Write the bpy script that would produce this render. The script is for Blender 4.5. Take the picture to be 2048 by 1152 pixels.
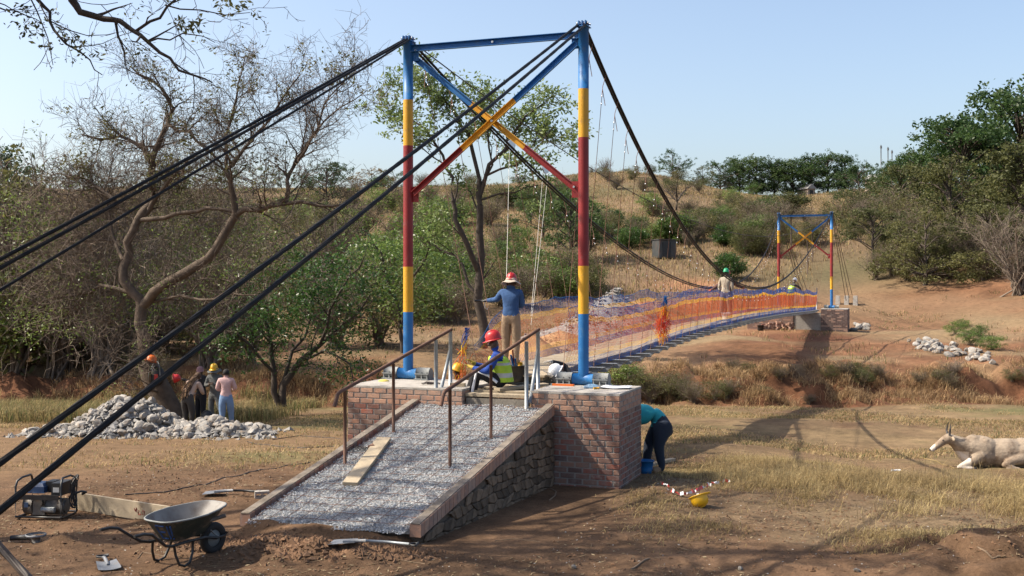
import bpy, math, random
import numpy as np
from mathutils import Vector, Matrix
random.seed(7); RS = np.random.RandomState(11)
pi = math.pi
for o in list(bpy.data.objects): bpy.data.objects.remove(o)
SC = bpy.context.scene
COL = SC.collection
# ------------------------------------------------------------------ camera
F = 2200.0; CAMZ = 3.02; HZ = 561.0
cd = bpy.data.cameras.new('camera'); cam = bpy.data.objects.new('camera', cd); COL.objects.link(cam)
cam.location = (0, 0, CAMZ); cam.rotation_euler = (pi/2, 0, 0)
cd.sensor_width = 36; cd.lens = 36*F/2048; cd.shift_y = -(576-HZ)/2048
cd.clip_start = 0.05; cd.clip_end = 3000
SC.camera = cam
# ------------------------------------------------------------------ light
SUN_EL = 47.0; HAZE = False
w = bpy.data.worlds.new('World'); SC.world = w; w.use_nodes = True
nt = w.node_tree; nt.nodes.clear()
wo = nt.nodes.new('ShaderNodeOutputWorld'); bg = nt.nodes.new('ShaderNodeBackground')
sky = nt.nodes.new('ShaderNodeTexSky'); sky.sky_type = 'NISHITA'; sky.sun_disc = False
sky.sun_elevation = math.radians(SUN_EL); sky.sun_rotation = math.radians(-90)
sky.altitude = 600; sky.air_density = 1.0; sky.dust_density = 5.2; sky.ozone_density = 0.3
nt.links.new(sky.outputs[0], bg.inputs[0]); bg.inputs[1].default_value = 0.15
nt.links.new(bg.outputs[0], wo.inputs[0])
sl = bpy.data.lights.new('sun', 'SUN'); so = bpy.data.objects.new('sun', sl); COL.objects.link(so)
sl.energy = 4.8; sl.angle = math.radians(0.55); sl.color = (1.0, 0.90, 0.75)
ld = Vector((math.cos(math.radians(SUN_EL)), 0.03, -math.sin(math.radians(SUN_EL))))
so.rotation_euler = ld.to_track_quat('-Z', 'Y').to_euler()
so.location = (-30, 10, 40)
SC.view_settings.view_transform = 'Standard'; SC.view_settings.look = 'None'
SC.view_settings.exposure = 0.70; SC.view_settings.gamma = 1.0; SC.view_settings.use_curve_mapping = False
SC.render.engine = 'CYCLES'
try:
    SC.cycles.max_bounces = 6; SC.cycles.transparent_max_bounces = 8
    SC.cycles.diffuse_bounces = 3; SC.cycles.caustics_reflective = False; SC.cycles.caustics_refractive = False
except Exception: pass
# ------------------------------------------------------------------ coordinates
UA, UB = 0.349, 0.937            # bridge direction u=(.349,.937) away; v=(.937,-.349) right
MX, MY = -0.307, 18.01
def W(a, b, z=0.0): return Vector((MX+UA*a+UB*b, MY+UB*a-UA*b, z))
BROT = -math.asin(UA)            # rotates local +Y onto u, local +X onto v
def PX(px, py, Y): return Vector(((px-1024)/F*Y, Y, CAMZ-(py-HZ)/F*Y))
def PZ(px, py, z):
    Y = (CAMZ-z)*F/(py-HZ); return Vector(((px-1024)/F*Y, Y, z))
# ------------------------------------------------------------------ noise + terrain
_LAT = RS.rand(256, 256)
def vnoise(x, y, s, seed=0):
    x = np.asarray(x, float)/s+seed*17.3+1000; y = np.asarray(y, float)/s+seed*7.7+1000
    xi = np.floor(x).astype(int); yi = np.floor(y).astype(int); fx = x-xi; fy = y-yi
    fx = fx*fx*(3-2*fx); fy = fy*fy*(3-2*fy)
    a = _LAT[xi & 255, yi & 255]; b = _LAT[(xi+1) & 255, yi & 255]; c = _LAT[xi & 255, (yi+1) & 255]; d = _LAT[(xi+1) & 255, (yi+1) & 255]
    return (a*(1-fx)+b*fx)*(1-fy)+(c*(1-fx)+d*fx)*fy-0.5
def sstep(a, b, x): t = np.clip((np.asarray(x, float)-a)/(b-a), 0, 1); return t*t*(3-2*t)
PY_ = [-60, 0, 3, 6, 9, 11.3, 16, 22, 31, 43.2, 43.9, 45.2, 47, 60, 66, 70, 80, 90, 100, 130, 200, 225, 300, 1500]
PZ_ = [2.2, 1.5, 1.05, .42, .08, 0, 0, -.45, -1.15, -1.9, -1.75, -.95, -.75, -.04, .0, .3, 1.5, 3.1, 5.0, 9.8, 19.6, 20.6, 20, 12]
def ter(x, y):
    x = np.asarray(x, float); y = np.asarray(y, float)
    wob = 1.4*vnoise(x, y*0, 9, 1)+0.7*vnoise(x, y, 2.6, 2)
    k = sstep(34, 42, y)*(1-sstep(50, 62, y))
    yy = y+wob*k*1.6
    h = np.interp(yy, PY_, PZ_)
    far = sstep(72, 120, y)
    h = h+3.4*np.exp(-((x-24)/15)**2)*sstep(140, 200, y)
    h = h+far*(3.0*vnoise(x, y, 38, 3)+1.2*vnoise(x, y, 13, 4))*(1-sstep(190, 240, y)*.4)
    h = h-0.33*sstep(4.5, 8, x)*sstep(15, 20, y)*(1-sstep(26, 34, y))
    # right hand side of the far ground climbs a little
    h = h+1.6*sstep(24, 42, x)*sstep(46, 62, y)*(1-sstep(90, 120, y))
    bankz = sstep(42, 43.5, yy)*(1-sstep(46, 50, yy))
    h = h+bankz*(0.75*vnoise(x, y*1.2, 1.3, 5)+.45*vnoise(x, y, .45, 16))
    h = h+sstep(46, 50, y)*(1-sstep(84, 92, y))*(.30*vnoise(x, y, 4.2, 17)+.16*vnoise(x, y, 1.2, 18))*np.where(np.abs(x-19) < 5, .35, 1)
    rough = 0.05*vnoise(x, y, 1.7, 6)+0.03*vnoise(x, y, .5, 7)
    midr = 0.16*vnoise(x, y, 4.5, 8)*sstep(19, 26, y)
    h = h+rough+midr+.035*vnoise(x, y, .24, 14)*(1-sstep(20, 26, y))+.05*np.minimum(0, vnoise(x, y, .33, 15)+.18)*(1-sstep(20, 26, y))
    # foreground details: spoil at the ramp foot, heap of soil in the right corner, small heap by the grinder
    def bump(cx, cy, r, hh, n=0.6): return hh*np.exp(-((x-cx)**2+(y-cy)**2)/(r*r))*(1+n*2*vnoise(x, y, .22, 9))
    h = h+bump(-2.75, 12.35, .5, .10)+bump(-2.0, 12.05, .45, .10)+bump(-1.35, 12.1, .4, .08)
    h = h+bump(5.1, 11.7, 1.1, .20)+bump(6.6, 11.3, 1.2, .25)+bump(-5.1, 12.6, .22, .10)
    # flatten below the ramp and piers
    a = (x-MX)*UA+(y-MY)*UB; b = (x-MX)*UB-(y-MY)*UA
    m = sstep(-5.5, -5.3, a)*(1-sstep(.3, .9, a))*sstep(-2.4, -1.9, b)*(1-sstep(2.5, 3.1, b))
    h = h*(1-m)+m*(-0.03)
    af = -5.50+.087*(b+1.2)
    h = h+.17*np.exp(-((a-af)/.17)**2)*sstep(-1.15, -.95, b)*(1-sstep(.85, 1.1, b))*(1+1.1*vnoise(x, y, .3, 19))
    return h
def T(x, y): return float(ter(x, y))
def G(px, py, lo=5.0, hi=230.0):
    """ground point seen at a picture position"""
    Y = lo; prev = None
    while Y < hi:
        p = PX(px, py, Y)
        if p.z <= T(p.x, p.y):
            if prev is None: return p
            A, B = prev, Y
            for _ in range(12):
                m = (A+B)/2; q = PX(px, py, m)
                if q.z <= T(q.x, q.y): B = m
                else: A = m
            q = PX(px, py, B); q.z = T(q.x, q.y); return q
        prev = Y; Y *= 1.012
    return None
# ------------------------------------------------------------------ mesh builder
class MB:
    def __init__(s): s.v = []; s.f = {}; s.n = 0; s.sm = {}
    def add(s, v, f, m=0, smooth=False):
        v = np.asarray(v, float).reshape(-1, 3); f = np.asarray(f, int)
        if len(f) == 0: return s
        s.f.setdefault((f.shape[1], m, smooth), []).append(f+s.n); s.v.append(v); s.n += len(v); return s
    def box(s, c, d, m=0, R=None, taper=None):
        x, y, z = [q/2 for q in d]
        v = np.array([[-x,-y,-z],[x,-y,-z],[x,y,-z],[-x,y,-z],[-x,-y,z],[x,-y,z],[x,y,z],[-x,y,z]])
        if taper: v[4:, :2] *= taper
        if R is not None: v = v@np.array(R).T
        return s.add(v+np.array(c), [[0,3,2,1],[4,5,6,7],[0,1,5,4],[1,2,6,5],[2,3,7,6],[3,0,4,7]], m)
    def hexa(s, pts, m=0):  # 8 pts bottom loop, top loop
        return s.add(pts, [[0,3,2,1],[4,5,6,7],[0,1,5,4],[1,2,6,5],[2,3,7,6],[3,0,4,7]], m)
    def tube(s, pts, r, n=6, m=0, cap=True, smooth=True, prof=None):
        P = np.asarray([tuple(p) for p in pts], float); k = len(P)
        r = np.full(k, r) if np.isscalar(r) else np.asarray(r, float)
        t = np.gradient(P, axis=0) if k > 2 else np.repeat((P[1:]-P[:1]), 2, 0)
        t /= np.linalg.norm(t, axis=1)[:, None]+1e-12
        up = np.array([0, 0, 1.0]) if abs(t[:, 2]).mean() < .9 else np.array([1.0, 0, 0])
        e1 = np.cross(t, up); e1 /= np.linalg.norm(e1, axis=1)[:, None]+1e-12
        e2 = np.cross(t, e1)
        an = np.arange(n)*2*pi/n
        rr = r[:, None]*np.ones(n) if prof is None else r[:, None]*prof(np.arange(k)[:, None], an[None, :])
        v = P[:, None, :]+rr[:, :, None]*(np.cos(an)[None, :, None]*e1[:, None, :]+np.sin(an)[None, :, None]*e2[:, None, :])
        i = np.arange(k-1)[:, None]*n; j = np.arange(n)[None, :]; j2 = (j+1) % n
        f = np.stack([i+j, i+j2, i+n+j2, i+n+j], -1).reshape(-1, 4)
        s.add(v.reshape(-1, 3), f, m, smooth)
        if cap and n <= 24:
            b = s.n-k*n
            s.f.setdefault((n, m, False), []).append(np.array([[b+q for q in range(n)]]))
            s.f.setdefault((n, m, False), []).append(np.array([[b+(k-1)*n+n-1-q for q in range(n)]]))
        return s
    def lathe(s, prof, c=(0,0,0), n=16, m=0, R=None, smooth=True, sx=1, sy=1):
        P = np.asarray(prof, float); k = len(P); an = np.arange(n)*2*pi/n
        v = np.stack([P[:, 0, None]*np.cos(an)*sx, P[:, 0, None]*np.sin(an)*sy, np.repeat(P[:, 1, None], n, 1)], -1).reshape(-1, 3)
        if R is not None: v = v@np.array(R).T
        i = np.arange(k-1)[:, None]*n; j = np.arange(n)[None, :]; j2 = (j+1) % n
        f = np.stack([i+j, i+j2, i+n+j2, i+n+j], -1).reshape(-1, 4)
        return s.add(v+np.array(c), f, m, smooth)
    def ball(s, c, r, m=0, n=10, k=6, R=None):
        r = (r, r, r) if np.isscalar(r) else r
        th = np.linspace(0.001, pi-0.001, k+1)
        an = np.arange(n)*2*pi/n
        v = np.stack([np.sin(th)[:, None]*np.cos(an)*r[0], np.sin(th)[:, None]*np.sin(an)*r[1], np.repeat(np.cos(th)[:, None], n, 1)*r[2]], -1).reshape(-1, 3)
        if R is not None: v = v@np.array(R).T
        i = np.arange(k)[:, None]*n; j = np.arange(n)[None, :]; j2 = (j+1) % n
        f = np.stack([i+j2, i+j, i+n+j, i+n+j2], -1).reshape(-1, 4)
        return s.add(v+np.array(c), f, m, True)
    def prism(s, outline, t, m=0, R=None, c=(0,0,0)):   # outline in xy, thickness along z
        o = np.asarray(outline, float); k = len(o)
        v = np.concatenate([np.c_[o, np.full(k, -t/2)], np.c_[o, np.full(k, t/2)]])
        if R is not None: v = v@np.array(R).T
        v = v+np.array(c)
        b = s.n
        s.add(v, [[i, (i+1) % k, k+(i+1) % k, k+i] for i in range(k)], m)
        s.f.setdefault((k, m, False), []).append(np.array([[b+q for q in range(k-1, -1, -1)]]))
        s.f.setdefault((k, m, False), []).append(np.array([[b+k+q for q in range(k)]]))
        return s
    def mesh(s, name, mats):
        me = bpy.data.meshes.new(name)
        V = np.concatenate(s.v) if s.v else np.zeros((0, 3))
        li = []; st = []; mi = []; smo = []; tot = 0
        for (k, m, sh), L in s.f.items():
            f = np.concatenate(L); li.append(f.ravel()); st.append(tot+np.arange(len(f))*k); tot += f.size
            mi.append(np.full(len(f), m)); smo.append(np.full(len(f), sh))
        li = np.concatenate(li); st = np.concatenate(st); mi = np.concatenate(mi); smo = np.concatenate(smo)
        me.vertices.add(len(V)); me.vertices.foreach_set('co', V.astype(np.float32).ravel())
        me.loops.add(len(li)); me.loops.foreach_set('vertex_index', li.astype(np.int32))
        me.polygons.add(len(st)); me.polygons.foreach_set('loop_start', st.astype(np.int32))
        me.polygons.foreach_set('material_index', mi.astype(np.int32)); me.polygons.foreach_set('use_smooth', smo.astype(bool))
        for q in (mats if isinstance(mats, (list, tuple)) else [mats]): me.materials.append(q)
        me.update(calc_edges=True); me.validate()
        return me
    def build(s, name, mats, parent=None, loc=None, rz=0): return obj(name, s.mesh(name, mats), parent, loc, rz)
def obj(name, me, parent=None, loc=None, rz=0):
    o = bpy.data.objects.new(name, me); COL.objects.link(o)
    if parent is not None: o.parent = parent
    if loc is not None: o.location = loc
    if rz: o.rotation_euler = (0, 0, rz)
    return o
def tag(o, label=None, cat=None, group=None, kind=None):
    if label: o['label'] = label
    if cat: o['category'] = cat
    if group: o['group'] = group
    if kind: o['kind'] = kind
    return o
def thing(name, label, cat, loc=(0,0,0), rz=0, group=None):
    o = bpy.data.objects.new(name, None); COL.objects.link(o); o.empty_display_size = .1
    o.location = loc; o.rotation_euler = (0, 0, rz); return tag(o, label, cat, group)
def rotm(axis, ang): return np.array(Matrix.Rotation(ang, 3, axis))
def look(d, up=(0,0,1)):  # matrix whose x axis is d
    x = Vector(d).normalized(); y = Vector(up).cross(x).normalized(); z = x.cross(y)
    return np.array([[x[i], y[i], z[i]] for i in range(3)])
# ------------------------------------------------------------------ materials
KD = .82
def new_mat(name):
    m = bpy.data.materials.new(name); m.use_nodes = True; n = m.node_tree.nodes; l = m.node_tree.links
    return m, n, l, n['Principled BSDF']
def ramp(n, stops):
    r = n.new('ShaderNodeValToRGB'); e = r.color_ramp.elements
    while len(e) < len(stops): e.new(0.5)
    for q, (p, c) in zip(e, stops): q.position = p; q.color = (*c, 1)
    return r
def mat(name, col, rough=.8, metal=0, var=.18, scale=6, bump=0, bscale=40, obj_rand=0, coat=0, dirt=None, dscale=2.5, dth=.55):
    """base colour with fine variation, optional per-object random tone, grime patches and relief"""
    m, n, l, b = new_mat(name)
    tc = n.new('ShaderNodeTexCoord'); nz = n.new('ShaderNodeTexNoise'); nz.inputs['Scale'].default_value = scale; nz.inputs['Detail'].default_value = 6
    l.new(tc.outputs['Object'], nz.inputs['Vector'])
    c = np.array(col)*KD
    if dirt is not None: dirt = tuple(np.array(dirt)*KD)
    r = ramp(n, [(.25, tuple(c*(1-var))), (.5, tuple(c)), (.78, tuple(np.minimum(c*(1+var), .95)))])
    l.new(nz.outputs[0], r.inputs[0]); out = r.outputs[0]
    if obj_rand:
        oi = n.new('ShaderNodeObjectInfo'); hs = n.new('ShaderNodeHueSaturation')
        mr = n.new('ShaderNodeMapRange'); mr.inputs[3].default_value = 1-obj_rand; mr.inputs[4].default_value = 1+obj_rand
        l.new(oi.outputs['Random'], mr.inputs[0]); l.new(mr.outputs[0], hs.inputs['Value']); l.new(out, hs.inputs['Color']); out = hs.outputs[0]
    if dirt is not None:
        n2 = n.new('ShaderNodeTexNoise'); n2.inputs['Scale'].default_value = dscale; n2.inputs['Detail'].default_value = 9; n2.inputs['Roughness'].default_value = .7
        l.new(tc.outputs['Object'], n2.inputs['Vector'])
        rr = ramp(n, [(dth, (0,0,0)), (min(dth+.18, 1), (1,1,1))]); l.new(n2.outputs[0], rr.inputs[0])
        mx = n.new('ShaderNodeMixRGB'); l.new(rr.outputs[0], mx.inputs[0]); l.new(out, mx.inputs[1]); mx.inputs[2].default_value = (*dirt, 1); out = mx.outputs[0]
    l.new(out, b.inputs['Base Color'])
    b.inputs['Roughness'].default_value = rough; b.inputs['Metallic'].default_value = metal
    if coat: b.inputs['Coat Weight'].default_value = coat
    if bump:
        n3 = n.new('ShaderNodeTexNoise'); n3.inputs['Scale'].default_value = bscale; n3.inputs['Detail'].default_value = 5
        l.new(tc.outputs['Object'], n3.inputs['Vector'])
        bp = n.new('ShaderNodeBump'); bp.inputs['Strength'].default_value = bump; bp.inputs['Distance'].default_value = .02
        l.new(n3.outputs[0], bp.inputs['Height']); l.new(bp.outputs[0], b.inputs['Normal'])
    return m
def leafmat(name, c1, c2, c3, scale=.8, trans=.42, rough=.5, rnd=.2):
    m, n, l, b = new_mat(name)
    g = n.new('ShaderNodeNewGeometry'); nz = n.new('ShaderNodeTexNoise'); nz.inputs['Scale'].default_value = scale; nz.inputs['Detail'].default_value = 3
    l.new(g.outputs['Position'], nz.inputs['Vector'])
    wn = n.new('ShaderNodeMath'); wn.operation = 'MULTIPLY_ADD'; wn.inputs[1].default_value = .35; l.new(g.outputs['Random Per Island'], wn.inputs[0])
    ad = n.new('ShaderNodeMath'); ad.operation = 'ADD'; wn.inputs[2].default_value = -.17
    l.new(nz.outputs[0], ad.inputs[0]); l.new(wn.outputs[0], ad.inputs[1])
    r = ramp(n, [(.3, c1), (.5, c2), (.72, c3)]); l.new(ad.outputs[0], r.inputs[0])
    oi = n.new('ShaderNodeObjectInfo'); hs = n.new('ShaderNodeHueSaturation')
    mr = n.new('ShaderNodeMapRange'); mr.inputs[3].default_value = 1-rnd; mr.inputs[4].default_value = 1+rnd
    l.new(oi.outputs['Random'], mr.inputs[0]); l.new(mr.outputs[0], hs.inputs['Value'])
    mh = n.new('ShaderNodeMapRange'); mh.inputs[3].default_value = .5+.02; mh.inputs[4].default_value = .5-.02
    l.new(oi.outputs['Random'], mh.inputs[0]); l.new(mh.outputs[0], hs.inputs['Hue']); l.new(r.outputs[0], hs.inputs['Color'])
    l.new(hs.outputs[0], b.inputs['Base Color']); b.inputs['Roughness'].default_value = rough
    b.inputs['Specular IOR Level'].default_value = .35
    if trans:
        t = n.new('ShaderNodeBsdfTranslucent'); mix = n.new('ShaderNodeMixShader'); mix.inputs[0].default_value = trans
        l.new(hs.outputs[0], t.inputs['Color']); l.new(b.outputs[0], mix.inputs[1]); l.new(t.outputs[0], mix.inputs[2])
        l.new(mix.outputs[0], n['Material Output'].inputs['Surface'])
    return m
M = {}
M['blue'] = mat('blue_paint', (.010,.15,.42), .5, var=.16, scale=3, dirt=(.09,.19,.31), dscale=6, dth=.54, bump=.08, bscale=90)
M['yellow'] = mat('yellow_paint', (.72,.37,.016), .52, var=.12, scale=3, dirt=(.46,.27,.06), dscale=7, dth=.54, bump=.08, bscale=90)
M['red'] = mat('red_paint', (.27,.014,.016), .52, var=.18, scale=3, dirt=(.19,.05,.045), dscale=6, dth=.54, bump=.08, bscale=90)
M['galv'] = mat('galvanised_steel', (.34,.37,.39), .5, .55, var=.15, scale=8, dirt=(.22,.22,.2), dscale=6)
M['steel'] = mat('grey_steel', (.25,.265,.265), .7, .1, var=.2, scale=9, dirt=(.22,.17,.12), dscale=9)
M['zinc'] = mat('bright_zinc', (.75,.77,.8), .3, .7, var=.1)
M['rust'] = mat('brown_rusty_pipe', (.135,.066,.042), .68, .2, var=.25, scale=12, dirt=(.06,.035,.025), dscale=9, bump=.25, bscale=120)
M['rebar'] = mat('rusty_rod', (.22,.11,.075), .8, .1, var=.3, scale=20)
M['cable'] = mat('black_greased_cable', (.012,.011,.011), .5, 0, var=.4, scale=30, bump=.2, bscale=150)
M['cable'].node_tree.nodes['Principled BSDF'].inputs['Specular IOR Level'].default_value = .15
M['cablebrown'] = mat('brown_wire_rope', (.045,.032,.026), .6, .1, var=.4, scale=30)
M['rope'] = mat('white_rope', (.55,.53,.48), .8)
M['concrete'] = mat('pale_concrete', (.43,.40,.36), .9, var=.14, scale=7, dirt=(.28,.25,.21), dscale=4, dth=.5, bump=.3, bscale=60)
M['mortar'] = mat('grey_mortar', (.30,.28,.255), .95, var=.2, scale=14, bump=.4, bscale=90)
def brickmat(name, stops, dark=.5):
    m, n, l, b = new_mat(name)
    oi = n.new('ShaderNodeObjectInfo'); r = ramp(n, stops); r.color_ramp.interpolation = 'LINEAR'
    l.new(oi.outputs['Random'], r.inputs[0])
    tc = n.new('ShaderNodeTexCoord'); nz = n.new('ShaderNodeTexNoise'); nz.inputs['Scale'].default_value = 9; nz.inputs['Detail'].default_value = 8; nz.inputs['Roughness'].default_value = .7
    g = n.new('ShaderNodeNewGeometry'); l.new(g.outputs['Position'], nz.inputs['Vector'])
    rr = ramp(n, [(.42, (0,0,0)), (.75, (1,1,1))]); l.new(nz.outputs[0], rr.inputs[0])
    mx = n.new('ShaderNodeMixRGB'); l.new(rr.outputs[0], mx.inputs[0]); l.new(r.outputs[0], mx.inputs[1]); mx.inputs[2].default_value = (.19, .155, .14, 1)
    # mortar smears
    n3 = n.new('ShaderNodeTexNoise'); n3.inputs['Scale'].default_value = 2.6; n3.inputs['Detail'].default_value = 10; n3.inputs['Roughness'].default_value = .75
    l.new(g.outputs['Position'], n3.inputs['Vector']); r3 = ramp(n, [(.60, (0,0,0)), (.70, (1,1,1))]); l.new(n3.outputs[0], r3.inputs[0])
    m2 = n.new('ShaderNodeMixRGB'); l.new(r3.outputs[0], m2.inputs[0]); l.new(mx.outputs[0], m2.inputs[1]); m2.inputs[2].default_value = (.33,.29,.25,1)
    l.new(m2.outputs[0], b.inputs['Base Color']); b.inputs['Roughness'].default_value = .9
    n2 = n.new('ShaderNodeTexNoise'); n2.inputs['Scale'].default_value = 80; l.new(g.outputs['Position'], n2.inputs['Vector'])
    bp = n.new('ShaderNodeBump'); bp.inputs['Strength'].default_value = .4; bp.inputs['Distance'].default_value = .01; l.new(n2.outputs[0], bp.inputs['Height']); l.new(bp.outputs[0], b.inputs['Normal'])
    return m
M['brick'] = brickmat('clay_brick', [(0, (.27,.092,.058)), (.25, (.165,.062,.045)), (.5, (.22,.125,.088)), (.75, (.095,.058,.052)), (1, (.30,.155,.098))])
M['brickpale'] = brickmat('pale_clay_brick', [(0, (.46,.28,.19)), (.5, (.38,.20,.13)), (1, (.36,.25,.19))])
M['stone'] = mat('wall_stone', (.165,.115,.075), .95, var=.5, scale=5, obj_rand=.5, bump=.5, bscale=25, dirt=(.10,.085,.07), dscale=5)
M['rock'] = mat('pale_rock', (.32,.305,.28), .9, var=.35, scale=3, obj_rand=.38, bump=.5, bscale=14, dirt=(.26,.19,.13), dscale=1.6, dth=.48)
M['gravel'] = mat('grey_gravel', (.40,.42,.43), .9, var=.45, scale=26)
M['wood'] = mat('pale_timber', (.38,.31,.215), .8, var=.2, scale=4, bump=.2, bscale=30, obj_rand=.15, dirt=(.27,.20,.12), dscale=4)
M['woodgrey'] = mat('weathered_timber', (.26,.23,.19), .85, var=.25, scale=6, obj_rand=.2, bump=.3, bscale=30)
M['black'] = mat('black_plastic', (.018,.018,.019), .5)
M['rubber'] = mat('black_rubber', (.025,.023,.022), .8, bump=.3, bscale=60)
M['bark'] = mat('grey_brown_bark', (.115,.084,.060), .95, var=.4, scale=5, bump=.8, bscale=18)
M['barkdark'] = mat('dark_bark', (.075,.057,.044), .95, var=.35, scale=5, bump=.8, bscale=18)
M['twig'] = mat('pale_twig', (.19,.15,.115), .95, var=.3, scale=2)
M['twigbrown'] = mat('brown_twig', (.185,.14,.105), .95, var=.3, scale=2)
M['leaf_dark'] = leafmat('dark_glossy_leaves', (.026,.055,.012), (.055,.105,.022), (.10,.17,.038), rough=.35)
M['leaf_bright'] = leafmat('fresh_green_leaves', (.055,.095,.020), (.11,.17,.036), (.19,.26,.065), rough=.4)
M['leaf_olive'] = leafmat('olive_leaves', (.060,.066,.020), (.10,.103,.034), (.16,.155,.055), rough=.6)
M['leaf_pale'] = leafmat('pale_spring_leaves', (.12,.165,.045), (.19,.245,.075), (.28,.33,.12), rough=.5, trans=.4)
M['leaf_deep'] = leafmat('deep_green_crown', (.020,.046,.013), (.038,.078,.021), (.07,.115,.033), scale=.35, rough=.5)
M['straw'] = leafmat('dry_straw', (.27,.18,.085), (.41,.29,.14), (.54,.41,.215), scale=.5, rough=.8, rnd=.1)
M['strawdark'] = leafmat('brown_dry_growth', (.14,.092,.048), (.235,.16,.083), (.34,.245,.13), scale=.6, rough=.85)
M['grass'] = leafmat('short_green_grass', (.075,.10,.03), (.13,.15,.05), (.22,.21,.085), scale=.7, rough=.7, rnd=.1)
# ================================================================== GROUND
def lerp(a, b, t): return a*(1-t)+b*t
def terrain():
    ys = np.concatenate([np.linspace(-60, 4, 14)[:-1], np.linspace(4, 10.5, 30)[:-1], 10.5*np.exp(np.linspace(0, np.log(60/10.5), 420))[:-1], 60*np.exp(np.linspace(0, np.log(240/60), 130))[:-1], np.linspace(240, 1400, 24)])
    ss = np.linspace(-1, 1, 420); ss = np.sign(ss)*(.75*np.abs(ss)+.25*np.abs(ss)**3)
    Y, S = np.meshgrid(ys, ss, indexing='ij'); X = S*(10+.72*np.maximum(Y, 6)); Z = ter(X, Y)
    ny, nx = X.shape
    V = np.stack([X, Y, Z], -1).reshape(-1, 3)
    i = np.arange(ny-1)[:, None]*nx; j = np.arange(nx-1)[None, :]
    f = np.stack([i+j, i+j+1, i+nx+j+1, i+nx+j], -1).reshape(-1, 4)
    mb = MB(); mb.add(V, f, 0, True)
    m, n, l, b = new_mat('ground_soil_and_dry_grass')
    at = n.new('ShaderNodeAttribute'); at.attribute_name = 'soil'; at.attribute_type = 'GEOMETRY'
    g = n.new('ShaderNodeNewGeometry')
    def nz(s, d=6, ro=.6):
        q = n.new('ShaderNodeTexNoise'); q.inputs['Scale'].default_value = s; q.inputs['Detail'].default_value = d; q.inputs['Roughness'].default_value = ro
        l.new(g.outputs['Position'], q.inputs['Vector']); return q
    n1 = nz(3.2, 10, .72); r1 = ramp(n, [(.28, (.55,.53,.5)), (.5, (1,1,1)), (.74, (1.0,1.0,1.0))]); r1.color_ramp.elements[2].color = (1.35,1.33,1.3,1); l.new(n1.outputs[0], r1.inputs[0])
    mx = n.new('ShaderNodeMixRGB'); mx.blend_type = 'MULTIPLY'; mx.inputs[0].default_value = 1; l.new(at.outputs['Color'], mx.inputs[1]); l.new(r1.outputs[0], mx.inputs[2])
    n2 = nz(28, 5, .7); r2 = ramp(n, [(.34, (.62,.6,.58)), (.55, (1,1,1)), (.8, (1.3,1.3,1.3))]); r2.color_ramp.elements[2].color = (1.3,1.3,1.28,1); l.new(n2.outputs[0], r2.inputs[0])
    m2 = n.new('ShaderNodeMixRGB'); m2.blend_type = 'MULTIPLY'; m2.inputs[0].default_value = .8; l.new(mx.outputs[0], m2.inputs[1]); l.new(r2.outputs[0], m2.inputs[2])
    l.new(m2.outputs[0], b.inputs['Base Color']); b.inputs['Roughness'].default_value = 1; b.inputs['Specular IOR Level'].default_value = .15
    n3 = nz(9, 10, .75); bp = n.new('ShaderNodeBump'); bp.inputs['Strength'].default_value = .55; bp.inputs['Distance'].default_value = .06
    l.new(n3.outputs[0], bp.inputs['Height'])
    n4 = nz(60, 3, .6); bp2 = n.new('ShaderNodeBump'); bp2.inputs['Strength'].default_value = .5; bp2.inputs['Distance'].default_value = .012; l.new(n4.outputs[0], bp2.inputs['Height']); l.new(bp.outputs[0], bp2.inputs['Normal'])
    l.new(bp2.outputs[0], b.inputs['Normal'])
    me = mb.mesh('ground', m)
    x, y = V[:, 0], V[:, 1]
    def c(*q): return np.array(q)[None, :]
    N = lambda s, sd: vnoise(x, y, s, sd)[:, None]
    col = c(.185,.112,.066)*(1+.5*N(1.3, 21)+.5*N(.4, 22))
    def mixin(colr, wgt):
        nonlocal col
        wgt = np.clip(wgt, 0, 1).reshape(-1, 1); col = col*(1-wgt)+colr*wgt
    straw = c(.285,.20,.11); green = c(.17,.175,.07); red = c(.255,.130,.070); redd = c(.19,.088,.048); hill = c(.235,.165,.10)
    n5 = vnoise(x, y, 2.3, 23)+.6*vnoise(x, y, .7, 24)
    # right foreground grass litter
    wr = sstep(1.0, 2.4, x)*sstep(11.9, 12.9, y+.6*n5)*(1-sstep(18, 20, y)*(1-sstep(3, 6, x)))
    mixin(c(.26,.185,.11), wr*np.clip(.75+1.2*n5, 0, 1))
    flat = sstep(19, 22, y)*(1-sstep(43, 45, y))
    mixin(straw*(1+.5*N(.9, 25)+.45*N(.33, 45)), flat*np.clip(.75+1.1*n5, 0, 1))
    mixin(green, flat*np.clip(1.5*vnoise(x, y, 3.1, 26)+.9*vnoise(x, y, .9, 27), 0, .8))
    mixin(c(.27,.17,.095), flat*np.clip(2.4*vnoise(x, y, 5, 28)-.1, 0, .8)*(1-sstep(6, 10, x)*.5))
    left = (1-sstep(-8, -4, x))
    mixin(c(.25,.16,.09), left*sstep(16, 19, y)*(1-sstep(29, 33, y)))
    # eroded bank, red far ground, hillside
    bank = sstep(42, 43.3, y+.8*n5)*(1-sstep(45.5, 47.5, y))
    mixin(redd*(1+.6*N(.5, 29)), bank)
    yR = y-9*sstep(16, 30, x)
    farw = sstep(45.5, 47.5, y)*(1-sstep(70, 84, yR+6*vnoise(x, y, 9, 30)))
    mixin(red*(1+.5*N(4, 31)+.5*N(1.2, 32)+.4*N(.5, 46)), farw)
    mixin(c(.29,.18,.105), farw*np.clip(2.6*vnoise(x, y, 6, 33), 0, .8))
    mixin(c(.20,.088,.05), farw*np.clip(3*vnoise(x, y*1.6, 5, 34)-.35, 0, .8)*(y < 62))
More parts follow.
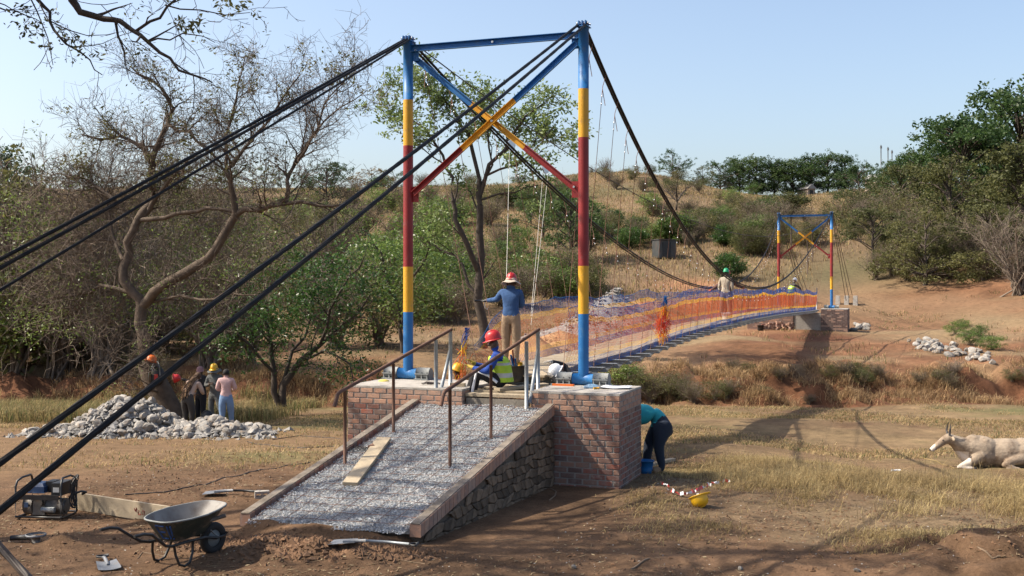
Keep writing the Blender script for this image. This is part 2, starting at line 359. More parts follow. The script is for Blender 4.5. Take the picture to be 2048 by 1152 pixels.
    mixin(c(.33,.25,.145), farw*np.clip(2.2*vnoise(x, y*2, 4.5, 35)+.2*(y < 52)-.1, 0, .75))
    dry = c(.26,.185,.11)
    mixin(dry, (1-sstep(4, 12, x))*sstep(45, 47.5, y)*(1-sstep(76, 84, y))*np.clip(.75+n5, 0, 1)*.85)
    hw = sstep(72, 86, yR+6*vnoise(x, y, 9, 30)); mixin(hill*(1+.35*N(7, 36)+.3*N(2.2, 37)), hw)
    mixin(c(.30,.20,.115), farw*sstep(60, 80, y)*np.clip(.5+2*vnoise(x, y, 5, 44), 0, 1)); mixin(c(.15,.14,.07), hw*np.clip(2.0*vnoise(x, y, 11, 38)+.2*vnoise(x, y, 3, 39)-.05, 0, .7))
    # dirt road behind the stream and orange earth pads
    road = np.exp(-((y-(79+1.0*(x-9)*.2))/2.0)**2)*sstep(3, 6, x)*(1-sstep(17, 20, x)); mixin(c(.50,.29,.16), road*1.3)
    pad = np.exp(-(((x-14.6)/3.2)**2+((y-88)/3.5)**2)); mixin(c(.42,.22,.12), pad*1.2)
    sand = np.exp(-(((x-2.5)/4.5)**2+((y-50)/4.0)**2)); mixin(c(.42,.27,.15), sand*1.2)
    ca = np.c_[np.clip(col*.68, .01, .8), np.ones(len(col))].astype(np.float32)
    a = me.color_attributes.new('soil', 'FLOAT_COLOR', 'POINT'); a.data.foreach_set('color', ca.ravel())
    o = obj('ground', me); tag(o, 'brown bare soil and dry grass ground sloping to the red bank and hillside', None, None, 'structure')
terrain()
def haze():
    q = MB(); q.box((0, 665, 20), (2140, 1490, 74)); m = bpy.data.materials.new('thin_haze_air'); m.use_nodes = True; n = m.node_tree.nodes; n.clear()
    o = n.new('ShaderNodeOutputMaterial'); v = n.new('ShaderNodeVolumePrincipled'); v.inputs['Density'].default_value = .00018; v.inputs['Color'].default_value = (.86,.91,1,1); v.inputs['Anisotropy'].default_value = .3
    m.node_tree.links.new(v.outputs[0], o.inputs['Volume']); tag(q.build('haze', m), 'thin pale dusty air over the whole valley', None, None, 'stuff')
if HAZE: haze()

# ================================================================== PIERS
BL, BH, BD = .222, .073, .105
def brickmesh(name, m):
    b = MB(); x, z, e = BL/2, BH/2, .006
    v = [[-x,0,-z],[x,0,-z],[x,0,z],[-x,0,z],[-x+e,-.012,-z+e],[x-e,-.012,-z+e],[x-e,-.012,z-e],[-x+e,-.012,z-e],[-x,.06,-z],[x,.06,-z],[x,.06,z],[-x,.06,z]]
    b.add(v, [[4,5,6,7],[0,1,5,4],[1,2,6,5],[2,3,7,6],[3,0,4,7],[0,8,9,1],[1,9,10,2],[2,10,11,3],[3,11,8,0]]); return b.mesh(name, m)
BM1 = brickmesh('brick', M['brick']); BM2 = brickmesh('brick', M['brickpale'])
def lay(parent, p0, p1, z0, z1, pale=3, phase=0, keep=None):
    """brick facing from p0 to p1 (left to right seen from outside), local coords of parent"""
    p0 = Vector(p0); p1 = Vector(p1); L = (p1-p0).length; d = (p1-p0)/L; ang = math.atan2(d.y, d.x)
    rows = int(round((z1-z0)/(BH+.012))); n = 0
    for r in range(rows):
        z = z0+(r+.5)*(z1-z0)/rows; x = -(.117 if (r+phase) % 2 else 0)
        while x < L-.03:
            a = max(x, 0)+.004; e = min(x+BL, L)-.004
            if e-a > .035:
                c = p0+d*((a+e)/2); q = Vector((c.x, c.y, z))
                if keep is None or keep(q):
                    o = obj('brick', BM2 if r >= rows-pale else BM1, parent, (q.x, q.y, z+random.uniform(-.0015, .0015)))
                    nv = Vector((d.y, -d.x)); o.location.x += nv.x*random.uniform(0, .004); o.location.y += nv.y*random.uniform(0, .004)
                    o.rotation_euler = (0, 0, ang); o.scale = ((e-a)/BL, 1, 1); n += 1
            x += BL+.012
    return n
def slab_poly(mb, pts, z0, z1, m=0):
    k = len(pts); b = mb.n
    v = [(p[0], p[1], z0) for p in pts]+[(p[0], p[1], z1) for p in pts]
    mb.add(v, [[i, (i+1) % k, k+(i+1) % k, k+i] for i in range(k)], m)
    mb.f.setdefault((k, m, False), []).append(np.array([[b+q for q in range(k-1, -1, -1)]])); mb.f.setdefault((k, m, False), []).append(np.array([[b+k+q for q in range(k)]]))
PT = 1.36
def pier(label, a0, a1, b0, b1, faces, inset=.013):
    cen = W((a0+a1)/2, (b0+b1)/2)
    t = thing('brick_pier', label, 'brick pier', (cen.x, cen.y, 0), BROT)
    ha, hb = (a1-a0)/2, (b1-b0)/2
    mb = MB(); mb.box((0, 0, (PT-.03-.4)/2), (2*hb-2*inset+.012, 2*ha-2*inset+.012, PT-.03+.4)); mb.build('core', M['mortar'], t)
    s = MB(); s.box((0, 0, PT-.015), (2*hb, 2*ha, .03)); s.build('cap', M['concrete'], t)
    if 'f' in faces: lay(t, (-hb+.0, -ha+inset, 0), (hb, -ha+inset, 0), -.085, PT-.03, 3)
    if 'r' in faces: lay(t, (hb-inset, -ha, 0), (hb-inset, ha, 0), -.085, PT-.03, 3, 1)
    if 'l' in faces: lay(t, (-hb+inset, ha, 0), (-hb+inset, -ha, 0), -.085, PT-.03, 3, 1)
    return t
pier('right brick pier with pale concrete top carrying the near right striped post', -1.17, .16, 1.06, 2.44, 'fr')
pier('left brick pier beside the ramp top under the near left striped post', -1.30, .16, -1.98, 0.0, 'fr')
# ================================================================== RAMP
TL, TR, BLc, BRc = W(-1.32, -.85), W(-1.19, 1.45), W(-5.45, -1.16), W(-5.25, 1.16)
def RP(s, t, dz=0.0):
    p = (TL*(1-t)+TR*t)*(1-s)+(BLc*(1-t)+BRc*t)*s
    return Vector((p.x, p.y, 1.18-.97*s+dz))
def on_ramp(px, py, dz=-.07):
    best = None
    for lo, hi, n in ((( -.1, -.1), (1.1, 1.1), 40),):
        for i in range(n+1):
            for j in range(n+1):
                s = lo[0]+(hi[0]-lo[0])*i/n; t = lo[1]+(hi[1]-lo[1])*j/n; p = RP(s, t, dz)
                e = (1024+F*p.x/p.y-px)**2+(HZ+F*(CAMZ-p.z)/p.y-py)**2
                if best is None or e < best[0]: best = (e, s, t)
    st = .03
    for _ in range(30):
        e0, s0, t0 = best
        for ds, dt in ((st,0),(-st,0),(0,st),(0,-st)):
            p = RP(s0+ds, t0+dt, dz); e = (1024+F*p.x/p.y-px)**2+(HZ+F*(CAMZ-p.z)/p.y-py)**2
            if e < best[0]: best = (e, s0+ds, t0+dt)
        if best[0] == e0: st /= 2
    return RP(best[1], best[2], dz), best[1], best[2]
KW = .06
M['mudmortar'] = mat('brown_wall_mortar', (.15,.115,.085), .95, var=.35, scale=9, bump=.7, bscale=50)
M['kerbtop'] = mat('stained_kerb_mortar', (.25,.21,.17), .95, var=.35, scale=5, bump=.5, bscale=40, dirt=(.15,.12,.09), dscale=6, dth=.45)
ramp_t = thing('ramp', 'sloping approach ramp with brick kerbs and stone side wall filled with grey gravel', 'ramp', RP(.5, .5)*Vector((1,1,0)).x if False else (RP(.5,.5).x, RP(.5,.5).y, 0))
RO = Vector(ramp_t.location)
mb = MB()
def rb(s, t, z=None, dz=0): p = RP(s, t, dz)-RO; return (p.x, p.y, p.z if z is None else z)
mb.hexa([rb(.97,.01,-.25), rb(.97,.985,-.25), rb(0,.985,-.25), rb(0,.01,-.25), rb(.97,.01,None,-.16), rb(.97,.985,None,-.16), rb(0,.985,None,-.16), rb(0,.01,None,-.16)]); mb.build('fill', M['mudmortar'], ramp_t)
for side in (0, 1):
    t0, t1 = (0.0, KW) if side == 0 else (1-KW, 1.0)
    n = 40; kb = None
    for i in range(n):
        s0, s1 = i/n+.0012, (i+1)/n-.0012
        c = (RP((s0+s1)/2, (t0+t1)/2)-RO); pts = []
        for dz in (-.158, -.008):
            for (s, t) in ((s1, t0), (s1, t1), (s0, t1), (s0, t0)):
                p = RP(s, t, dz)-RO-c; pts.append(tuple(p))
        if kb is None or i in (0, n-1):
            q = MB(); q.hexa(pts); kb2 = q.mesh('kerb_brick', M['brickpale'] if side else M['brick'])
            if kb is None: kb = kb2
        o = obj('kerb_brick', kb, ramp_t, c)
    q = MB(); e = .006
    q.hexa([rb(1.0,t0+e,None,-.0085), rb(1.0,t1-e,None,-.0085), rb(0,t1-e,None,-.0085), rb(0,t0+e,None,-.0085), rb(1.0,t0+e,None,.004), rb(1.0,t1-e,None,.004), rb(0,t1-e,None,.004), rb(0,t0+e,None,.004)])
    q.build('kerb_topping', M['kerbtop'], ramp_t)
# side wall of rough stone (right side)
e0 = RP(0, 1)-RO; e1 = RP(1, 1)-RO; Lr = math.hypot(e1.x-e0.x, e1.y-e0.y)
dv = Vector(((e1.x-e0.x)/Lr, (e1.y-e0.y)/Lr, 0)); nv = Vector((dv.y, -dv.x, 0)); nv = nv if nv.x > 0 else -nv
nx_, nz_ = 27, 11; rs = random.Random(5)
gx = [[(i+rs.uniform(-.3, .3)*(0 < i < nx_)+(.5 if j % 2 else 0))*Lr/nx_ for i in range(nx_+1)] for j in range(nz_+1)]
gz = [[-.12+(j+rs.uniform(-.3, .3))*.115 for i in range(nx_+1)] for j in range(nz_+1)]
for j in range(nz_):
    for i in range(nx_):
        q4 = [(gx[j][i], gz[j][i]), (gx[j][i+1], gz[j][i+1]), (gx[j+1][i+1], gz[j+1][i+1]), (gx[j+1][i], gz[j+1][i])]
        if j % 2 != (j+1) % 2: pass
        cx = sum(p[0] for p in q4)/4; cz = sum(p[1] for p in q4)/4
        lim = lambda x: 1.18-.97*x/Lr-.185
        if cz > lim(cx)-.03 or cx > Lr-.05 or cx < .04 or cz < -.15: continue
        ol = []
        for k in range(4):
            p, nn = q4[k], q4[(k+1) % 4]
            for f_ in (.12, .5, .88):
                x = p[0]*(1-f_)+nn[0]*f_; z = p[1]*(1-f_)+nn[1]*f_
                x = cx+(x-cx)*(.985+rs.uniform(-.10, .02)); z = cz+(z-cz)*(.975+rs.uniform(-.12, .02))
                ol.append((min(max(x, .01), Lr-.01), min(z, lim(x))))
        pr = rs.uniform(.004, .022)
        v = []
        for sc, dp in ((1, -.02), (1, pr*.5), (.78, pr)):
            for (x, z) in ol:
                x = cx+(x-cx)*sc; z = cz+(z-cz)*sc
                p = e0*Vector((1,1,0)).x if False else Vector((e0.x, e0.y, 0))+dv*x+nv*dp; v.append((p.x, p.y, z))
        c0 = Vector((e0.x, e0.y, 0))+dv*cx; c0.z = cz; v = [(a-c0.x, b-c0.y, c-c0.z) for a, b, c in v]
        q = MB(); fs = [[r*12+k, r*12+(k+1) % 12, (r+1)*12+(k+1) % 12, (r+1)*12+k] for r in range(2) for k in range(12)]
        q.add(v, fs, 0, True); q.f.setdefault((12, 0, False), []).append(np.array([[24+k for k in range(12)]]))
        q.build('stone', M['stone'], ramp_t, c0)
# gravel
def stones(n, pos_fn, smin, smax, seed, mat_, name, flat=.7):
    r = np.random.RandomState(seed)
    O = np.array([[1,0,0],[-1,0,0],[0,1,0],[0,-1,0],[0,0,1],[0,0,-1]], float)
    Fc = np.array([[0,2,4],[2,1,4],[1,3,4],[3,0,4],[2,0,5],[1,2,5],[3,1,5],[0,3,5]])
    P = pos_fn(r, n); n = len(P)
    s = r.uniform(smin, smax, (n, 1, 1))*(.6+.8*r.rand(n, 1, 3)); V = O[None]*s+r.uniform(-.35, .35, (n, 6, 3))*s
    a = r.rand(n)*2*pi; c, q = np.cos(a), np.sin(a)
    X = V[:, :, 0]*c[:, None]-V[:, :, 1]*q[:, None]; Yv = V[:, :, 0]*q[:, None]+V[:, :, 1]*c[:, None]; V = np.stack([X, Yv, V[:, :, 2]*flat], -1)
    V += P[:, None, :]
    mb = MB(); mb.add(V.reshape(-1, 3), (Fc[None]+np.arange(n)[:, None, None]*6).reshape(-1, 3)); return mb
def gpos(r, n):
    s = r.rand(n)*1.035-.005; t = KW+.006+r.rand(n)*(1-2*KW-.012)
    tl, tr, bl, br = [np.array(q)[:2] for q in (TL, TR, BLc, BRc)]
    p = (tl*(1-t)[:, None]+tr*t[:, None])*(1-s)[:, None]+(bl*(1-t)[:, None]+br*t[:, None])*s[:, None]
    z = 1.18-.97*s-.075+r.rand(n)*.022+.03*vnoise(p[:, 0], p[:, 1], .5, 41)
    return np.c_[p, z]
m_, n_, l_, b_ = new_mat('grey_crushed_stone'); g_ = n_.new('ShaderNodeNewGeometry')
r_ = ramp(n_, [(0, (.19,.205,.22)), (.4, (.34,.36,.385)), (.8, (.47,.485,.495)), (1, (.34,.31,.28))]); l_.new(g_.outputs['Random Per Island'], r_.inputs[0]); l_.new(r_.outputs[0], b_.inputs['Base Color']); b_.inputs['Roughness'].default_value = .9
M['crushed'] = m_
gb = stones(42000, gpos, .006, .0125, 3, None, '')
gl = [rb(.985,KW-.004,None,-.085), rb(.985,1-KW+.004,None,-.085), rb(0,1-KW+.004,None,-.085), rb(0,KW-.004,None,-.085)]
gb2 = MB(); gb2.hexa([(x+RO.x, y+RO.y, z-.07) for x, y, z in gl]+[(x+RO.x, y+RO.y, z) for x, y, z in gl]); bed = gb2
V0 = np.concatenate(gb2.v); gb.add(V0, gb2.f[(4, 0, False)][0])
o = gb.build('gravel', [M['crushed']]); tag(o, 'light grey crushed stone gravel filling the ramp between its kerbs', None, None, 'stuff')
# steel mesh lying on the gravel
t = thing('steel_mesh', 'rusty reinforcing steel mesh laid flat over the ramp gravel', 'steel mesh', RO)
def rod(p, q, name='mesh_rod', par=None, r=.0028):
    k = 9; pts = [p*(1-i/(k-1))+q*(i/(k-1))+Vector((0, 0, random.uniform(-.004, .007))) for i in range(k)]
    mb = MB(); mb.tube([tuple(x-RO) for x in pts], r, 5, 0); mb.build(name, M['rebar'], par)
for i in range(11):
    tt = KW+.03+(1-2*KW-.06)*i/10; rod(RP(.0, tt, -.045), RP(1.0, tt, -.045), par=t)
for i in range(21):
    s = .015+.975*i/20; rod(RP(s, KW+.01, -.038), RP(s, 1-KW-.01, -.038), par=t)
# ------------------------------------------------------------------ handrails
def polytube(mb, pts, r, m=0, n=10): mb.tube([tuple(p) for p in pts], r, n, m)
def top_at(base, py): return Vector((base.x, base.y, CAMZ-(py-HZ)/F*base.y))
def handrail(label, A, B, G1, G2, hook, dg, side):
    """A, B: (px, base py) of the brown posts; G1, G2 of the grey posts"""
    bA, bB = on_ramp(*A)[0], on_ramp(*B)[0]
    bG1 = on_ramp(*G1[:2])[0]; bG2 = PZ(G2[0], G2[1], PT)
    top2 = top_at(bG2, G2[2]); tA = top_at(bA, A[1] if len(A) < 3 else A[2])
    topA = top_at(bA, dg)
    t = thing('handrail', label, 'handrail', (bA.x, bA.y, 0)); o0 = Vector((bA.x, bA.y, 0))
    d = (top2-topA); Lh = d.length; d = d/Lh
    st = topA-d*hook
    dn = st-Vector((d.x, d.y, 0)).normalized()*.07+Vector((0, 0, -.17))
    q = MB(); polytube(q, [dn-o0, st-Vector((0,0,.02))-d*.0-o0, st+d*.05-o0, top2+d*.03-o0], .0265); q.build('rail', M['rust'], t)
    def at(b):   # rail height above a base
        k = ((b-topA).x*d.x+(b-topA).y*d.y)/(d.x**2+d.y**2); return (topA+d*k).z
    for b in (bA, bB):
        q = MB(); polytube(q, [b-o0-Vector((0, 0, .05)), Vector((b.x, b.y, at(b)-.015))-o0], .0235); q.build('post', M['rust'], t)
    for b in (bG1, bG2):
        zt = at(b)-.02; q = MB(); polytube(q, [b-o0-Vector((0, 0, .03)), Vector((b.x, b.y, zt))-o0], .031); q.build('steel_post', M['galv'], t)
    q = MB(); polytube(q, [Vector((bG1.x, bG1.y, bG1.z+.09))-o0+Vector((.05,.0,0)), Vector((bG2.x, bG2.y, at(bG2)-.30))-o0], .028); q.build('brace', M['galv'], t)
    return t
handrail('brown pipe handrail along the left side of the gravel ramp', (690, 927), (787, 864), (872, 806), (901, 770, 660), .18, 778, 0)
handrail('brown pipe handrail right of the ramp, passing in front of the seated worker', (900, 934), (982, 876), (1053, 818), (1076, 776, 660), .18, 776, 1)
# ================================================================== TOWERS
TW = 1.54; PH = 5.68
FA = 51.3
def tower(a0, name_label):
    c = W(a0, 0, PT); t = thing('bridge_tower', name_label, 'bridge tower', c, BROT)
    bands = [(0, .199, 'blue'), (.199, .333, 'yellow'), (.333, .692, 'red'), (.692, .828, 'yellow'), (.828, 1, 'blue')]
    C3 = [M['blue'], M['yellow'], M['red']]; ci = {'blue': 0, 'yellow': 1, 'red': 2}
    for sx in (-1, 1):
        q = MB()
        for (f0, f1, cc) in bands:
            z0 = max(f0*PH, .09); q.tube([(0, 0, z0), (0, 0, f1*PH)], .084, 24, ci[cc], cap=(f1 == 1))
        p = q.build('post', C3, t, (sx*TW, 0, 0))
        # saddle plates with bolts on top of the post
        q = MB()
        for dx in (-.055, .0, .055): q.box((dx, 0, PH+.035), (.014, .19, .12), 0)
        q.box((0, 0, PH+.006), (.19, .22, .012), 0)
        q.build('saddle', [M['blue']], p)
        q = MB()
        for dy in (-.06, .06):
            q.tube([(-.10, dy, PH+.055), (.10, dy, PH+.055)], .011, 6); q.tube([(-.10, dy, PH+.055), (-.085, dy, PH+.055)], .02, 6); q.tube([(.085, dy, PH+.055), (.10, dy, PH+.055)], .02, 6)
        q.build('saddle_bolt', M['zinc'], p)
        # hinge at the foot
        q = MB(); q.tube([(-.17, 0, .092), (.17, 0, .092)], .092, 20); q.build('hinge_sleeve', M['blue'], t, (sx*TW, 0, 0))
        for s2 in (-1, 1):
            q = MB(); q.tube([(s2*.175, 0, .10), (s2*.42, 0, .10)], .10, 20); q.box((s2*.30, 0, .012), (.25, .30, .024)); q.box((s2*.30, 0, .10), (.25, .25, .02))
            for ex in (.2, .3, .4):
                for ey in (-.112, .112): q.tube([(s2*ex, ey, .02), (s2*ex, ey, .13)], .01, 6)
            q.build('hinge_clamp', M['steel'], t, (sx*TW, 0, 0))
        for (zz, cc) in ((PH-.33, 'blue'), (3.14-.16, 'red')):
            q = MB(); q.box((-sx*.13, -.0, zz+.13), (.13, .012, .26)); g = q.build('gusset_plate', M[cc], t, (sx*TW, 0, 0))
            q = MB(); q.tube([(-sx*.15, -.045, zz+.17), (-sx*.15, .03, zz+.17)], .018, 6); q.build('bolt', M['zinc'], g)
    # top channel
    def channel(P0, P1, wd, dep, cuts, y0, name):
        d = Vector(P1)-Vector(P0); L = d.length; R = look(d, (0, 1, 0)); q = MB()
        for (f0, f1, cc) in cuts:
            x0, x1 = f0*L, f1*L; xm = (x0+x1)/2
            for (cy, cz, hy, hz) in ((0, 0, .008, wd), (0, 0, 0, 0),):
                if hy: q.add(*_cbox(xm, 0, 0, x1-x0, hz, hy), ci[cc])
            for s_ in (-1, 1): q.add(*_cbox(xm, s_*(wd/2-.004), -dep/2, x1-x0, .008, dep), ci[cc])
        V = np.concatenate(q.v)@np.array(R).T+np.array(P0)+np.array((0, y0, 0)); q.v = [V]
        return q.build(name, C3, t)
    def _cbox(cx, cy, cz, lx, ly, lz):
        b = MB(); b.box((cx, cy, cz), (lx, ly, lz)); return b.v[0], b.f[(4, 0, False)][0]
    ch = channel((-TW+.07, 0, PH-.12), (TW-.07, 0, PH-.12), .11, .06, [(0, 1, 'blue')], 0, 'top_beam')
    q = MB(); q.tube([(0, -.05, PH-.12), (0, .03, PH-.12)], .02, 6); q.build('bolt', M['zinc'], ch)
    cuts = [(0, .365, 'blue'), (.365, .69, 'yellow'), (.69, 1, 'red')]
    channel((TW-.10, 0, PH-.26), (-TW+.12, 0, 3.11), .095, .05, cuts, -.045, 'cross_brace')
    channel((-TW+.10, 0, PH-.26), (TW-.12, 0, 3.11), .095, .05, cuts, .03, 'cross_brace')
    q = MB(); zc = (PH-.26+3.11)/2; q.tube([(0, -.08, zc), (0, .08, zc)], .022, 6); q.build('bolt', M['zinc'], t)
    return t
tower(0, 'near bridge tower of two posts striped blue, yellow and red with crossed braces')
tower(FA, 'far bridge tower of striped posts standing across the stream bed')
# far piers
def far_piers():
    for (b0, b1, lb) in ((1.0, 2.5, 'far right brick pier under the distant striped tower, bridge shadow across it'), (-3.3, -.6, 'far left brick pier behind the stacked bricks across the stream')):
        c = W(FA, (b0+b1)/2); t = thing('brick_pier', lb, 'brick pier', (c.x, c.y, 0), BROT)
        hb = (b1-b0)/2; q = MB(); q.box((0, 0, (PT-.05-.5)/2), (2*hb, 1.7, PT-.05+.5)); q.build('core', M['mortar'], t)
        q = MB(); q.box((0, 0, PT-.026), (2*hb+.03, 1.74, .048)); q.build('cap', M['concrete'], t)
        q = MB()
        for (L, org, dx, nrm) in ((2*hb, (-hb, -.85), (1, 0), (0, -1)), (1.7, (hb, -.85), (0, 1), (1, 0))):
            for r in range(16):
                z = -.04+(r+.5)*.084; x = -(.117 if r % 2 else 0)
                while x < L-.05:
                    a, e = max(x, .0), min(x+.222, L)
                    if e-a > .04 and z < PT-.06:
                        cx = org[0]+dx[0]*(a+e)/2+nrm[0]*.006; cy = org[1]+dx[1]*(a+e)/2+nrm[1]*.006
                        q.box((cx, cy, z), ((e-a) if dx[0] else .024, (e-a) if dx[1] else .024, .072), random.choice((0, 0, 1)))
                    x += .234
        tag(q.build('brick_facing', [M['brick'], M['brickpale']], t), kind='stuff')
    c = W(FA-.55, .2); t = thing('abutment_wall', 'pale plastered stone wall under the far end of the deck', 'wall', (c.x, c.y, 0), BROT)
    q = MB(); q.box((0, 0, .35), (1.58, .5, 1.5)); q.build('wall', M['mortar'], t)
far_piers()
# ================================================================== DECK
def dz(a): return float(np.interp(a, [-.2, 2, 6.5, 10, 15, 20, 25, 34, 42, 48, 52], [1.47, 1.50, 1.50, 1.57, 1.63, 1.65, 1.65, 1.58, 1.46, 1.36, 1.34]))
def dc(a): return .30*max(0, 1-max(a, 0)/12)
def cab(a, sgn, off=0):
    u = (a-25.65)/25.65; return W(a, sgn*(.8+(TW-.8)*u*u), 2.75+4.35*u*u+off)
deck = thing('bridge_deck', 'long narrow footbridge deck of timber planks on steel crossbeams hung over the stream', 'bridge deck', W(0, 0, 0), BROT)
# crossbeam
q = MB(); q.prism([(-.93, .05), (.93, .05), (.74, -.10), (-.74, -.10)], .10, 0, R=np.array([[1,0,0],[0,0,-1],[0,1,0]]))
q.box((0, 0, .052), (1.9, .16, .010)); q.box((0, 0, -.104), (1.5, .16, .010))
cbm = q.mesh('crossbeam', M['galv']); 
q = MB(); q.box((0, 0, 0), (1.16, .192, .034)); plm = q.mesh('plank', M['wood'])
for i in range(52):
    a = .5+i*1.0
    if a > 51.2: continue
    obj('crossbeam', cbm, deck, (dc(a), a, dz(a)-.11))
na = 0; a = .12
while a < 51.3 and na < 262:
    o = obj('plank', plm, deck, (dc(a)+random.uniform(-.008, .008), a, dz(a)+random.uniform(-.002, .002))); o.rotation_euler = (math.atan((dz(a+.1)-dz(a-.1))/.2), 0, random.uniform(-.006, .006)); na += 1; a += .1965
for sx in (-1, 1):   # longitudinal nailers and edge pipe
    q = MB(); pts = [(sx*.5+dc(a_), a_, dz(a_)-.05) for a_ in np.linspace(.1, 51.4, 60)]
    for (p, r) in zip(pts[:-1], pts[1:]):
        v = []
        for zz in (-.03, .03):
            for (pt, xx) in ((p, -.025), (p, .025), (r, .025), (r, -.025)): v.append((pt[0]+xx, pt[1], pt[2]+zz))
        q.hexa(v)
    q.build('nailer', M['wood'], deck)
# ================================================================== CABLES
def cable_obj(name, label, cat, pts, r, m, group=None, twist=0, n=8, par=None):
    o0 = Vector(pts[0]); q = MB()
    if twist:
        P = [Vector(p)-o0 for p in pts]; L = sum((P[i+1]-P[i]).length for i in range(len(P)-1))
        prof = lambda k, an: 1+.13*np.cos(6*an-k*twist)
        q.tube(P, r, 24, 0, True, True, prof)
    else: q.tube([Vector(p)-o0 for p in pts], r, n, 0)
    o = q.build(name, m, par, o0)
    if label: tag(o, label, cat, group)
    return o
def seg(p, q, n, sag=0):
    return [p*(1-i/n)+q*(i/n)+Vector((0, 0, -sag*4*(i/n)*(1-i/n))) for i in range(n+1)]
for s_, nm in ((1, 'right'), (-1, 'left')):
    for k in (0, 1):
        if s_ == -1 and k == 1: rr = .020
        else: rr = .023
        pts = [cab(a_, s_)+Vector((0, 0, -.05*k))+Vector(((.936)*.012*(1-2*k), -.35*.012*(1-2*k), 0)) for a_ in np.linspace(0, FA, 90)]
        cable_obj('main_cable', f'{"upper" if k == 0 else "lower"} of the paired black main cables sagging along the {nm} side of the bridge', 'cable', pts, rr, M['cable'], 'main suspension cables')
# utility line with pulleys
ul = [W(a_, -TW+2*TW*a_/FA, 7.1-2.3*(1-((a_-25.65)/25.65)**2)) for a_ in np.linspace(0, FA, 60)]
cable_obj('hauling_line', 'thin brown steel line sagging from the near left post to the far right post', 'cable', ul, .011, M['cablebrown'])
# suspenders
q = MB(); q.ball((0, 0, 0), (.013, .013, .018), 0, 7, 4); CLIP = q.mesh('clip', M['zinc'])
def susp():
    for s_ in (-1, 1):
        nmn = 'right' if s_ > 0 else 'left'
        t = thing('hanger_set', f'row of thin rusty hanger rods dropping from the {nmn} main cable to the deck edge', 'hanger rods', W(0, 0, 0), BROT)
        for i in range(51):
            a = .5+i
            if a > 51: break
            top = cab(a, s_); lt = Vector(((top-W(0,0,0)).x*UB-(top-W(0,0,0)).y*UA, a, top.z))
            bt = Vector((dc(a)+s_*.74, a, dz(a)-.09))
            d = (bt-lt); drop = min(.42, d.length*.3)
            nk = lt+d.normalized()*drop
            q = MB(); q.tube([nk, nk*.5+bt*.5+Vector((0, .0, 0)), bt], .0052, 5, 0)
            # sling from cable to the clips
            q.tube([lt+Vector((0, 0, .03)), lt+Vector((s_*.035, .03, -.03)), nk*.6+lt*.4, nk], .006, 5, 0)
            q.tube([nk-d.normalized()*.12, nk+Vector((s_*.05, .03, -.16))], .006, 4, 0)
            o = q.build('hanger_rod', M['rebar'], t)
            for f_ in (0, .16): obj('clip', CLIP, o, nk+d.normalized()*f_*.8)
susp()
# backstays
def backstay(label, b, z1, a1, r, off, zoff=0):
    p0 = W(0, b, 7.10+zoff)+Vector(off); p1 = W(a1, b+.0, z1)
    ln = (p1-p0).length; n = int(ln/.022); pts = seg(p0, p1, n, .05)
    cable_obj('anchor_cable', label, 'cable', pts, r, M['cable'], 'thick twisted anchor cables', twist=.30)
sl_ = (7.08-1.80)/11.8
for (lb, b, zA) in (('upper of two thick anchor cables running down from the near right post', 1.47, 1.95), ('lower of two thick anchor cables running down from the near right post', 1.60, 1.76)):
    k = 15.4/11.8; backstay(lb, b, 7.10+(zA-7.10)*k, -15.4, .020, (0, 0, 0))
for (lb, b, zA, r) in (('topmost of three anchor cables from the near left post', -1.58, 3.25, .019), ('middle anchor cable of three from the near left post, just below the topmost', -1.53, 3.19, .019), ('lowest anchor cable of three from the near left post', -1.47, 3.01, .015)):
    k = 15.0/8.77; backstay(lb, b, 7.10+(zA-7.10)*k, -15.0, r, (0, 0, 0))
for s_ in (-1, 1):
    for k in (0, 1, 2):
        p0 = W(FA, s_*TW+.04*k, 7.08); p1 = W(FA+13.5+k, s_*TW+.15*k, 0); p1.z = T(p1.x, p1.y)+.35
        cable_obj('anchor_cable', f'{("inner", "middle", "outer")[k]} thin cable running down behind the far {"right" if s_>0 else "left"} post', 'cable', seg(p0, p1, 12, .05), .02, M['cablebrown'], f'anchor cables of the far {"right" if s_>0 else "left"} post')
    c = W(FA+14, s_*TW); z = T(c.x, c.y)
    t = thing('cable_anchor', f'concrete anchor block at the foot of the far {"right" if s_>0 else "left"} cables', 'anchor block', (c.x, c.y, z), BROT)
    for k in (-1, 0, 1): q = MB(); q.box((k*.6, 0, .2), (.34, .6, .9), 0, taper=.8); q.build('block', M['concrete'], t)
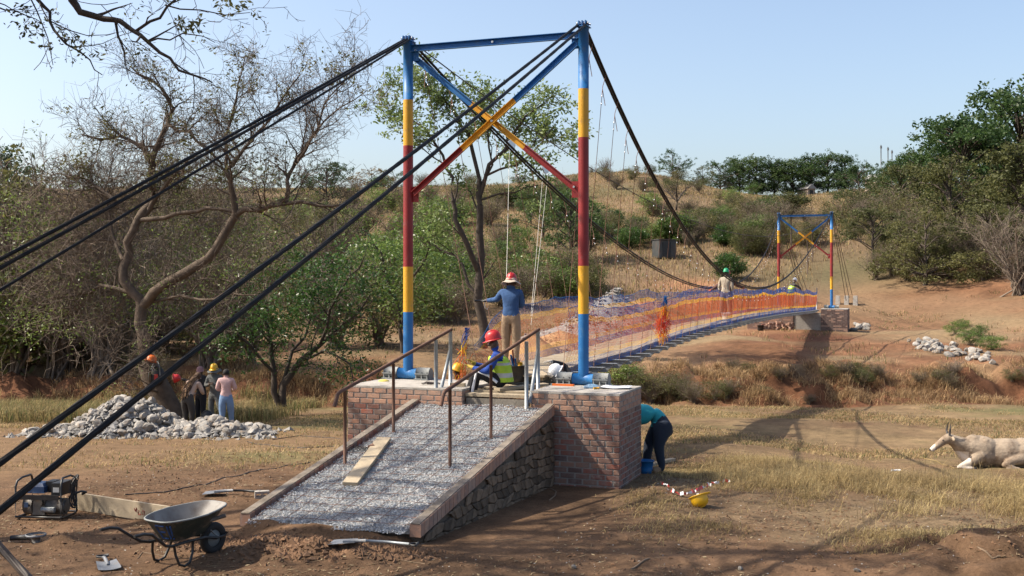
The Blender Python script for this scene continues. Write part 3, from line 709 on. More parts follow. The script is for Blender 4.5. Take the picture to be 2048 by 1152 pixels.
# ================================================================== SAFETY NET
def net(side, a0, a1, label, seed):
    ca, cz = .085, .05; H = 1.2; rows = int(H/cz); cols = int((a1-a0)/ca); wd = .0026
    r = np.random.RandomState(seed)
    def pos(i, j):   # grid indices -> world
        a = a0+i*ca; z = j*cz
        da = np.interp(a, [-.2, 2, 6.5, 10, 15, 20, 25, 34, 42, 48, 52], [1.47, 1.50, 1.50, 1.57, 1.63, 1.65, 1.65, 1.58, 1.46, 1.36, 1.34])
        sagk = 1-.035*np.sin(pi*((a % 1.0)))*(z/H)-.09*np.clip(vnoise(a, a*0, 1.7, seed), -.5, .5)*2*(z/H)
        bunch = 1-.55*np.exp(-((a-a0)/.8)**2)*(side < 0)
        zz = z*sagk*bunch
        b = .30*np.maximum(0, 1-np.maximum(a, 0)/12)+side*(.68+.07*z)+.03*vnoise(a, z*1.0, .55, seed+1)+.05*vnoise(a, z, 1.9, seed+2)
        return np.stack([b, a+.02*vnoise(a, z, .3, seed+3), da-.06+zz+.02*vnoise(a, z, .8, seed+4)], -1)
    mb = MB()
    I, J = np.meshgrid(np.arange(cols), np.arange(rows), indexing='ij')
    for sgn in (1, -1):
        i0 = I.ravel()+ (J.ravel() % 2)*.5; j0 = J.ravel().astype(float)
        P = pos(i0, j0); Q = pos(i0+.5*sgn, j0+1)
        d = Q-P; nrm = np.stack([np.zeros(len(d)), -d[:, 2], d[:, 1]], -1); nrm /= np.linalg.norm(nrm, axis=1)[:, None]+1e-9
        e3 = np.array([1.0, 0, 0]); o1 = nrm*wd; o2 = -nrm*wd*.5+e3*wd*.87; o3 = -nrm*wd*.5-e3*wd*.87
        V = np.stack([P+o1, P+o2, P+o3, Q+o1, Q+o2, Q+o3], 1).reshape(-1, 3)
        fr = (j0+.5)*cz/H
        mi = np.where(fr < .17, 0, np.where(fr < .26, 1, np.where(fr < .72, 2, np.where(fr < .81, 1, 0))))
        n = len(P); f = (np.arange(n)[:, None, None]*6+np.array([[0,1,4,3],[1,2,5,4],[2,0,3,5]])[None]); mi = np.repeat(mi, 3); f = f.reshape(-1, 4)
        base = mb.n; mb.v.append(V); mb.n += len(V)
        for k in range(3):
            if (mi == k).any(): mb.f.setdefault((4, k, False), []).append((f+base)[mi == k])
    t = thing('safety_net', label, 'safety net', W(0, 0, 0), BROT)
    tag(mb.build('netting', [M['nblue'], M['nyellow'], M['nred']], t), kind='stuff')
    q = MB(); aa = np.linspace(a0, a1, 120)
    q.tube(pos((aa-a0)/ca, np.full(120, rows*1.0)), .006, 4, 0); q.build('top_line', M['nblue'], t)
    return t, pos
def plast(n_, c):
    m = leafmat(n_, tuple(np.array(c)*.8), c, tuple(np.minimum(np.array(c)*1.15, .95)), trans=.35, rough=.5, rnd=.02); return m
M['nblue'] = plast('blue_netting', (.02,.14,.40)); M['nyellow'] = plast('yellow_netting', (.85,.43,.02)); M['nred'] = plast('orange_red_netting', (.62,.075,.025))
tn, posR = net(1, .9, 51.0, 'blue, yellow and red safety netting along the right side of the bridge deck', 50)
tn2, posL = net(-1, .3, 51.0, 'blue, yellow and red safety netting along the left side of the bridge deck', 60)
def bundle(par, pos, a, b, seed, n=130, wd=.13, z0=.0, H=1.25, lean=0, c=(0,0)):
    q = MB(); r = np.random.RandomState(seed)
    for i in range(n):
        f0 = r.rand(); f1 = min(1, f0+r.uniform(.08, .3)); s0_, s1_ = .3+.7*math.sin(pi*min(1, f0+.1)), .3+.7*math.sin(pi*min(1, f1+.05)); x0 = r.normal(0, wd*s0_); x1 = r.normal(0, wd*s1_); y0, y1 = r.normal(0, wd*1.6*s0_), r.normal(0, wd*1.6*s1_)
        fm = (f0+f1)/2; k = 0 if fm < .14 else 1 if fm < .28 else 2 if fm < .68 else 1 if fm < .8 else 0
        q.tube([(b+x0, a+y0+lean*f0, z0+f0*H), (b+(x0+x1)/2+r.normal(0, .03), a+(y0+y1)/2+lean*fm, z0+fm*H), (b+x1, a+y1+lean*f1, z0+f1*H)], .006, 3, k, cap=False, smooth=False)
    q.build('bunched_end', [M['nblue'], M['nyellow'], M['nred']], par)
bundle(tn, posR, 8.6, .84, 5, n=210, wd=.09, z0=dz(8.9)-.15, lean=.5)
bundle(tn2, posL, .1, -.62, 7, n=60, wd=.07, z0=dz(0)-.45, H=1.2, lean=.25)
q = MB(); q.tube([(.70, 51.0, dz(51)-.1), (.72, 51.0, dz(51)+1.25)], .03, 8); q.build('end_post', M['galv'], tn)
# ================================================================== VEGETATION
def rdir(r, n): v = r.normal(size=(n, 3)); return v/np.linalg.norm(v, axis=1)[:, None]
def add_leaves(mb, C, r, per, spread, size, m=0, aspect=.42, up=.25):
    C = np.asarray(C, float).reshape(-1, 3)
    if len(C) == 0: return
    P = np.repeat(C, per, 0); n = len(P)
    sp = np.asarray(spread); sp = np.repeat(sp, per)[:, None] if sp.ndim else sp
    P = P+r.normal(size=(n, 3))*sp*np.array([1, 1, .75])
    d = rdir(r, n); d[:, 2] = d[:, 2]*.7+up*.3; d /= np.linalg.norm(d, axis=1)[:, None]
    e = np.cross(d, rdir(r, n)); e /= np.linalg.norm(e, axis=1)[:, None]+1e-9
    s = (size*(.6+.8*r.rand(n)))[:, None]
    V = np.stack([P-d*s*.5, P+e*s*aspect*.5, P+d*s*.5, P-e*s*aspect*.5], 1).reshape(-1, 3)
    mb.add(V, np.arange(n)[:, None]*4+np.arange(4), m)
def limb_children(r, pts, r0, r1, lvl, out, tips, P):
    """pts: (k,3) path. out collects (pts, radii, sides); tips collects twig end points"""
    pts = np.asarray(pts, float); k = len(pts)
    out.append((pts, np.linspace(r0, r1, k), 8 if lvl == 0 else 5 if lvl == 1 else 3))
    if lvl >= P['levels']: tips.append(pts[-1]); tips.append(pts[k//2]); return
    seg = np.linalg.norm(np.diff(pts, axis=0), axis=1); L = seg.sum(); cum = np.r_[0, np.cumsum(seg)]/L
    nch = max(2, int(P['dens'][lvl]*L))
    for i in range(nch):
        f = P['start'][lvl]+(1-P['start'][lvl])*(i+r.rand())/nch
        j = min(np.searchsorted(cum, f)-1, k-2); j = max(j, 0); tt = (f-cum[j])/(cum[j+1]-cum[j]+1e-9)
        p = pts[j]*(1-tt)+pts[j+1]*tt; t = (pts[j+1]-pts[j])/(seg[j]+1e-9)
        a = rdir(r, 1)[0]; a = a-t*a.dot(t); a /= np.linalg.norm(a)+1e-9
        ang = r.uniform(*P['angle']); d = t*math.cos(ang)+a*math.sin(ang); d = d+np.array(P['bias'])*P['bw'][lvl]; d /= np.linalg.norm(d)
        l = P['len'][lvl]*r.uniform(.5, 1.15)*(1.15-.5*f); kk = 5 if lvl < 2 else 4
        q = [p]
        for s in range(kk-1):
            d = d+r.normal(size=3)*P['wob']+np.array(P['bias'])*.08; d /= np.linalg.norm(d); q.append(q[-1]+d*l/(kk-1))
        rr = max((r0+(r1-r0)*f)*.55, P['rmin']); limb_children(r, q, min(rr, P['rmax'][lvl]), P['rmin'], lvl+1, out, tips, P)
def emit(mb, out, m=0):
    for (pts, rad, n) in out: mb.tube(pts, rad, n, m, cap=False, smooth=n > 4)
def twigs(mb, C, r, per, spread, L, rad, m=0, up=.3):
    P = np.repeat(np.asarray(C, float), per, 0); n = len(P); P = P+r.normal(size=(n, 3))*spread; d = rdir(r, n); d[:, 2] += up; d /= np.linalg.norm(d, axis=1)[:, None]
    l = (L*(.4+r.rand(n)))[:, None]; b = P+d*l*.5+r.normal(size=(n, 3))*l*.12; t = P+d*l+r.normal(size=(n, 3))*l*.2
    e1 = np.cross(d, rdir(r, n)); e1 /= np.linalg.norm(e1, axis=1)[:, None]; e2 = np.cross(d, e1)
    V = []
    for Q, s in ((P, 1), (b, .8), (t, .4)):
        for k in range(3): a = k*2.094; V.append(Q+(e1*math.cos(a)+e2*math.sin(a))*rad*s)
    V = np.stack(V, 1).reshape(-1, 3); f = [[k+3*j, (k+1) % 3+3*j, (k+1) % 3+3*j+3, k+3*j+3] for j in range(2) for k in range(3)]
    mb.add(V, (np.array(f)[None]+np.arange(n)[:, None, None]*9).reshape(-1, 4), m)
# ---- shrub meshes (unit height 1, spread about 1)
def shrub_mesh(kind, seed):
    r = np.random.RandomState(seed); mb = MB()
    P = dict(levels=2, dens=(9, 16), start=(.25, .2), angle=(.35, 1.0), bias=(0, 0, .3), bw=(.4, .2), len=(.34, .17), wob=.22, rmin=.0016, rmax=(.008, .004))
    cfg = {'leafy': (16, 46, 70, .045, .085), 'olive': (18, 60, 60, .036, .075), 'twiggy': (34, 14, 22, .03, .06), 'bare': (30, 0, 0, .03, .05), 'dark': (10, 70, 85, .055, .085), 'acacia': (0, 60, 70, .022, .05)}[kind]
    out, tips = [], []
    ns = cfg[0]
    if kind == 'acacia':
        P['bias'] = (0, 0, .15)
        for i in range(6):
            an = r.rand()*6.28; q = [np.array([0, 0, 0]), np.array([.02, 0, .25]), np.array([.15*math.cos(an), .15*math.sin(an), .5]), np.array([.42*math.cos(an), .42*math.sin(an), .80+.05*r.rand()])]
            limb_children(r, q, .022, .006, 0, out, tips, P)
    for i in range(ns):
        an = r.rand()*6.28; sp = r.uniform(.1, .5); h = r.uniform(.55, .95)
        q = [np.array([.06*r.normal(), .06*r.normal(), -.03])]
        for s in range(1, 6):
            f = s/5; q.append(np.array([sp*f**1.3*math.cos(an)+.025*r.normal(), sp*f**1.3*math.sin(an)+.025*r.normal(), h*f]))
        limb_children(r, q, .010 if kind != 'dark' else .02, .003, 0, out, tips, P)
    if kind in ('leafy', 'olive', 'dark'): out = [o for i, o in enumerate(out) if i % 3 == 0 or len(o[0]) == 6]
    emit(mb, out, 1)
    nc, per, ls, sg = cfg[1], cfg[2], cfg[3], cfg[4]
    if nc:
        n = nc
        if kind == 'acacia': C = np.c_[r.uniform(-.6, .6, n), r.uniform(-.6, .6, n), np.full(n, .84)+r.normal(0, .025, n)]; C = C[np.hypot(C[:, 0], C[:, 1]) < .62]; C[:, 2] -= .15*np.hypot(C[:, 0], C[:, 1])**2
        else:
            u = rdir(r, n); rad = r.uniform(.45, 1.0, n)**.6; rad = rad*(1+.25*vnoise(u[:, 0]*3, u[:, 2]*3+u[:, 1]*2, 1, seed))
            C = u*rad[:, None]*np.array([.5, .5, .42])+np.array([0, 0, .5]); C = C[C[:, 2] > .07]
        add_leaves(mb, C, r, per, sg*r.uniform(.5, 1.25, len(C)), ls, 0)
        if kind not in ('acacia',):
            tp = np.array(tips); tp = tp[r.rand(len(tp)) < .25]; add_leaves(mb, tp, r, 4, .03, ls, 0)
    if kind in ('twiggy',): pass
    return mb
SH = {}
def shm(kind, i, leaf, twig):
    key = (kind, i, leaf, twig)
    if key not in SH:
        bkey = (kind, i)
        if bkey not in SH: SH[bkey] = shrub_mesh(kind, 100+i*7+len(kind))
        SH[key] = SH[bkey].mesh('shrub', [M[leaf], M[twig]])
    return SH[key]
KINDS = {
 'g': ('leafy', 'leaf_bright', 'twigbrown', 'fresh green leafy shrub', 'green shrubs'),
 'd': ('dark', 'leaf_dark', 'barkdark', 'dark green dense bush', 'dark bushes'),
 'o': ('olive', 'leaf_olive', 'twigbrown', 'dull olive scrub bush', 'olive scrub bushes'),
 't': ('twiggy', 'leaf_olive', 'twigbrown', 'grey brown twiggy bush', 'twiggy brown bushes'),
 'b': ('bare', 'leaf_olive', 'twig', 'leafless pale grey bush', 'leafless grey bushes'),
}
PLACE = ['on the dry slope']
def plant(kind, p, size, wide=1.0, i=None, label=None, name='shrub'):
    k = KINDS[kind]; i = random.randrange(3) if i is None else i
    o = obj(name, shm(k[0], i, k[1], k[2]), None, (p.x, p.y, p.z-.05*size), random.uniform(0, 6.28))
    o.scale = (size*wide, size*wide*random.uniform(.85, 1.15), size); return tag(o, label or k[3]+' '+PLACE[0], 'shrub', None if label else k[4]+' '+PLACE[0])
def scatter(poly, n, kinds, smin, smax, seed, wide=(.9, 1.4), hi=230, ok=None):
    r = random.Random(seed); x0, y0, x1, y1 = poly; c = 0
    for _ in range(n*3):
        if c >= n: break
        px, py = r.uniform(x0, x1), r.uniform(y0, y1)
        if ok and not ok(px, py): continue
        p = G(px, py, 14, hi)
        if p is None: continue
        plant(r.choice(kinds), p, r.uniform(smin, smax), r.uniform(*wide)); c += 1
# hillside scrub
def reg(place, *a, **k): PLACE[0] = place; scatter(*a, **k)
reg('on the upper hillside left of the far tower', (560, 396, 1215, 450), 26, 'ootgtod', 2.6, 4.4, 1)
reg('on the middle hillside behind the near tower', (560, 450, 1215, 520), 23, 'ootgtob', 2.6, 4.4, 19)
reg('on the lower hillside behind the near tower', (560, 520, 1200, 590), 24, 'otgogtb', 2.2, 3.8, 2)
reg('on the lower slope right of the near tower', (1200, 430, 1560, 500), 30, 'oottgdo', 2.0, 3.4, 33)
reg('on the open slope between the cables', (1210, 400, 1500, 560), 18, 'oottgd', 1.3, 2.9, 3, ok=lambda x, y: not (y > 500 and x < 1420) and not (1440 < x and y < 400))
reg('behind the far tower', (1480, 420, 1720, 512), 24, 'ootbo', 1.8, 3.0, 5)
reg('on the wooded right slope', (1690, 420, 2060, 500), 25, 'ootobo', 3.2, 5.4, 7)
reg('at the foot of the wooded right slope', (1740, 500, 2060, 562), 27, 'ootbt', 2.4, 4.4, 8)
reg('below the skyline in the middle', (1205, 350, 1480, 400), 14, 'otbt', 1.4, 2.6, 9)
# hedge of growth on the far bank at left, two depths
reg('in the back of the left thicket', (-60, 560, 780, 640), 18, 'tobttg', 5.0, 7.6, 11, (.9, 1.3))
reg('in the front of the left thicket on the bank', (-60, 645, 760, 740), 28, 'ttbtbog', 2.8, 5.4, 12, (.9, 1.3))
reg('in the undergrowth at far left', (-60, 640, 300, 780), 12, 'gtot', 1.6, 4.0, 13)
reg('round the slender tree', (760, 590, 1000, 655), 14, 'togtt', 2.0, 3.6, 14, ok=lambda x, y: y < 640 or x < 930)
reg('beyond the left net', (1000, 575, 1180, 618), 8, 'gotd', 2.0, 3.2, 15)
reg('high behind the crooked tree', (-60, 450, 560, 570), 10, 'tobot', 5.5, 8.0, 17, (.9, 1.3))
PLACE[0] = 'on the edge of the eroded bank'
for _ in range(16):
    x_ = random.uniform(2.5, 24); y_ = random.uniform(43.6, 47.6); plant(random.choice('ttobto'), Vector((x_, y_, T(x_, y_))), random.uniform(.35, .75), random.uniform(1.3, 2.2))
PLACE[0] = 'standing tall in the left thicket'
for (px, py, s, k) in ((35, 745, 9.6, 'o'), (125, 748, 8.4, 't'), (205, 742, 8.0, 'b'), (415, 735, 6.4, 't'), (505, 730, 6.0, 'o'), (80, 720, 9.0, 'b'), (300, 725, 6.0, 'b')):
    plant(k, G(px, py, 20, 80), s, .8)
PLACE[0] = 'along the red bank at right'
# growth on the near side of the red bank at right
for (px, py, s, k) in ((1262, 800, 1.5, 'o'), (1300, 806, 1.15, 't'), (1335, 800, 1.2, 'o'), (1385, 806, .9, 't'), (1430, 800, .9, 'o'), (1240, 795, 1.6, 'g'), (1360, 790, 1.0, 't'), (1455, 795, .8, 't'), (1690, 752, .7, 't'), (1720, 760, .6, 'o'), (1760, 756, .7, 't'), (1840, 770, .6, 't'), (1900, 778, .6, 't'), (1660, 756, .6, 'o')):
    p = G(px, py, 20, 80); plant(k, p, s, 1.5)
for (px, py, s) in ((1910, 668, .8), (1940, 690, .9), (1985, 700, .8), (1925, 655, .6), (1960, 672, .7)):
    plant('g', G(px, py, 20, 100), s, 1.6, label=None)
PLACE[0] = 'along the hill crest'
for i in range(14):
    px = random.uniform(560, 1480); Y_ = random.uniform(192, 212); q_ = PX(px, 370, Y_); q_.z = T(q_.x, q_.y); plant(random.choice('otbtood'), q_, random.uniform(1.6, 3.2), random.uniform(1, 1.6))
# ---- trees
def tree_obj(name, label, base, out, mats, leafmb=None, group=None, scale=1):
    t = thing(name, label, 'tree', base, 0, group); mb = MB(); emit(mb, out, 0); mb.build('trunk', mats[0], t)
    if leafmb is not None and leafmb.n: leafmb.build('crown', mats[1:], t)
    return t
def pxpath(pts, Y, base, jit=0, r=None):
    q = []
    for i, p in enumerate(pts):
        Yd = Y+(p[2] if len(p) > 2 else 0); v = PX(p[0], p[1], Yd); q.append(np.array(v)-np.array(base))
    q = np.array(q)
    # smooth by inserting midpoints with slight irregularity
    if r is not None and len(q) > 1:
        o = [q[0]]
        for a, b in zip(q[:-1], q[1:]): o += [(a+b)/2+r.normal(size=3)*np.linalg.norm(b-a)*jit, b]
        q = np.array(o)
    return q
# big half bare tree on the left
r = np.random.RandomState(21); Y1 = 31.8; bs = PX(350, 862, Y1); bs.z = T(bs.x, bs.y)-.05; out, tips = [], []
PT1 = dict(levels=3, dens=(4.4, 6.2, 9), start=(.10, .15, .1), angle=(.4, 1.15), bias=(0, 0, .35), bw=(.35, .25, .1), len=(1.5, .80, .42), wob=.24, rmin=.0045, rmax=(.032, .014, .007))
def L(pts, r0, r1, P=PT1, jit=.07): limb_children(r, pxpath(pts, Y1, bs, jit, r), r0, r1, 0, out, tips, P)
trunk = pxpath([(350, 862), (340, 820), (322, 785), (303, 750), (294, 725)], Y1, bs, .02, r); out.append((trunk, np.linspace(.40, .27, len(trunk)), 14))
PTt = dict(PT1); PTt['dens'] = (.6, 2.4, 5)
L([(300, 760), (289, 700), (287, 672), (283, 613)], .20, .17, PTt)
L([(283, 613), (267, 588), (246, 538), (254, 484), (275, 442)], .15, .12, PTt)
L([(275, 442), (308, 400, .3), (304, 340), (320, 280), (336, 248), (348, 216), (332, 192), (304, 160), (260, 132)], .12, .02)
L([(275, 442), (308, 400), (350, 345, -.4), (372, 324, -.7)], .09, .03)
L([(310, 330), (285, 290, .5), (260, 280, .6), (200, 280, 1), (165, 270, 1)], .07, .02)
L([(230, 400, .2), (190, 370, .5), (140, 355, .8), (100, 350, 1)], .05, .015)
L([(246, 520), (225, 470, .5), (215, 410, .6), (180, 350, .8)], .06, .02)
L([(336, 248), (380, 262, -.5), (410, 296, -.7), (445, 330, -.6)], .05, .03)
L([(283, 613), (308, 584, -.3), (354, 555, -.6), (417, 517, -.8), (442, 480, -.9), (471, 430, -1)], .16, .12, PTt)
L([(280, 440), (330, 436, -.3), (380, 424, -.5), (412, 416, -.8), (471, 425, -1)], .07, .05, PTt)
L([(471, 430, -1), (464, 380, -1.1), (452, 340, -1.2), (464, 332, -1.2), (516, 264, -1.3), (548, 224, -1.3), (600, 150, -1.3)], .10, .015)
L([(452, 340, -1.2), (452, 272, -1), (472, 200, -.8), (476, 168, -.8), (490, 110, -.8)], .05, .012)
L([(471, 430, -1), (520, 420, -1.2), (568, 408, -1.4), (640, 412, -1.5), (690, 408, -1.5)], .10, .02)
L([(571, 405, -1.4), (576, 384, -1.4), (574, 360, -1.3), (588, 332, -1.2), (620, 280, -1.1), (640, 240, -1), (660, 192, -1), (705, 132, -1)], .075, .012)
L([(588, 332, -1.2), (625, 270, -1.8), (680, 215, -2.2), (735, 180, -2.4)], .04, .01)
L([(267, 588), (200, 570, .8), (150, 590, 1.2), (90, 600, 1.5)], .06, .015)
L([(300, 605), (400, 600, -1), (450, 585, -1.5), (520, 590, -1.8)], .05, .015)
L([(330, 790), (300, 740, -.8), (230, 715, -1), (190, 690, -1.1)], .04, .012)
tp = np.array(tips); lm = MB()
hi_ = tp[(tp[:, 2]+bs.z > 5.6) & (r.rand(len(tp)) < .075)]; hi_ = hi_[vnoise(hi_[:, 0], hi_[:, 2], .9, 91) > -.02]; add_leaves(lm, hi_, r, 12, .10, .10, 0)
lo_ = tp[(r.rand(len(tp)) < .035) & (tp[:, 2]+bs.z < 6)]; add_leaves(lm, lo_, r, 7, .12, .08, 1)
tt_ = tree_obj('tree', 'big crooked half bare tree with leaning thick trunk behind the rock pile', bs, out, [M['bark'], M['leaf_olive'], M['leaf_bright']], lm)
q = MB(); sel = tp[r.rand(len(tp)) < .30]; twigs(q, sel, r, 1, .08, .55, .0060, 0, .45)
ex = []
for (cx, cy, sx, sy, n) in ((190, 400, 100, 50, 380), (120, 500, 80, 50, 330), (260, 350, 60, 50, 150), (420, 370, 70, 60, 170), (330, 500, 70, 60, 160), (170, 600, 90, 50, 260), (470, 470, 60, 40, 110)):
    for _ in range(n): ex.append(np.array(PX(cx+r.normal()*sx*.75, cy+r.normal()*sy*.75, 33.6+r.normal()*.9))-np.array(bs))
twigs(q, ex, r, 3, .25, .9, .0072, 0, -.15)
lg = []
for (cx, cy, sx, sy, n) in ((60, 470, 60, 90, 60), (200, 560, 90, 60, 40), (330, 560, 70, 60, 45), (430, 480, 60, 50, 40), (90, 640, 60, 40, 30), (540, 470, 60, 50, 40)):
    for _ in range(n): lg.append(np.array(PX(cx+r.normal()*sx*.7, cy+r.normal()*sy*.7, 34.4+r.normal()*1.0))-np.array(bs))
lq = MB(); add_leaves(lq, lg, r, 22, .22, .10, 0)
lq.build('climbing_leaves', M['leaf_bright'], tt_)
tag(q.build('fine_twigs', M['twigbrown'], tt_), kind='stuff')
print('T1', len(out))
# dark leafy tree behind the people
r = np.random.RandomState(22); Y1 = 37.5; bs = PX(565, 812, Y1); bs.z = T(bs.x, bs.y)-.05; out, tips = [], []
P2 = dict(levels=2, dens=(2.4, 4.2), start=(.2, .2), angle=(.4, 1.1), bias=(0, 0, .1), bw=(.2, .1), len=(1.2, .6), wob=.2, rmin=.006, rmax=(.04, .018))
L([(565, 812), (566, 770), (600, 722), (640, 690), (690, 645), (740, 590)], .15, .03, P2)
L([(560, 812), (548, 745), (542, 690), (530, 640), (500, 600)], .12, .03, P2)
L([(600, 722), (650, 700, -.5), (700, 728, -.8), (708, 775, -.9)], .06, .015, P2)
L([(566, 770), (585, 700, .5), (620, 640, .8), (600, 570, 1)], .08, .02, P2)
L([(640, 690), (660, 620, -.6), (700, 550, -.8), (730, 510, -1)], .06, .02, P2)
L([(548, 745), (500, 690, -.6), (440, 650, -.9), (410, 610, -1)], .06, .02, P2)
tp = np.array(tips); lm = MB(); k = tp[r.rand(len(tp)) < .75]; add_leaves(lm, k, r, 12, .2, .12, 0)
ex = []
for (cx, cy, sx, sy, n) in ((600, 600, 110, 55, 110), (680, 560, 80, 60, 80), (470, 680, 55, 40, 45), (700, 740, 45, 40, 40), (560, 650, 60, 40, 40), (620, 540, 120, 30, 50)):
    for _ in range(n): ex.append(np.array(PX(cx+r.normal()*sx*.6, cy+r.normal()*sy*.6, Y1+r.normal()*.9))-np.array(bs))
add_leaves(lm, ex, r, 15, .19, .13, 0)
tree_obj('tree', 'dark glossy leaved tree with forked trunk behind the group of people', bs, out, [M['barkdark'], M['leaf_dark']], lm)
# mid green leafy tree left of the near left post
r = np.random.RandomState(23); Y1 = 44; bs = PX(800, 720, 52); bs.z = T(bs.x, bs.y)-.05; out, tips = [], []; Y1 = 52
L([(805, 715), (800, 660), (792, 600), (770, 540), (740, 480)], .12, .03, P2); L([(800, 660), (815, 590), (850, 520), (870, 450)], .09, .03, P2)
tp = np.array(tips); lm = MB(); add_leaves(lm, tp[r.rand(len(tp)) < .6], r, 10, .25, .16, 0); ex = []
for (cx, cy, sx, sy, n) in ((790, 500, 70, 55, 95), (860, 440, 70, 50, 90), (900, 520, 55, 60, 70), (780, 590, 40, 50, 45), (840, 600, 50, 40, 35)):
    for _ in range(n): ex.append(np.array(PX(cx+r.normal()*sx*.6, cy+r.normal()*sy*.6, Y1+r.normal()*1.2))-np.array(bs))
add_leaves(lm, ex, r, 14, .25, .16, 0)
tree_obj('tree', 'bright leafy green tree seen behind the near left striped post', bs, out, [M['barkdark'], M['leaf_bright']], lm)
# tall thin tree framed by the near tower
r = np.random.RandomState(24); Y1 = 50; bs = PX(965, 690, Y1); bs.z = T(bs.x, bs.y)-.05; out, tips = [], []
P3 = dict(levels=3, dens=(1.5, 2.6, 3.6), start=(.3, .2, .15), angle=(.35, .95), bias=(0, 0, .25), bw=(.3, .2, .1), len=(2.3, 1.3, .7), wob=.17, rmin=.009, rmax=(.06, .028, .014))
P3b = dict(P3); P3b['dens'] = (.5, 1.6, 3)
L([(965, 695), (965, 640), (960, 540), (959, 468), (960, 410)], .24, .14, P3b)
L([(960, 410), (966, 373), (1010, 300), (1039, 249), (1070, 220), (1095, 205)], .12, .02, P3)
L([(960, 410), (959, 359), (937, 268), (915, 231), (880, 190), (845, 172)], .12, .02, P3)
L([(957, 545), (935, 490, -.5), (910, 440, -.8), (906, 402, -.8)], .13, .10, P3b)
L([(906, 402, -.8), (906, 355, -.8), (886, 311, -.6), (849, 257, -.4), (809, 224, 0), (785, 235, .3)], .09, .02, P3)
L([(955, 590), (925, 530, .5), (880, 500, 1), (850, 480, 1.2)], .09, .03, P3b)
L([(962, 370), (985, 330, .8), (975, 260, 1), (960, 200, 1.2)], .07, .02, P3)
L([(975, 350), (1030, 330, -.8), (1080, 290, -1), (1110, 250, -1)], .06, .015, P3)
L([(962, 400), (1030, 385, -.3), (1075, 370, -.5)], .05, .015, P3)
tp = np.array(tips); lm = MB(); up_ = tp[tp[:, 2] > 5.5]; add_leaves(lm, up_[r.rand(len(up_)) < .95], r, 12, .20, .20, 0)
lo2 = tp[tp[:, 2] <= 7]; add_leaves(lm, lo2[r.rand(len(lo2)) < .7], r, 9, .25, .14, 1)
tree_obj('tree', 'tall slender tree with pale young leaves framed by the near tower', bs, out, [M['barkdark'], M['leaf_pale'], M['leaf_bright']], lm)
print('T3', len(out))
# overhanging tree standing left of the picture, sparse boughs reaching in at the top
r = np.random.RandomState(25); Y1 = 13.0; bs = Vector((-11.5, 12.5, 0)); bs.z = T(-11.5, 12.5)-.05; out, tips = [], []
P4 = dict(levels=3, dens=(3.0, 5.0, 7.5), start=(.12, .1, .1), angle=(.4, 1.2), bias=(.1, 0, -.1), bw=(.2, .1, 0), len=(.85, .42, .2), wob=.18, rmin=.003, rmax=(.022, .009, .005))
P4b = dict(levels=3, dens=(1.5, 1.9, 2.4), start=(.15, .15, .1), angle=(.4, 1.1), bias=(.1, 0, .12), bw=(.2, .15, .1), len=(2.4, 1.3, .7), wob=.18, rmin=.005, rmax=(.06, .03, .014))
def A(pts, r0, r1, P): limb_children(r, np.array(pts, float)-np.array(bs), r0, r1, 0, out, tips, P)
out.append((np.array([(0, 0, 0), (.1, 0, 1.5), (.3, .1, 3.0), (.6, .1, 4.4)], float), np.array([.42, .34, .30, .26]), 14))
A([(-10.9, 12.6, 4.3), (-9.2, 12.8, 6.2), (-7.2, 13, 7.3), (-5.9, 13, 7.2), tuple(PX(140, -30, 13))], .17, .055, dict(P4b, dens=(.7, 1.5, 2.2)))
nt0 = len(tips)
L([(140, -30), (144, 0), (160, 24), (208, 38), (240, 42), (264, 60), (296, 84), (340, 116), (392, 152), (425, 165)], .050, .008, P4)
L([(264, 62), (272, 62), (320, 36), (350, 0), (380, -40)], .022, .012, P4)
L([(20, -60), (76, 0), (100, 24), (108, 60), (132, 88), (180, 120), (205, 150)], .026, .005, P4)
L([(330, 10), (400, 20), (450, 30), (500, 25)], .010, .004, P4)
L([(296, 84), (340, 80), (390, 70), (430, 85)], .012, .004, P4)
for (x, y) in ((40, 30), (0, 10)): L([(-60, y-30), (x-30, y-10), (x+10, y), (x+50, y+20)], .012, .004, P4)
nt1 = len(tips)
A([(-10.9, 12.6, 4.4), (-10.0, 12.4, 7.0), (-8.0, 12.0, 9.2), (-5.0, 11.6, 10.6), (-2.0, 11.2, 11.4), (.5, 11, 11.6)], .17, .03, P4b)
A([(-9.3, 12.3, 8.0), (-8.2, 13.8, 9.5), (-6.4, 15.2, 10.6), (-4, 16, 11.4)], .10, .03, P4b)
A([(-9.2, 12.3, 8.0), (-7.6, 10.8, 9.2), (-5, 9.6, 9.9), (-2.4, 9, 10.2)], .10, .03, P4b)
A([(-10.2, 13, 6), (-8.6, 14, 7.4), (-7.2, 15, 8.0), (-5.4, 16, 8.7)], .08, .03, P4b)
A([(-9.4, 12.6, 6.6), (-7.4, 12.4, 7.7), (-5.6, 12.2, 8.1)], .08, .03, P4b)
A([(-8.6, 14, 7.4), (-7.6, 13.4, 8.3), (-6.6, 13.8, 8.9)], .07, .03, P4b)
A([(-10.6, 12.5, 5.5), (-10.2, 14.4, 7.2), (-9.8, 16.5, 8.4), (-9.2, 18.5, 9.0)], .10, .03, P4b)
tp = np.array(tips); lm = MB(); near = tp[nt0:nt1]; hi4 = np.concatenate([tp[:nt0], tp[nt1:]]); wz = hi4+np.array(bs); hi4 = hi4[(wz[:, 2]-CAMZ)/np.maximum(wz[:, 1], 1) > .285]
nn = near[(r.rand(len(near)) < .10)]; add_leaves(lm, nn, r, 8, .05, .055, 0, aspect=.36)
cl = []
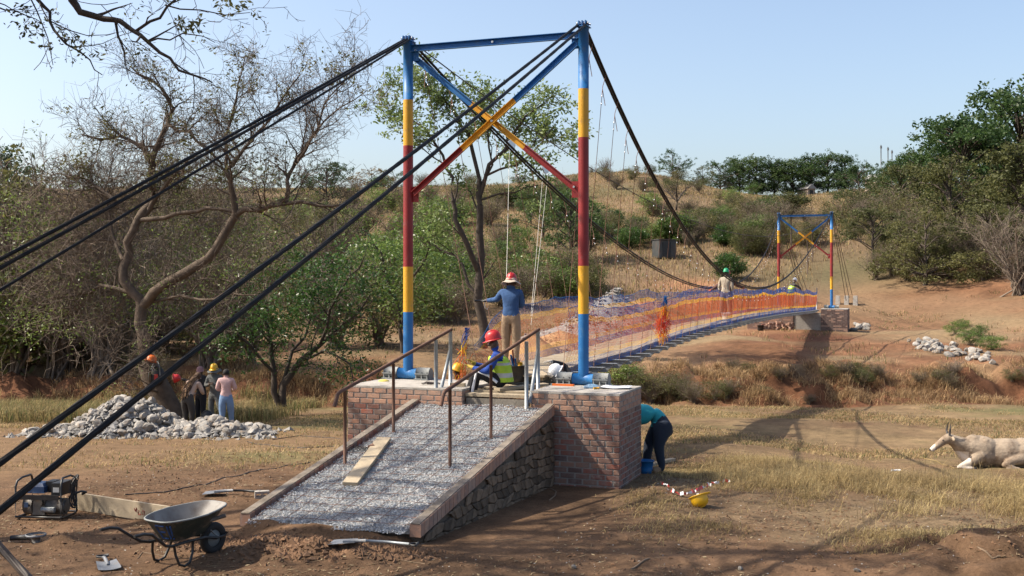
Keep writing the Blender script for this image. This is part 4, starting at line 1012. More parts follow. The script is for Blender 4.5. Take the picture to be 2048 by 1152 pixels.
for (x, y, n) in ((380, 50, 7), (455, 20, 5), (495, 25, 4), (42, 30, 5), (65, 60, 4), (360, 65, 4), (180, 100, 4), (120, 60, 3), (150, 90, 4), (60, 75, 3)):
    for _ in range(n): cl.append(np.array(PX(x+r.normal()*13, y+r.normal()*11, 13+r.normal()*.1))-np.array(bs))
add_leaves(lm, cl, r, 9, .045, .07, 0, aspect=.38)
add_leaves(lm, hi4[r.rand(len(hi4)) < .42], r, 9, .17, .14, 0, aspect=.5)
tree_obj('tree', 'tree standing left of the picture whose dark sparse bough hangs into the top left sky', bs, out, [M['barkdark'], M['leaf_olive']], lm)
print('T4', len(out))
# another shade tree further left and behind, its crown dapples the foreground and the ramp
def shade_tree(x, y, h, seed, label, reach=3.4, leaf=.8):
    global r, out, tips
    r = np.random.RandomState(seed); b = Vector((x, y, T(x, y)-.05)); out, tips = [], []
    Pq = dict(P4b); out.append((np.array([(0, 0, 0), (.1, 0, h*.25), (.2, .1, h*.45)]), np.array([.3, .24, .2]), 12))
    for i in range(6):
        an = i*1.05+r.rand()*.6; q = [(.2, .1, h*.42)]
        for s in range(1, 5): q.append((.2+reach*s/4*math.cos(an), .1+reach*s/4*math.sin(an), h*.42+h*.5*(s/4)**.7*r.uniform(.8, 1.1)))
        limb_children(r, q, .11, .03, 0, out, tips, Pq)
    tp = np.array(tips); lm = MB(); add_leaves(lm, tp[r.rand(len(tp)) < leaf], r, 8, .18, .14, 0, aspect=.5)
    return tree_obj('tree', label, b, out, [M['bark'], M['leaf_olive']], lm)
shade_tree(-12.5, 7.6, 9.5, 31, 'leafy tree standing out of view left of the photographer, shading the foreground')
shade_tree(-6.2, 8.6, 11.0, 33, 'second tree out of view beside the photographer with its crown above the picture', reach=4.6, leaf=.5)
# trees far off: right hand big dark tree, skyline row, single ones
def far_tree(name, label, px, py, Y, h, wd, seed, leaf='leaf_deep', kind='dark', group=None, lift=.22, flat=1.0, trunk='barkdark', den=1.0):
    r = np.random.RandomState(seed); p = PX(px, py, Y); p.z = T(p.x, p.y)-.1; out, tips = [], []; sc = h
    Pf = dict(levels=1, dens=(.9/ (h/6),), start=(.3,), angle=(.4, 1.0), bias=(0, 0, .2), bw=(.3,), len=(h*.18,), wob=.2, rmin=.02, rmax=(.06,))
    out.append((np.array([(0, 0, 0), (.02*h, 0, h*.2), (0, .01*h, h*.45), (.02*h, 0, h*.8)]), np.array([.035, .028, .018, .006])*h, 8))
    cl = []; nb = int(24*den)
    for i in range(nb):
        an = r.rand()*6.28; zf = lift+(1-lift)*r.rand()**.9; rad = wd*.5*(math.sin(min(1, (1-zf)*1.9+.18)*pi*.5))*r.uniform(.45, 1.05)
        z0 = max(.15, zf-.22)*h; e = np.array([rad*math.cos(an), rad*math.sin(an), zf*h*.97])
        m_ = np.array([rad*.5*math.cos(an), rad*.5*math.sin(an), (z0+zf*h)/2+.03*h])
        limb_children(r, [np.array([0, 0, z0]), m_, e], .010*h, .004*h, 0, out, tips, Pf); cl.append((e, h*.085*r.uniform(.6, 1.3)))
    lm = MB(); C = np.array([c[0] for c in cl]); S = np.array([c[1] for c in cl])
    sub = np.repeat(C, 9, 0)+r.normal(size=(len(C)*9, 3))*np.repeat(S, 9)[:, None]*np.array([1.25, 1.25, .62*flat])
    add_leaves(lm, sub, r, int(26), np.full(len(sub), h*.026), h*.030, 0, aspect=.55)
    return tree_obj(name, label, p, out, [M[trunk], M[leaf]], lm, group)
far_tree('tree', 'tall dark green tree rising at the right edge of the picture', 2040, 560, 125, 15.5, 19, 41, den=3.4, lift=.15)
far_tree('tree', 'dark tree lower and left of the tallest one at the right edge', 1925, 520, 120, 12.0, 14, 42, den=2.4, lift=.12)
far_tree('tree', 'yellow green tree in front of the dark trees at the right edge', 2045, 545, 92, 9.6, 7, 43, leaf='leaf_olive', den=1.4)
far_tree('tree', 'round light olive tree just left of the big dark trees', 1800, 480, 120, 7.0, 8.5, 44, leaf='leaf_olive', den=1.4)
far_tree('tree', 'dark rounded tree on the right of the skyline below the thin masts', 1718, 380, 172, 6.2, 9, 45, leaf='leaf_deep', den=1.4)
sk = [(1478, 6.8, 8.5), (1512, 7.6, 9), (1548, 7.0, 8.5), (1585, 7.2, 8.5), (1620, 7.6, 9), (1655, 7.8, 9.5), (1690, 6.6, 8.5)]
for i, (px, h, wd) in enumerate(sk):
    far_tree('tree', ('leftmost', 'second', 'third', 'fourth', 'fifth', 'sixth', 'rightmost')[i]+' dark tree of the row along the hilltop skyline', px, 372, 205, h, wd, 50+i, group='trees of the hilltop row', den=2.0, lift=.12)
far_tree('tree', 'dark tree on the skyline just left of the even row', 1440, 376, 202, 5.4, 8.5, 91, den=1.6, lift=.1)
far_tree('tree', 'dark wide tree closing the skyline gap left of the big right group', 1790, 390, 165, 6.2, 10, 92, den=1.8, lift=.1)
far_tree('tree', 'dark tree on the skyline behind the three thin masts', 1835, 380, 160, 8.2, 10, 93, den=1.8, lift=.1)
far_tree('tree', 'lone dark bush-like tree on the skyline above the bridge cable', 1345, 372, 200, 5.2, 7, 61)
far_tree('tree', 'small dull tree on the skyline right of the lone dark one', 1405, 372, 200, 3.6, 6, 62, leaf='leaf_olive', den=.8)
far_tree('tree', 'dome shaped dark tree on the skyline between the left cables', 652, 390, 165, 6.8, 9.5, 63, den=1.5)
far_tree('tree', 'low reddish brown tree on the skyline left of the near left post', 742, 400, 180, 4.2, 8, 64, leaf='strawdark')
far_tree('tree', 'low dark green tree on the skyline touching the near left post', 790, 398, 178, 3.8, 9, 65)
far_tree('tree', 'low wide dark tree on the skyline behind the bare crown', 505, 395, 170, 5.2, 12, 66, leaf='leaf_deep')
far_tree('tree', 'dark tree at the far left edge under the bare branches', 12, 470, 110, 9.0, 7, 67)
far_tree('tree', 'second skyline tree seen through the bare branches at left', 330, 395, 165, 5.0, 10, 68)
far_tree('tree', 'loose dark green tree behind the near right post', 1140, 460, 100, 6.8, 7.0, 69, leaf='leaf_deep', den=1.2)
far_tree('tree', 'dark tree seen under the crossed braces beside the pulleys', 1085, 440, 115, 5.0, 6.5, 70, leaf='leaf_deep')
far_tree('tree', 'small slender tree with a dark trunk right of the far tower', 1745, 500, 92, 5.4, 6.0, 71, leaf='leaf_olive', lift=.5, den=.8)
far_tree('tree', 'olive tree at the foot of the right slope left of the dark trees', 1850, 535, 84, 5.6, 7.5, 81, leaf='leaf_olive', den=1.5, lift=.1)
far_tree('tree', 'broad green tree low at the right edge beside the bare one', 1975, 556, 86, 5.2, 9.5, 82, leaf='leaf_olive', den=2.0, lift=.03)
far_tree('tree', 'dull green tree midway up the right slope', 1900, 490, 102, 7.5, 9.5, 83, leaf='leaf_olive', den=1.7, lift=.1)
far_tree('tree', 'green tree at the right edge just under the tallest dark one', 2045, 500, 96, 7.0, 9, 84, leaf='leaf_olive', den=1.8, lift=.05)
far_tree('tree', 'dark tree left of the dark right edge group, reaching over the skyline', 1862, 440, 125, 9.0, 10, 85, den=2.0, lift=.1)
plant('b', G(2035, 590, 20, 120), 6.2, 1.2, label='leafless pale grey tree-like bush at the right edge beside the red slope')
def unit_tree(kind, leaf, twig, px, py, hi, size, wide, label):
    p = G(px, py, 20, hi)
    if p is None: p = PX(px, py, 195); p.z = T(p.x, p.y)
    t = thing('tree', label, 'tree', p); mb = SH.get((kind, 1)) or shrub_mesh(kind, 5)
    for nm, mi, mm in (('crown', 0, leaf), ('trunk', 1, twig)):
        q = MB(); q.v = mb.v; q.n = mb.n; q.f = {(k[0], 0, k[2]): v for k, v in mb.f.items() if k[1] == mi}
        me = q.mesh(nm, M[mm])
        import bmesh
        b = bmesh.new(); b.from_mesh(me); bmesh.ops.delete(b, geom=[v for v in b.verts if not v.link_faces], context='VERTS'); b.to_mesh(me); b.free()
        o = obj(nm, me, t); o.scale = (size*wide, size*wide, size)
unit_tree('acacia', 'leaf_olive', 'barkdark', 1352, 420, 200, 4.6, 1.6, 'flat topped thorn tree on the slope under the bridge cable')
unit_tree('dark', 'leaf_olive', 'barkdark', 1570, 432, 200, 3.6, 1.7, 'round feathery green tree directly above the far tower')
unit_tree('leafy', 'leaf_bright', 'twigbrown', 1505, 386, 215, 2.4, 1.3, 'small lime green tree on the hill below the skyline row')
# ================================================================== GRASSES
def blades(name, label, pts, r, h, w, lean, mats, bend=.5):
    n = len(pts); a = r.rand(n)*2*pi; hh = (h*(.45+.9*r.rand(n)))[:, None]; ln = (lean*r.rand(n))[:, None]
    d = np.stack([np.cos(a), np.sin(a), np.zeros(n)], 1); e = np.stack([-np.sin(a+.4), np.cos(a+.4), np.zeros(n)], 1)*w/2
    P0 = pts; P1 = pts+d*hh*ln*.4+np.array([0, 0, 1.])*hh*.6; P2 = pts+d*hh*ln*(1+bend)+np.array([0, 0, 1.])*hh*(1-.25*ln)
    V = np.stack([P0-e, P0+e, P1+e*.8, P1-e*.8, P2], 1).reshape(-1, 3); b = np.arange(n)[:, None]*5
    mb = MB(); mi = r.randint(0, len(mats), n) if len(mats) > 1 else np.zeros(n, int)
    mb.v.append(V); mb.n = len(V)
    for k in range(len(mats)):
        s = mi == k
        if s.any(): mb.f[(4, k, False)] = [(b+np.array([0, 1, 2, 3]))[s]]; mb.f[(3, k, False)] = [(b+np.array([3, 2, 4]))[s]]
    o = mb.build(name, mats); return tag(o, label, None, None, 'stuff')
def tufted(r, n, xr, yr, dens, cl=18, sp=.09):
    """points in clumps where dens(x,y)>rand"""
    m = int(n/cl*2.2); x = r.uniform(*xr, m); y = r.uniform(*yr, m); k = r.rand(m) < dens(x, y); x, y = x[k], y[k]
    a = (x-MX)*UA+(y-MY)*UB; b = (x-MX)*UB-(y-MY)*UA; k = ~((a > -5.9) & (a < .5) & (b > -2.2) & (b < 2.7)); x, y = x[k], y[k]
    x = np.repeat(x, cl)+r.normal(0, 1, len(x)*cl)*np.repeat(sp*(.5+r.rand(len(x))), cl); y = np.repeat(y, cl)+r.normal(0, 1, len(y)*cl)*sp
    return np.c_[x, y, ter(x, y)-.01]
r = np.random.RandomState(77)
M['litter'] = leafmat('dry_leaf_litter', (.10,.065,.035), (.19,.13,.075), (.33,.25,.15), scale=4, trans=.1, rough=.9)
S_, G_, D_ = M['straw'], M['grass'], M['strawdark']
dn = lambda x, y: np.clip(.30+3.4*vnoise(x, y, 1.6, 51)+1.8*vnoise(x, y, .5, 52), 0, 1)
# tall dry grass, right foreground
f1 = lambda x, y: dn(x, y)*sstep(2.6, 5.2, x)*sstep(12.6, 13.6, y)*(1-sstep(19, 21, y))
blades('dry_grass', 'tall loose dry grass on the right foreground', tufted(r, 46000, (2, 10.5), (12.2, 21), f1, 14, .16), r, .19, .006, 1.9, [S_, S_, S_, S_, D_])
blades('dry_stalks', 'long bent pale stalks standing above the right foreground grass', tufted(r, 1500, (2.4, 10.5), (12.6, 21.5), f1, 3, .2), r, .42, .006, 1.1, [S_, S_, D_])
f2 = lambda x, y: dn(x, y)*.9*sstep(1.2, 2.6, x)*sstep(11.8, 12.6, y)
blades('grass_litter', 'short trampled straw litter over the foreground soil', tufted(r, 90000, (1, 11.5), (11.4, 21), f2, 10, .16), r, .085, .008, 1.8, [S_, S_, D_])
f3 = lambda x, y: np.clip(.52+3*vnoise(x, y, 2.6, 53)+vnoise(x, y, .8, 54), 0, 1)*(.25+.75*np.maximum(sstep(24, 31, y), sstep(1.5, 3.5, x)))*(1-.75*(1-sstep(-12, -7, x))*(1-sstep(30, 32, y)))
blades('short_grass', 'short dry and green grass of the flat between the bridge piers and the bank', tufted(r, 150000, (-24, 24), (18.5, 43.6), f3, 10, .18), r, .085, .015, 1.4, [S_, S_, S_, D_, G_])
f4 = lambda x, y: np.clip(.30+2.6*vnoise(x, y, 2.2, 55)+1.2*vnoise(x, y, .7, 59), 0, 1)*np.where(y < 43.6, .35, 1)
blades('bank_grass', 'hanging dry grass along the eroded red bank', tufted(r, 42000, (-26, 34), (42.9, 47.4), f4, 22, .14), r, .36, .02, 1.2, [D_, S_, S_, D_])
f5 = lambda x, y: np.clip(.35+1.8*vnoise(x, y, 5, 56), 0, 1)*np.where(x < 6, .9, .30)
blades('sparse_grass', 'sparse dry grass on the ground across the stream', tufted(r, 26000, (-34, 46), (47, 78), f5, 12, .25), r, .22, .03, .8, [S_, D_, G_])
f6 = lambda x, y: np.clip(.75+1.5*vnoise(x, y, 9, 57), 0, 1)*sstep(74, 84, y-20*sstep(16, 30, x))
blades('hill_grass', 'tall dry grass covering the hillside', tufted(r, 150000, (-75, 110), (76, 212), f6, 7, .7), r, .36, .06, .8, [D_, S_, D_, S_, G_])
f7 = lambda x, y: np.clip(.6+2*vnoise(x, y, 3, 58), 0, 1)
blades('green_undergrowth', 'green and straw undergrowth below the trees at left', tufted(r, 26000, (-24, -7.5), (33, 43.5), f7, 16, .16), r, .42, .02, .8, [D_, S_, D_, G_])
# litter, pebbles
def litter():
    r = np.random.RandomState(88); n = 26000; x = r.uniform(-7.5, 9, n); y = 11.2+14*r.rand(n)**1.4; a = (x-MX)*UA+(y-MY)*UB; b = (x-MX)*UB-(y-MY)*UA
    k = ~((a > -5.5) & (a < .4) & (b > -2.1) & (b < 2.6)) & (r.rand(n) < np.clip(.35+1.8*vnoise(x, y, 1.9, 61)+vnoise(x, y, .6, 62), .04, 1)); x, y = x[k], y[k]; P = np.c_[x, y, ter(x, y)+.008]; n = len(P)
    d = rdir(r, n); d[:, 2] *= .25; e = np.cross(d, np.array([0, 0, 1.])+rdir(r, n)*.35); e /= np.linalg.norm(e, axis=1)[:, None]; s = (.03*(.4+r.rand(n)))[:, None]; lg = np.where(r.rand(n) < .25, 2.2, 1)[:, None]
    V = np.stack([P-d*s*lg, P+e*s*.35/lg, P+d*s*lg, P-e*s*.35/lg], 1).reshape(-1, 3); q = MB(); q.add(V, np.arange(n)[:, None]*4+np.arange(4), 0)
    tag(q.build('leaf_litter', M['litter']), 'dry fallen leaves and bits of straw over the bare soil', None, None, 'stuff')
litter()
def ppos(r, n): x = r.uniform(-6.5, 7.5, n); y = r.uniform(11.2, 19, n); a = (x-MX)*UA+(y-MY)*UB; b = (x-MX)*UB-(y-MY)*UA; k = ~((a > -5.5) & (a < .3) & (b > -2.1) & (b < 2.5)); x, y = x[k], y[k]; return np.c_[x, y, ter(x, y)]
o = stones(1100, ppos, .004, .014, 8, None, '').build('pebbles', [M['concrete']]); tag(o, 'small pale pebbles scattered over the foreground soil', None, None, 'stuff')
def cpos(r, n): x = r.uniform(-6.8, 7.5, n); y = r.uniform(11.2, 22, n); a = (x-MX)*UA+(y-MY)*UB; b = (x-MX)*UB-(y-MY)*UA; k = ~((a > -5.5) & (a < .3) & (b > -2.1) & (b < 2.5)); x, y = x[k], y[k]; return np.c_[x, y, ter(x, y)]
M['clod'] = mat('soil_clods', (.17,.095,.052), 1, var=.3, scale=3)
o = stones(9000, cpos, .006, .028, 9, None, '').build('soil_clods', [M['clod']]); tag(o, 'brown crumbs and clods of soil on the bare ground', None, None, 'stuff')
def mpos(r, n):
    c = np.array([(-2.75, 12.35, .5), (-2.0, 12.1, .5), (-1.35, 12.15, .4), (-3.4, 12.6, .3)])[r.randint(0, 4, n)]; x = c[:, 0]+r.normal(0, 1, n)*c[:, 2]*.6; y = np.minimum(c[:, 1]+r.normal(0, 1, n)*c[:, 2]*.35, 99)
    a = (x-MX)*UA+(y-MY)*UB; k = a < -5.45; x, y = x[k], y[k]; return np.c_[x, y, ter(x, y)]
o = stones(2200, mpos, .015, .05, 10, None, '').build('spoil_clods', [M['clod']]); tag(o, 'dug up dark clods heaped at the foot of the ramp', None, None, 'stuff')
# ================================================================== OBJECTS
def hull_rock(seed, n=2):
    r = np.random.RandomState(seed)
    import bmesh
    b = bmesh.new(); bmesh.ops.create_icosphere(b, subdivisions=2, radius=1)
    cut = rdir(r, 9); d = r.uniform(.5, .85, 9)
    for v in b.verts:
        p = np.array(v.co)
        for c, k in zip(cut, d):
            s = p.dot(c)
            if s > k: p = p-c*(s-k)
        p *= np.array([1, .8, .62])*(1+.05*r.normal()); v.co = p
    me = bpy.data.meshes.new('rock'); b.to_mesh(me); b.free(); me.materials.append(M['rock']); return me
ROCKS = [hull_rock(i) for i in range(7)]
def rock(p, s, label, group):
    o = obj('rock', random.choice(ROCKS), None, p); o.scale = (s*random.uniform(.7, 1.2),)*2+(s*random.uniform(.8, 1.2),)
    o.rotation_euler = (random.uniform(-.7, .7), random.uniform(-.7, .7), random.uniform(0, 6.28)); return tag(o, label, 'rock', group)
def pile_h(x, y):
    c1 = np.clip(1-np.hypot((x+9.75)/1.75, (y-28.0)/1.35), 0, 1)*1.15; c1 = np.minimum(c1, .84+.0*x)
    c2 = np.clip(1-np.hypot((x+7.5)/1.75, (y-27.4)/.9), 0, 1)*.40
    c3 = np.clip(1-np.hypot((x+11.3)/1.2, (y-27.8)/.8), 0, 1)*.25
    return np.maximum(np.maximum(c1, c2), c3)
n = 0; rr_ = random.Random(3)
for _ in range(9000):
    if n >= 260: break
    x = rr_.uniform(-12.2, -5.9); y = rr_.uniform(26.3, 28.8); h = float(pile_h(np.array(x), np.array(y)))
    if h < .01 and rr_.random() > .05: continue
    if h < .1 and rr_.random() > .4: continue
    rock((x, y, T(x, y)+h+rr_.uniform(-.02, .05)), rr_.uniform(.10, .21), 'pale angular rock in the big rock pile before the leaning tree', 'rocks of the big pile'); n += 1
def rpos(r, n):
    x = r.uniform(-12.4, -5.7, n); y = r.uniform(26.2, 29.0, n); h = pile_h(x, y); k = (h > .02) | (r.rand(n) < .12); x, y, h = x[k], y[k], h[k]; return np.c_[x, y, ter(x, y)+h*.97]
M['rock2'] = mat('rubble', (.27,.26,.245), .9, var=.35, scale=3, dirt=(.30,.21,.13), dscale=2)
o = stones(2600, rpos, .05, .12, 12, None, '').build('rubble', [M['rock2']]); tag(o, 'smaller broken stones filling the rock pile', None, None, 'stuff')
q = MB(); xs = np.linspace(-12.4, -5.7, 50); ysn = np.linspace(26.2, 29.2, 30); X_, Y_ = np.meshgrid(xs, ysn, indexing='ij'); Z_ = ter(X_, Y_)+pile_h(X_, Y_)*.9-.05
i_ = np.arange(49)[:, None]*30; j_ = np.arange(29)[None, :]; q.add(np.stack([X_, Y_, Z_], -1).reshape(-1, 3), np.stack([i_+j_, i_+30+j_, i_+31+j_, i_+j_+1], -1).reshape(-1, 4), 0, True)
tag(q.build('pile_core', M['rock2']), 'grit between the stones of the rock pile', None, None, 'stuff')
for _ in range(70):
    f = rr_.random(); px = 1818+f*165+rr_.uniform(-6, 6); py = 684+f*34+rr_.uniform(-12, 12)*(1 if f > .15 else .6)
    p = G(px, py, 30, 120)
    if p: rock((p.x, p.y, p.z+.06), rr_.uniform(.16, .30), 'whitish rock in the band of rocks on the far red slope', 'rocks on the far red slope')
for _ in range(16):
    p = G(rr_.uniform(1696, 1738), rr_.uniform(652, 663), 30, 120); rock((p.x, p.y, p.z+.08), rr_.uniform(.18, .3), 'pale rock heaped right of the far brick pier', 'rocks beside the far pier')
for (px, py, s, lb) in ((1148, 1137, .05, 'small pale stone at the right foreground edge of the soil'), (1480, 1140, .045, 'small pale stone lying in the foreground near the bottom edge'), (1715, 1144, .045, 'single pale stone on the soil at the bottom right'), (370, 815, .1, 'whitish stone on the grass left of the left brick pier')):
    p = G(px, py, 8, 60); rock((p.x, p.y, p.z+s*.3), s, lb, None)
# heaps across the stream
def heap(name, label, p, rx, ry, h, m, seed, grit=None):
    q = MB(); a = np.linspace(0, 2*pi, 41)[:-1]; rd = np.linspace(0, 1, 14); V = [];
    for k in rd:
        x = p.x+rx*k*np.cos(a); y = p.y+ry*k*np.sin(a)
        z = ter(x, y)-.05*k+h*(1-k)**1.15*(1+.35*vnoise(x, y, rx*.5, seed))+.06*h*vnoise(x, y, rx*.12, seed+1)*(1-k); V.append(np.c_[x, y, z])
    V = np.concatenate(V); i = np.arange(13)[:, None]*40; j = np.arange(40)[None, :]; q.add(V, np.stack([i+j, i+40+j, i+40+(j+1) % 40, i+(j+1) % 40], -1).reshape(-1, 4), 0, True)
    if grit:
        r = np.random.RandomState(seed); def_ = V[r.randint(0, len(V), grit)]+r.normal(0, .12, (grit, 3))*np.array([1, 1, .2])
        s = stones(grit, lambda r_, n_: def_, .05, .12, seed, None, ''); f = s.f[(3, 0, False)][0]; q.add(np.concatenate(s.v), f, 0)
    o = q.build(name, m); return tag(o, label, None, None, 'stuff')
M['sand'] = mat('orange_sand', (.46,.27,.14), 1, var=.12, scale=4, bump=.3, bscale=20)
heap('sand_heap', 'orange sand heap across the stream behind the safety netting', G(1062, 722, 30, 90), 1.9, 1.5, 1.45, M['sand'], 71)
heap('sand_heap', 'pale sand heap behind the near right post', G(1120, 690, 30, 90), 2.6, 2.0, .8, M['sand'], 74)
heap('gravel_heap', 'grey crushed stone heap on the far ground behind the netting', G(1235, 640, 40, 120), 3.5, 2.4, 1.85, M['rock2'], 72, 900)
heap('gravel_heap', 'low grey gravel spread in front of the crushed stone heap', G(1170, 672, 40, 120), 3.8, 2.8, 1.15, M['rock2'], 73, 500)
# ------------------------------------------------------------------ timber
def plank(label, p, q_, w_, th, m='wood', name='plank', rollz=0, cat='plank'):
    p, q_ = Vector(p), Vector(q_); c = (p+q_)/2; L_ = (q_-p).length; b = MB(); b.box((0, 0, 0), (L_, w_, th)); o = b.build(name, M[m], None, c)
    o.rotation_mode = 'QUATERNION'; d = (q_-p).normalized(); o.rotation_quaternion = d.to_track_quat('X', 'Z')
    if rollz:
        from mathutils import Quaternion
        o.rotation_quaternion = o.rotation_quaternion @ Quaternion((1, 0, 0), rollz)
    return tag(o, label, cat)
pa, pb = on_ramp(700, 975)[0]+Vector((0, 0, .045)), on_ramp(768, 884)[0]+Vector((0, 0, .045))
plank('short thick pale timber plank lying on the ramp gravel', pa, pb, .20, .045)
pa, pb = G(150, 1018, 10, 20), G(300, 1045, 10, 20)
o = plank('long pale plank on edge beside the generator with a red scrawl', (pa.x, pa.y, pa.z+.11), (pb.x+.25, pb.y-.05, pb.z+.10), .04, .22, 'wood')
M['redpen'] = mat('red_crayon', (.42,.03,.02), .8)
o2 = None
q = MB(); r = random.Random(2)
for (x0, z0, pts) in ((.02, 0, [(-.05,.03),(-.03,-.01),(-.01,.04),(.0,-.02)]), (.07, -.01, [(-.02,.02),(-.03,-.03),(.02,-.03),(.02,.03)]), (.12, 0, [(0,.04),(0,-.04),(.03,-.03),(.03,.01),(0,.01)])):
    q.tube([(x0+a_, 0, z0+b_) for a_, b_ in pts], .005, 4, 0, smooth=False)
o2 = q.build('red_scrawl', M['redpen'], o, (.30, -.022, .0))
pa, pb = G(1283, 938, 10, 30), G(1346, 922, 10, 30); plank('pale board on the ground beside the bent man in turquoise', (pa.x, pa.y, pa.z+.03), (pb.x, pb.y, pb.z+.03), .10, .05)
# step platform between the piers
z0 = 1.27
for i, a in enumerate((-1.12, -.90, -.68, -.46, -.24, -.02)):
    plank(f'{("front", "second", "third", "fourth", "fifth", "last")[i]} pale plank of the step between the brick piers', W(a, .02, z0+.03*(i % 2)), W(a+.02, 1.04, z0+.03*(i % 2)), .20, .045)
plank('thick timber beam carrying the step planks above the ramp top', W(-1.16, .03, z0-.10), W(-1.16, 1.03, z0-.10), .10, .11, 'woodgrey', 'beam', cat='beam')
plank('loose plank leaning across the step beside the right brick pier', W(-1.0, .45, z0+.075), W(-.2, .98, z0+.10), .16, .04)
# stack beam on the left pier
plank('short timber offcut lying on the left brick pier', W(-.95, -.35, PT+.03), W(-.9, -.12, PT+.03), .10, .05)
# ------------------------------------------------------------------ wheelbarrow
M['traypaint'] = mat('worn_dark_green_paint', (.03,.042,.035), .55, .1, var=.3, scale=8, dirt=(.20,.15,.11), dscale=7, dth=.5)
M['trayin'] = mat('scraped_grey_metal', (.24,.225,.21), .65, .15, var=.25, scale=6, dirt=(.16,.13,.11), dscale=4, dth=.48)
p = PZ(349, 1126, 0.0); wb = thing('wheelbarrow', 'worn wheelbarrow with dark tray and blue painted letters standing before the ramp', 'wheelbarrow', (p.x, p.y, T(p.x, p.y)), math.radians(57)); wb.scale = (.93,)*3
def loop(x0, x1, h0, h1, z0, z1, n=28, e=.55):
    a = np.arange(n)*2*pi/n; cx, cy = np.cos(a), np.sin(a); sx = np.sign(cx)*np.abs(cx)**e; sy = np.sign(cy)*np.abs(cy)**e
    t = (sx+1)/2; return np.c_[x0+(x1-x0)*t, sy*(h0+(h1-h0)*t), z0+(z1-z0)*t]
lo, hi = loop(-.13, .38, .17, .13, .29, .31), loop(-.30, .66, .27, .24, .54, .60)
hi[:, 1] *= 1+.35*np.exp(-((hi[:, 0]-.15)/.3)**2)
q = MB(); n = 28; rings = [lo*(1-t)+hi*t for t in (0, .12, .5, 1)]
def strip(q, rings, m, flip=False):
    k = len(rings); V = np.concatenate(rings); i = np.arange(k-1)[:, None]*n; j = np.arange(n)[None, :]; f = np.stack([i+j, i+(j+1) % n, i+n+(j+1) % n, i+n+j], -1).reshape(-1, 4)
    q.add(V, f[:, ::-1] if flip else f, m, True)
strip(q, rings, 0)
inn = [r_*np.array([.985, .975, 1])+np.array([.002, 0, .006]) for r_ in rings]; strip(q, inn, 1, True)
for ring, m in ((lo, 0), (inn[0], 1)): b = q.n; q.v.append(ring); q.n += n; q.f.setdefault((n, m, False), []).append(np.array([[b+k for k in range(n)][::-1 if m == 0 else 1]]))
q.build('tray', [M['traypaint'], M['trayin']], wb)
q = MB(); q.tube(np.r_[hi, hi[:1]], .011, 6, 0, cap=False); q.build('tray_rim', M['steel'], wb)
M['bluepaint'] = mat('blue_lettering', (.02,.09,.30), .7, var=.3, scale=20, dirt=(.04,.05,.05), dscale=14, dth=.45)
q = MB(); zc = .43
def onside(u, v):   # left-rear side of the tray, param along the rim
    k = 15+u; i0 = int(math.floor(k)) % n; f = k-math.floor(k); A = lo*(1-v)+hi*v; pnt = A[i0]*(1-f)+A[(i0+1) % n]*f; return pnt
def stroke(u0, v0, u1, v1, wd=.11):
    P = [onside(u0+(u1-u0)*t, v0+(v1-v0)*t)*np.array([1.012, 1.018, 1]) for t in np.linspace(0, 1, 5)]
    q.tube(P, .011, 4, 0, smooth=False)
for (u0, v0, u1, v1) in ((0,.15,0,.8),(0,.8,1.2,.8),(0,.48,1,.48),(0,.15,1.2,.15),(1.9,.15,1.9,.8),(2.6,.8,2.6,.3),(2.6,.15,3.0,.15)): stroke(u0-1, v0, u1-1, v1)
q.build('blue_letters', M['bluepaint'], wb)
for s in (-1, 1):
    q = MB(); q.tube([(-.78, s*.29, .50), (-.66, s*.29, .50), (-.55, s*.285, .475), (-.40, s*.25, .36), (-.30, s*.215, .29), (-.20, s*.19, .265), (.05, s*.165, .265), (.35, s*.12, .25), (.56, s*.085, .20), (.68, s*.075, .20), (.72, s*.075, .235)], .017, 10, 0); q.build('handle', M['black'], wb)
    q = MB(); q.tube([(-.16, s*.18, .27), (-.15, s*.20, .15), (-.11, s*.215, .04), (-.04, s*.22, .012), (.04, s*.215, .04), (.09, s*.20, .14), (.12, s*.17, .26)], .0155, 8, 0); q.build('leg', M['black2'] if 'black2' in M else M['black'], wb)
    q = MB(); q.tube([(.45, s*.10, .31), (.52, s*.09, .25), (.60, s*.075, .205)], .01, 6, 0); q.build('stay', M['steel'], wb)
Rw = np.array([[1,0,0],[0,0,1],[0,1,0]], float)
q = MB(); q.lathe([(.10, -.03), (.13, -.045), (.165, -.045), (.185, -.025), (.19, 0), (.185, .025), (.165, .045), (.13, .045), (.10, .03)], (.57, 0, .185), 28, 0, Rw); wt = q.build('wheel', M['rubber'], wb)
q = MB(); q.lathe([(0.001, -.02), (.10, -.02), (.105, 0), (.10, .02), (.001, .02)], (.57, 0, .185), 20, 0, Rw); q.tube([(.57, -.08, .185), (.57, .08, .185)], .012, 8); q.build('hub', M['steel'], wt)
# spanner-like club lying in the tray
o = thing('chisel_bar', 'grey metal bar with a round end resting in the wheelbarrow tray', 'metal bar', wb.location+Vector((.28, .16, .33)), math.radians(15)); q = MB(); q.tube([(-.12, 0, .05), (.22, .0, .14)], .022, 8); q.build('shaft', M['trayin'], o); q = MB(); q.tube([(-.15, -.03, .045), (-.15, .03, .045)], .05, 12); q.build('round_end', M['trayin'], o)
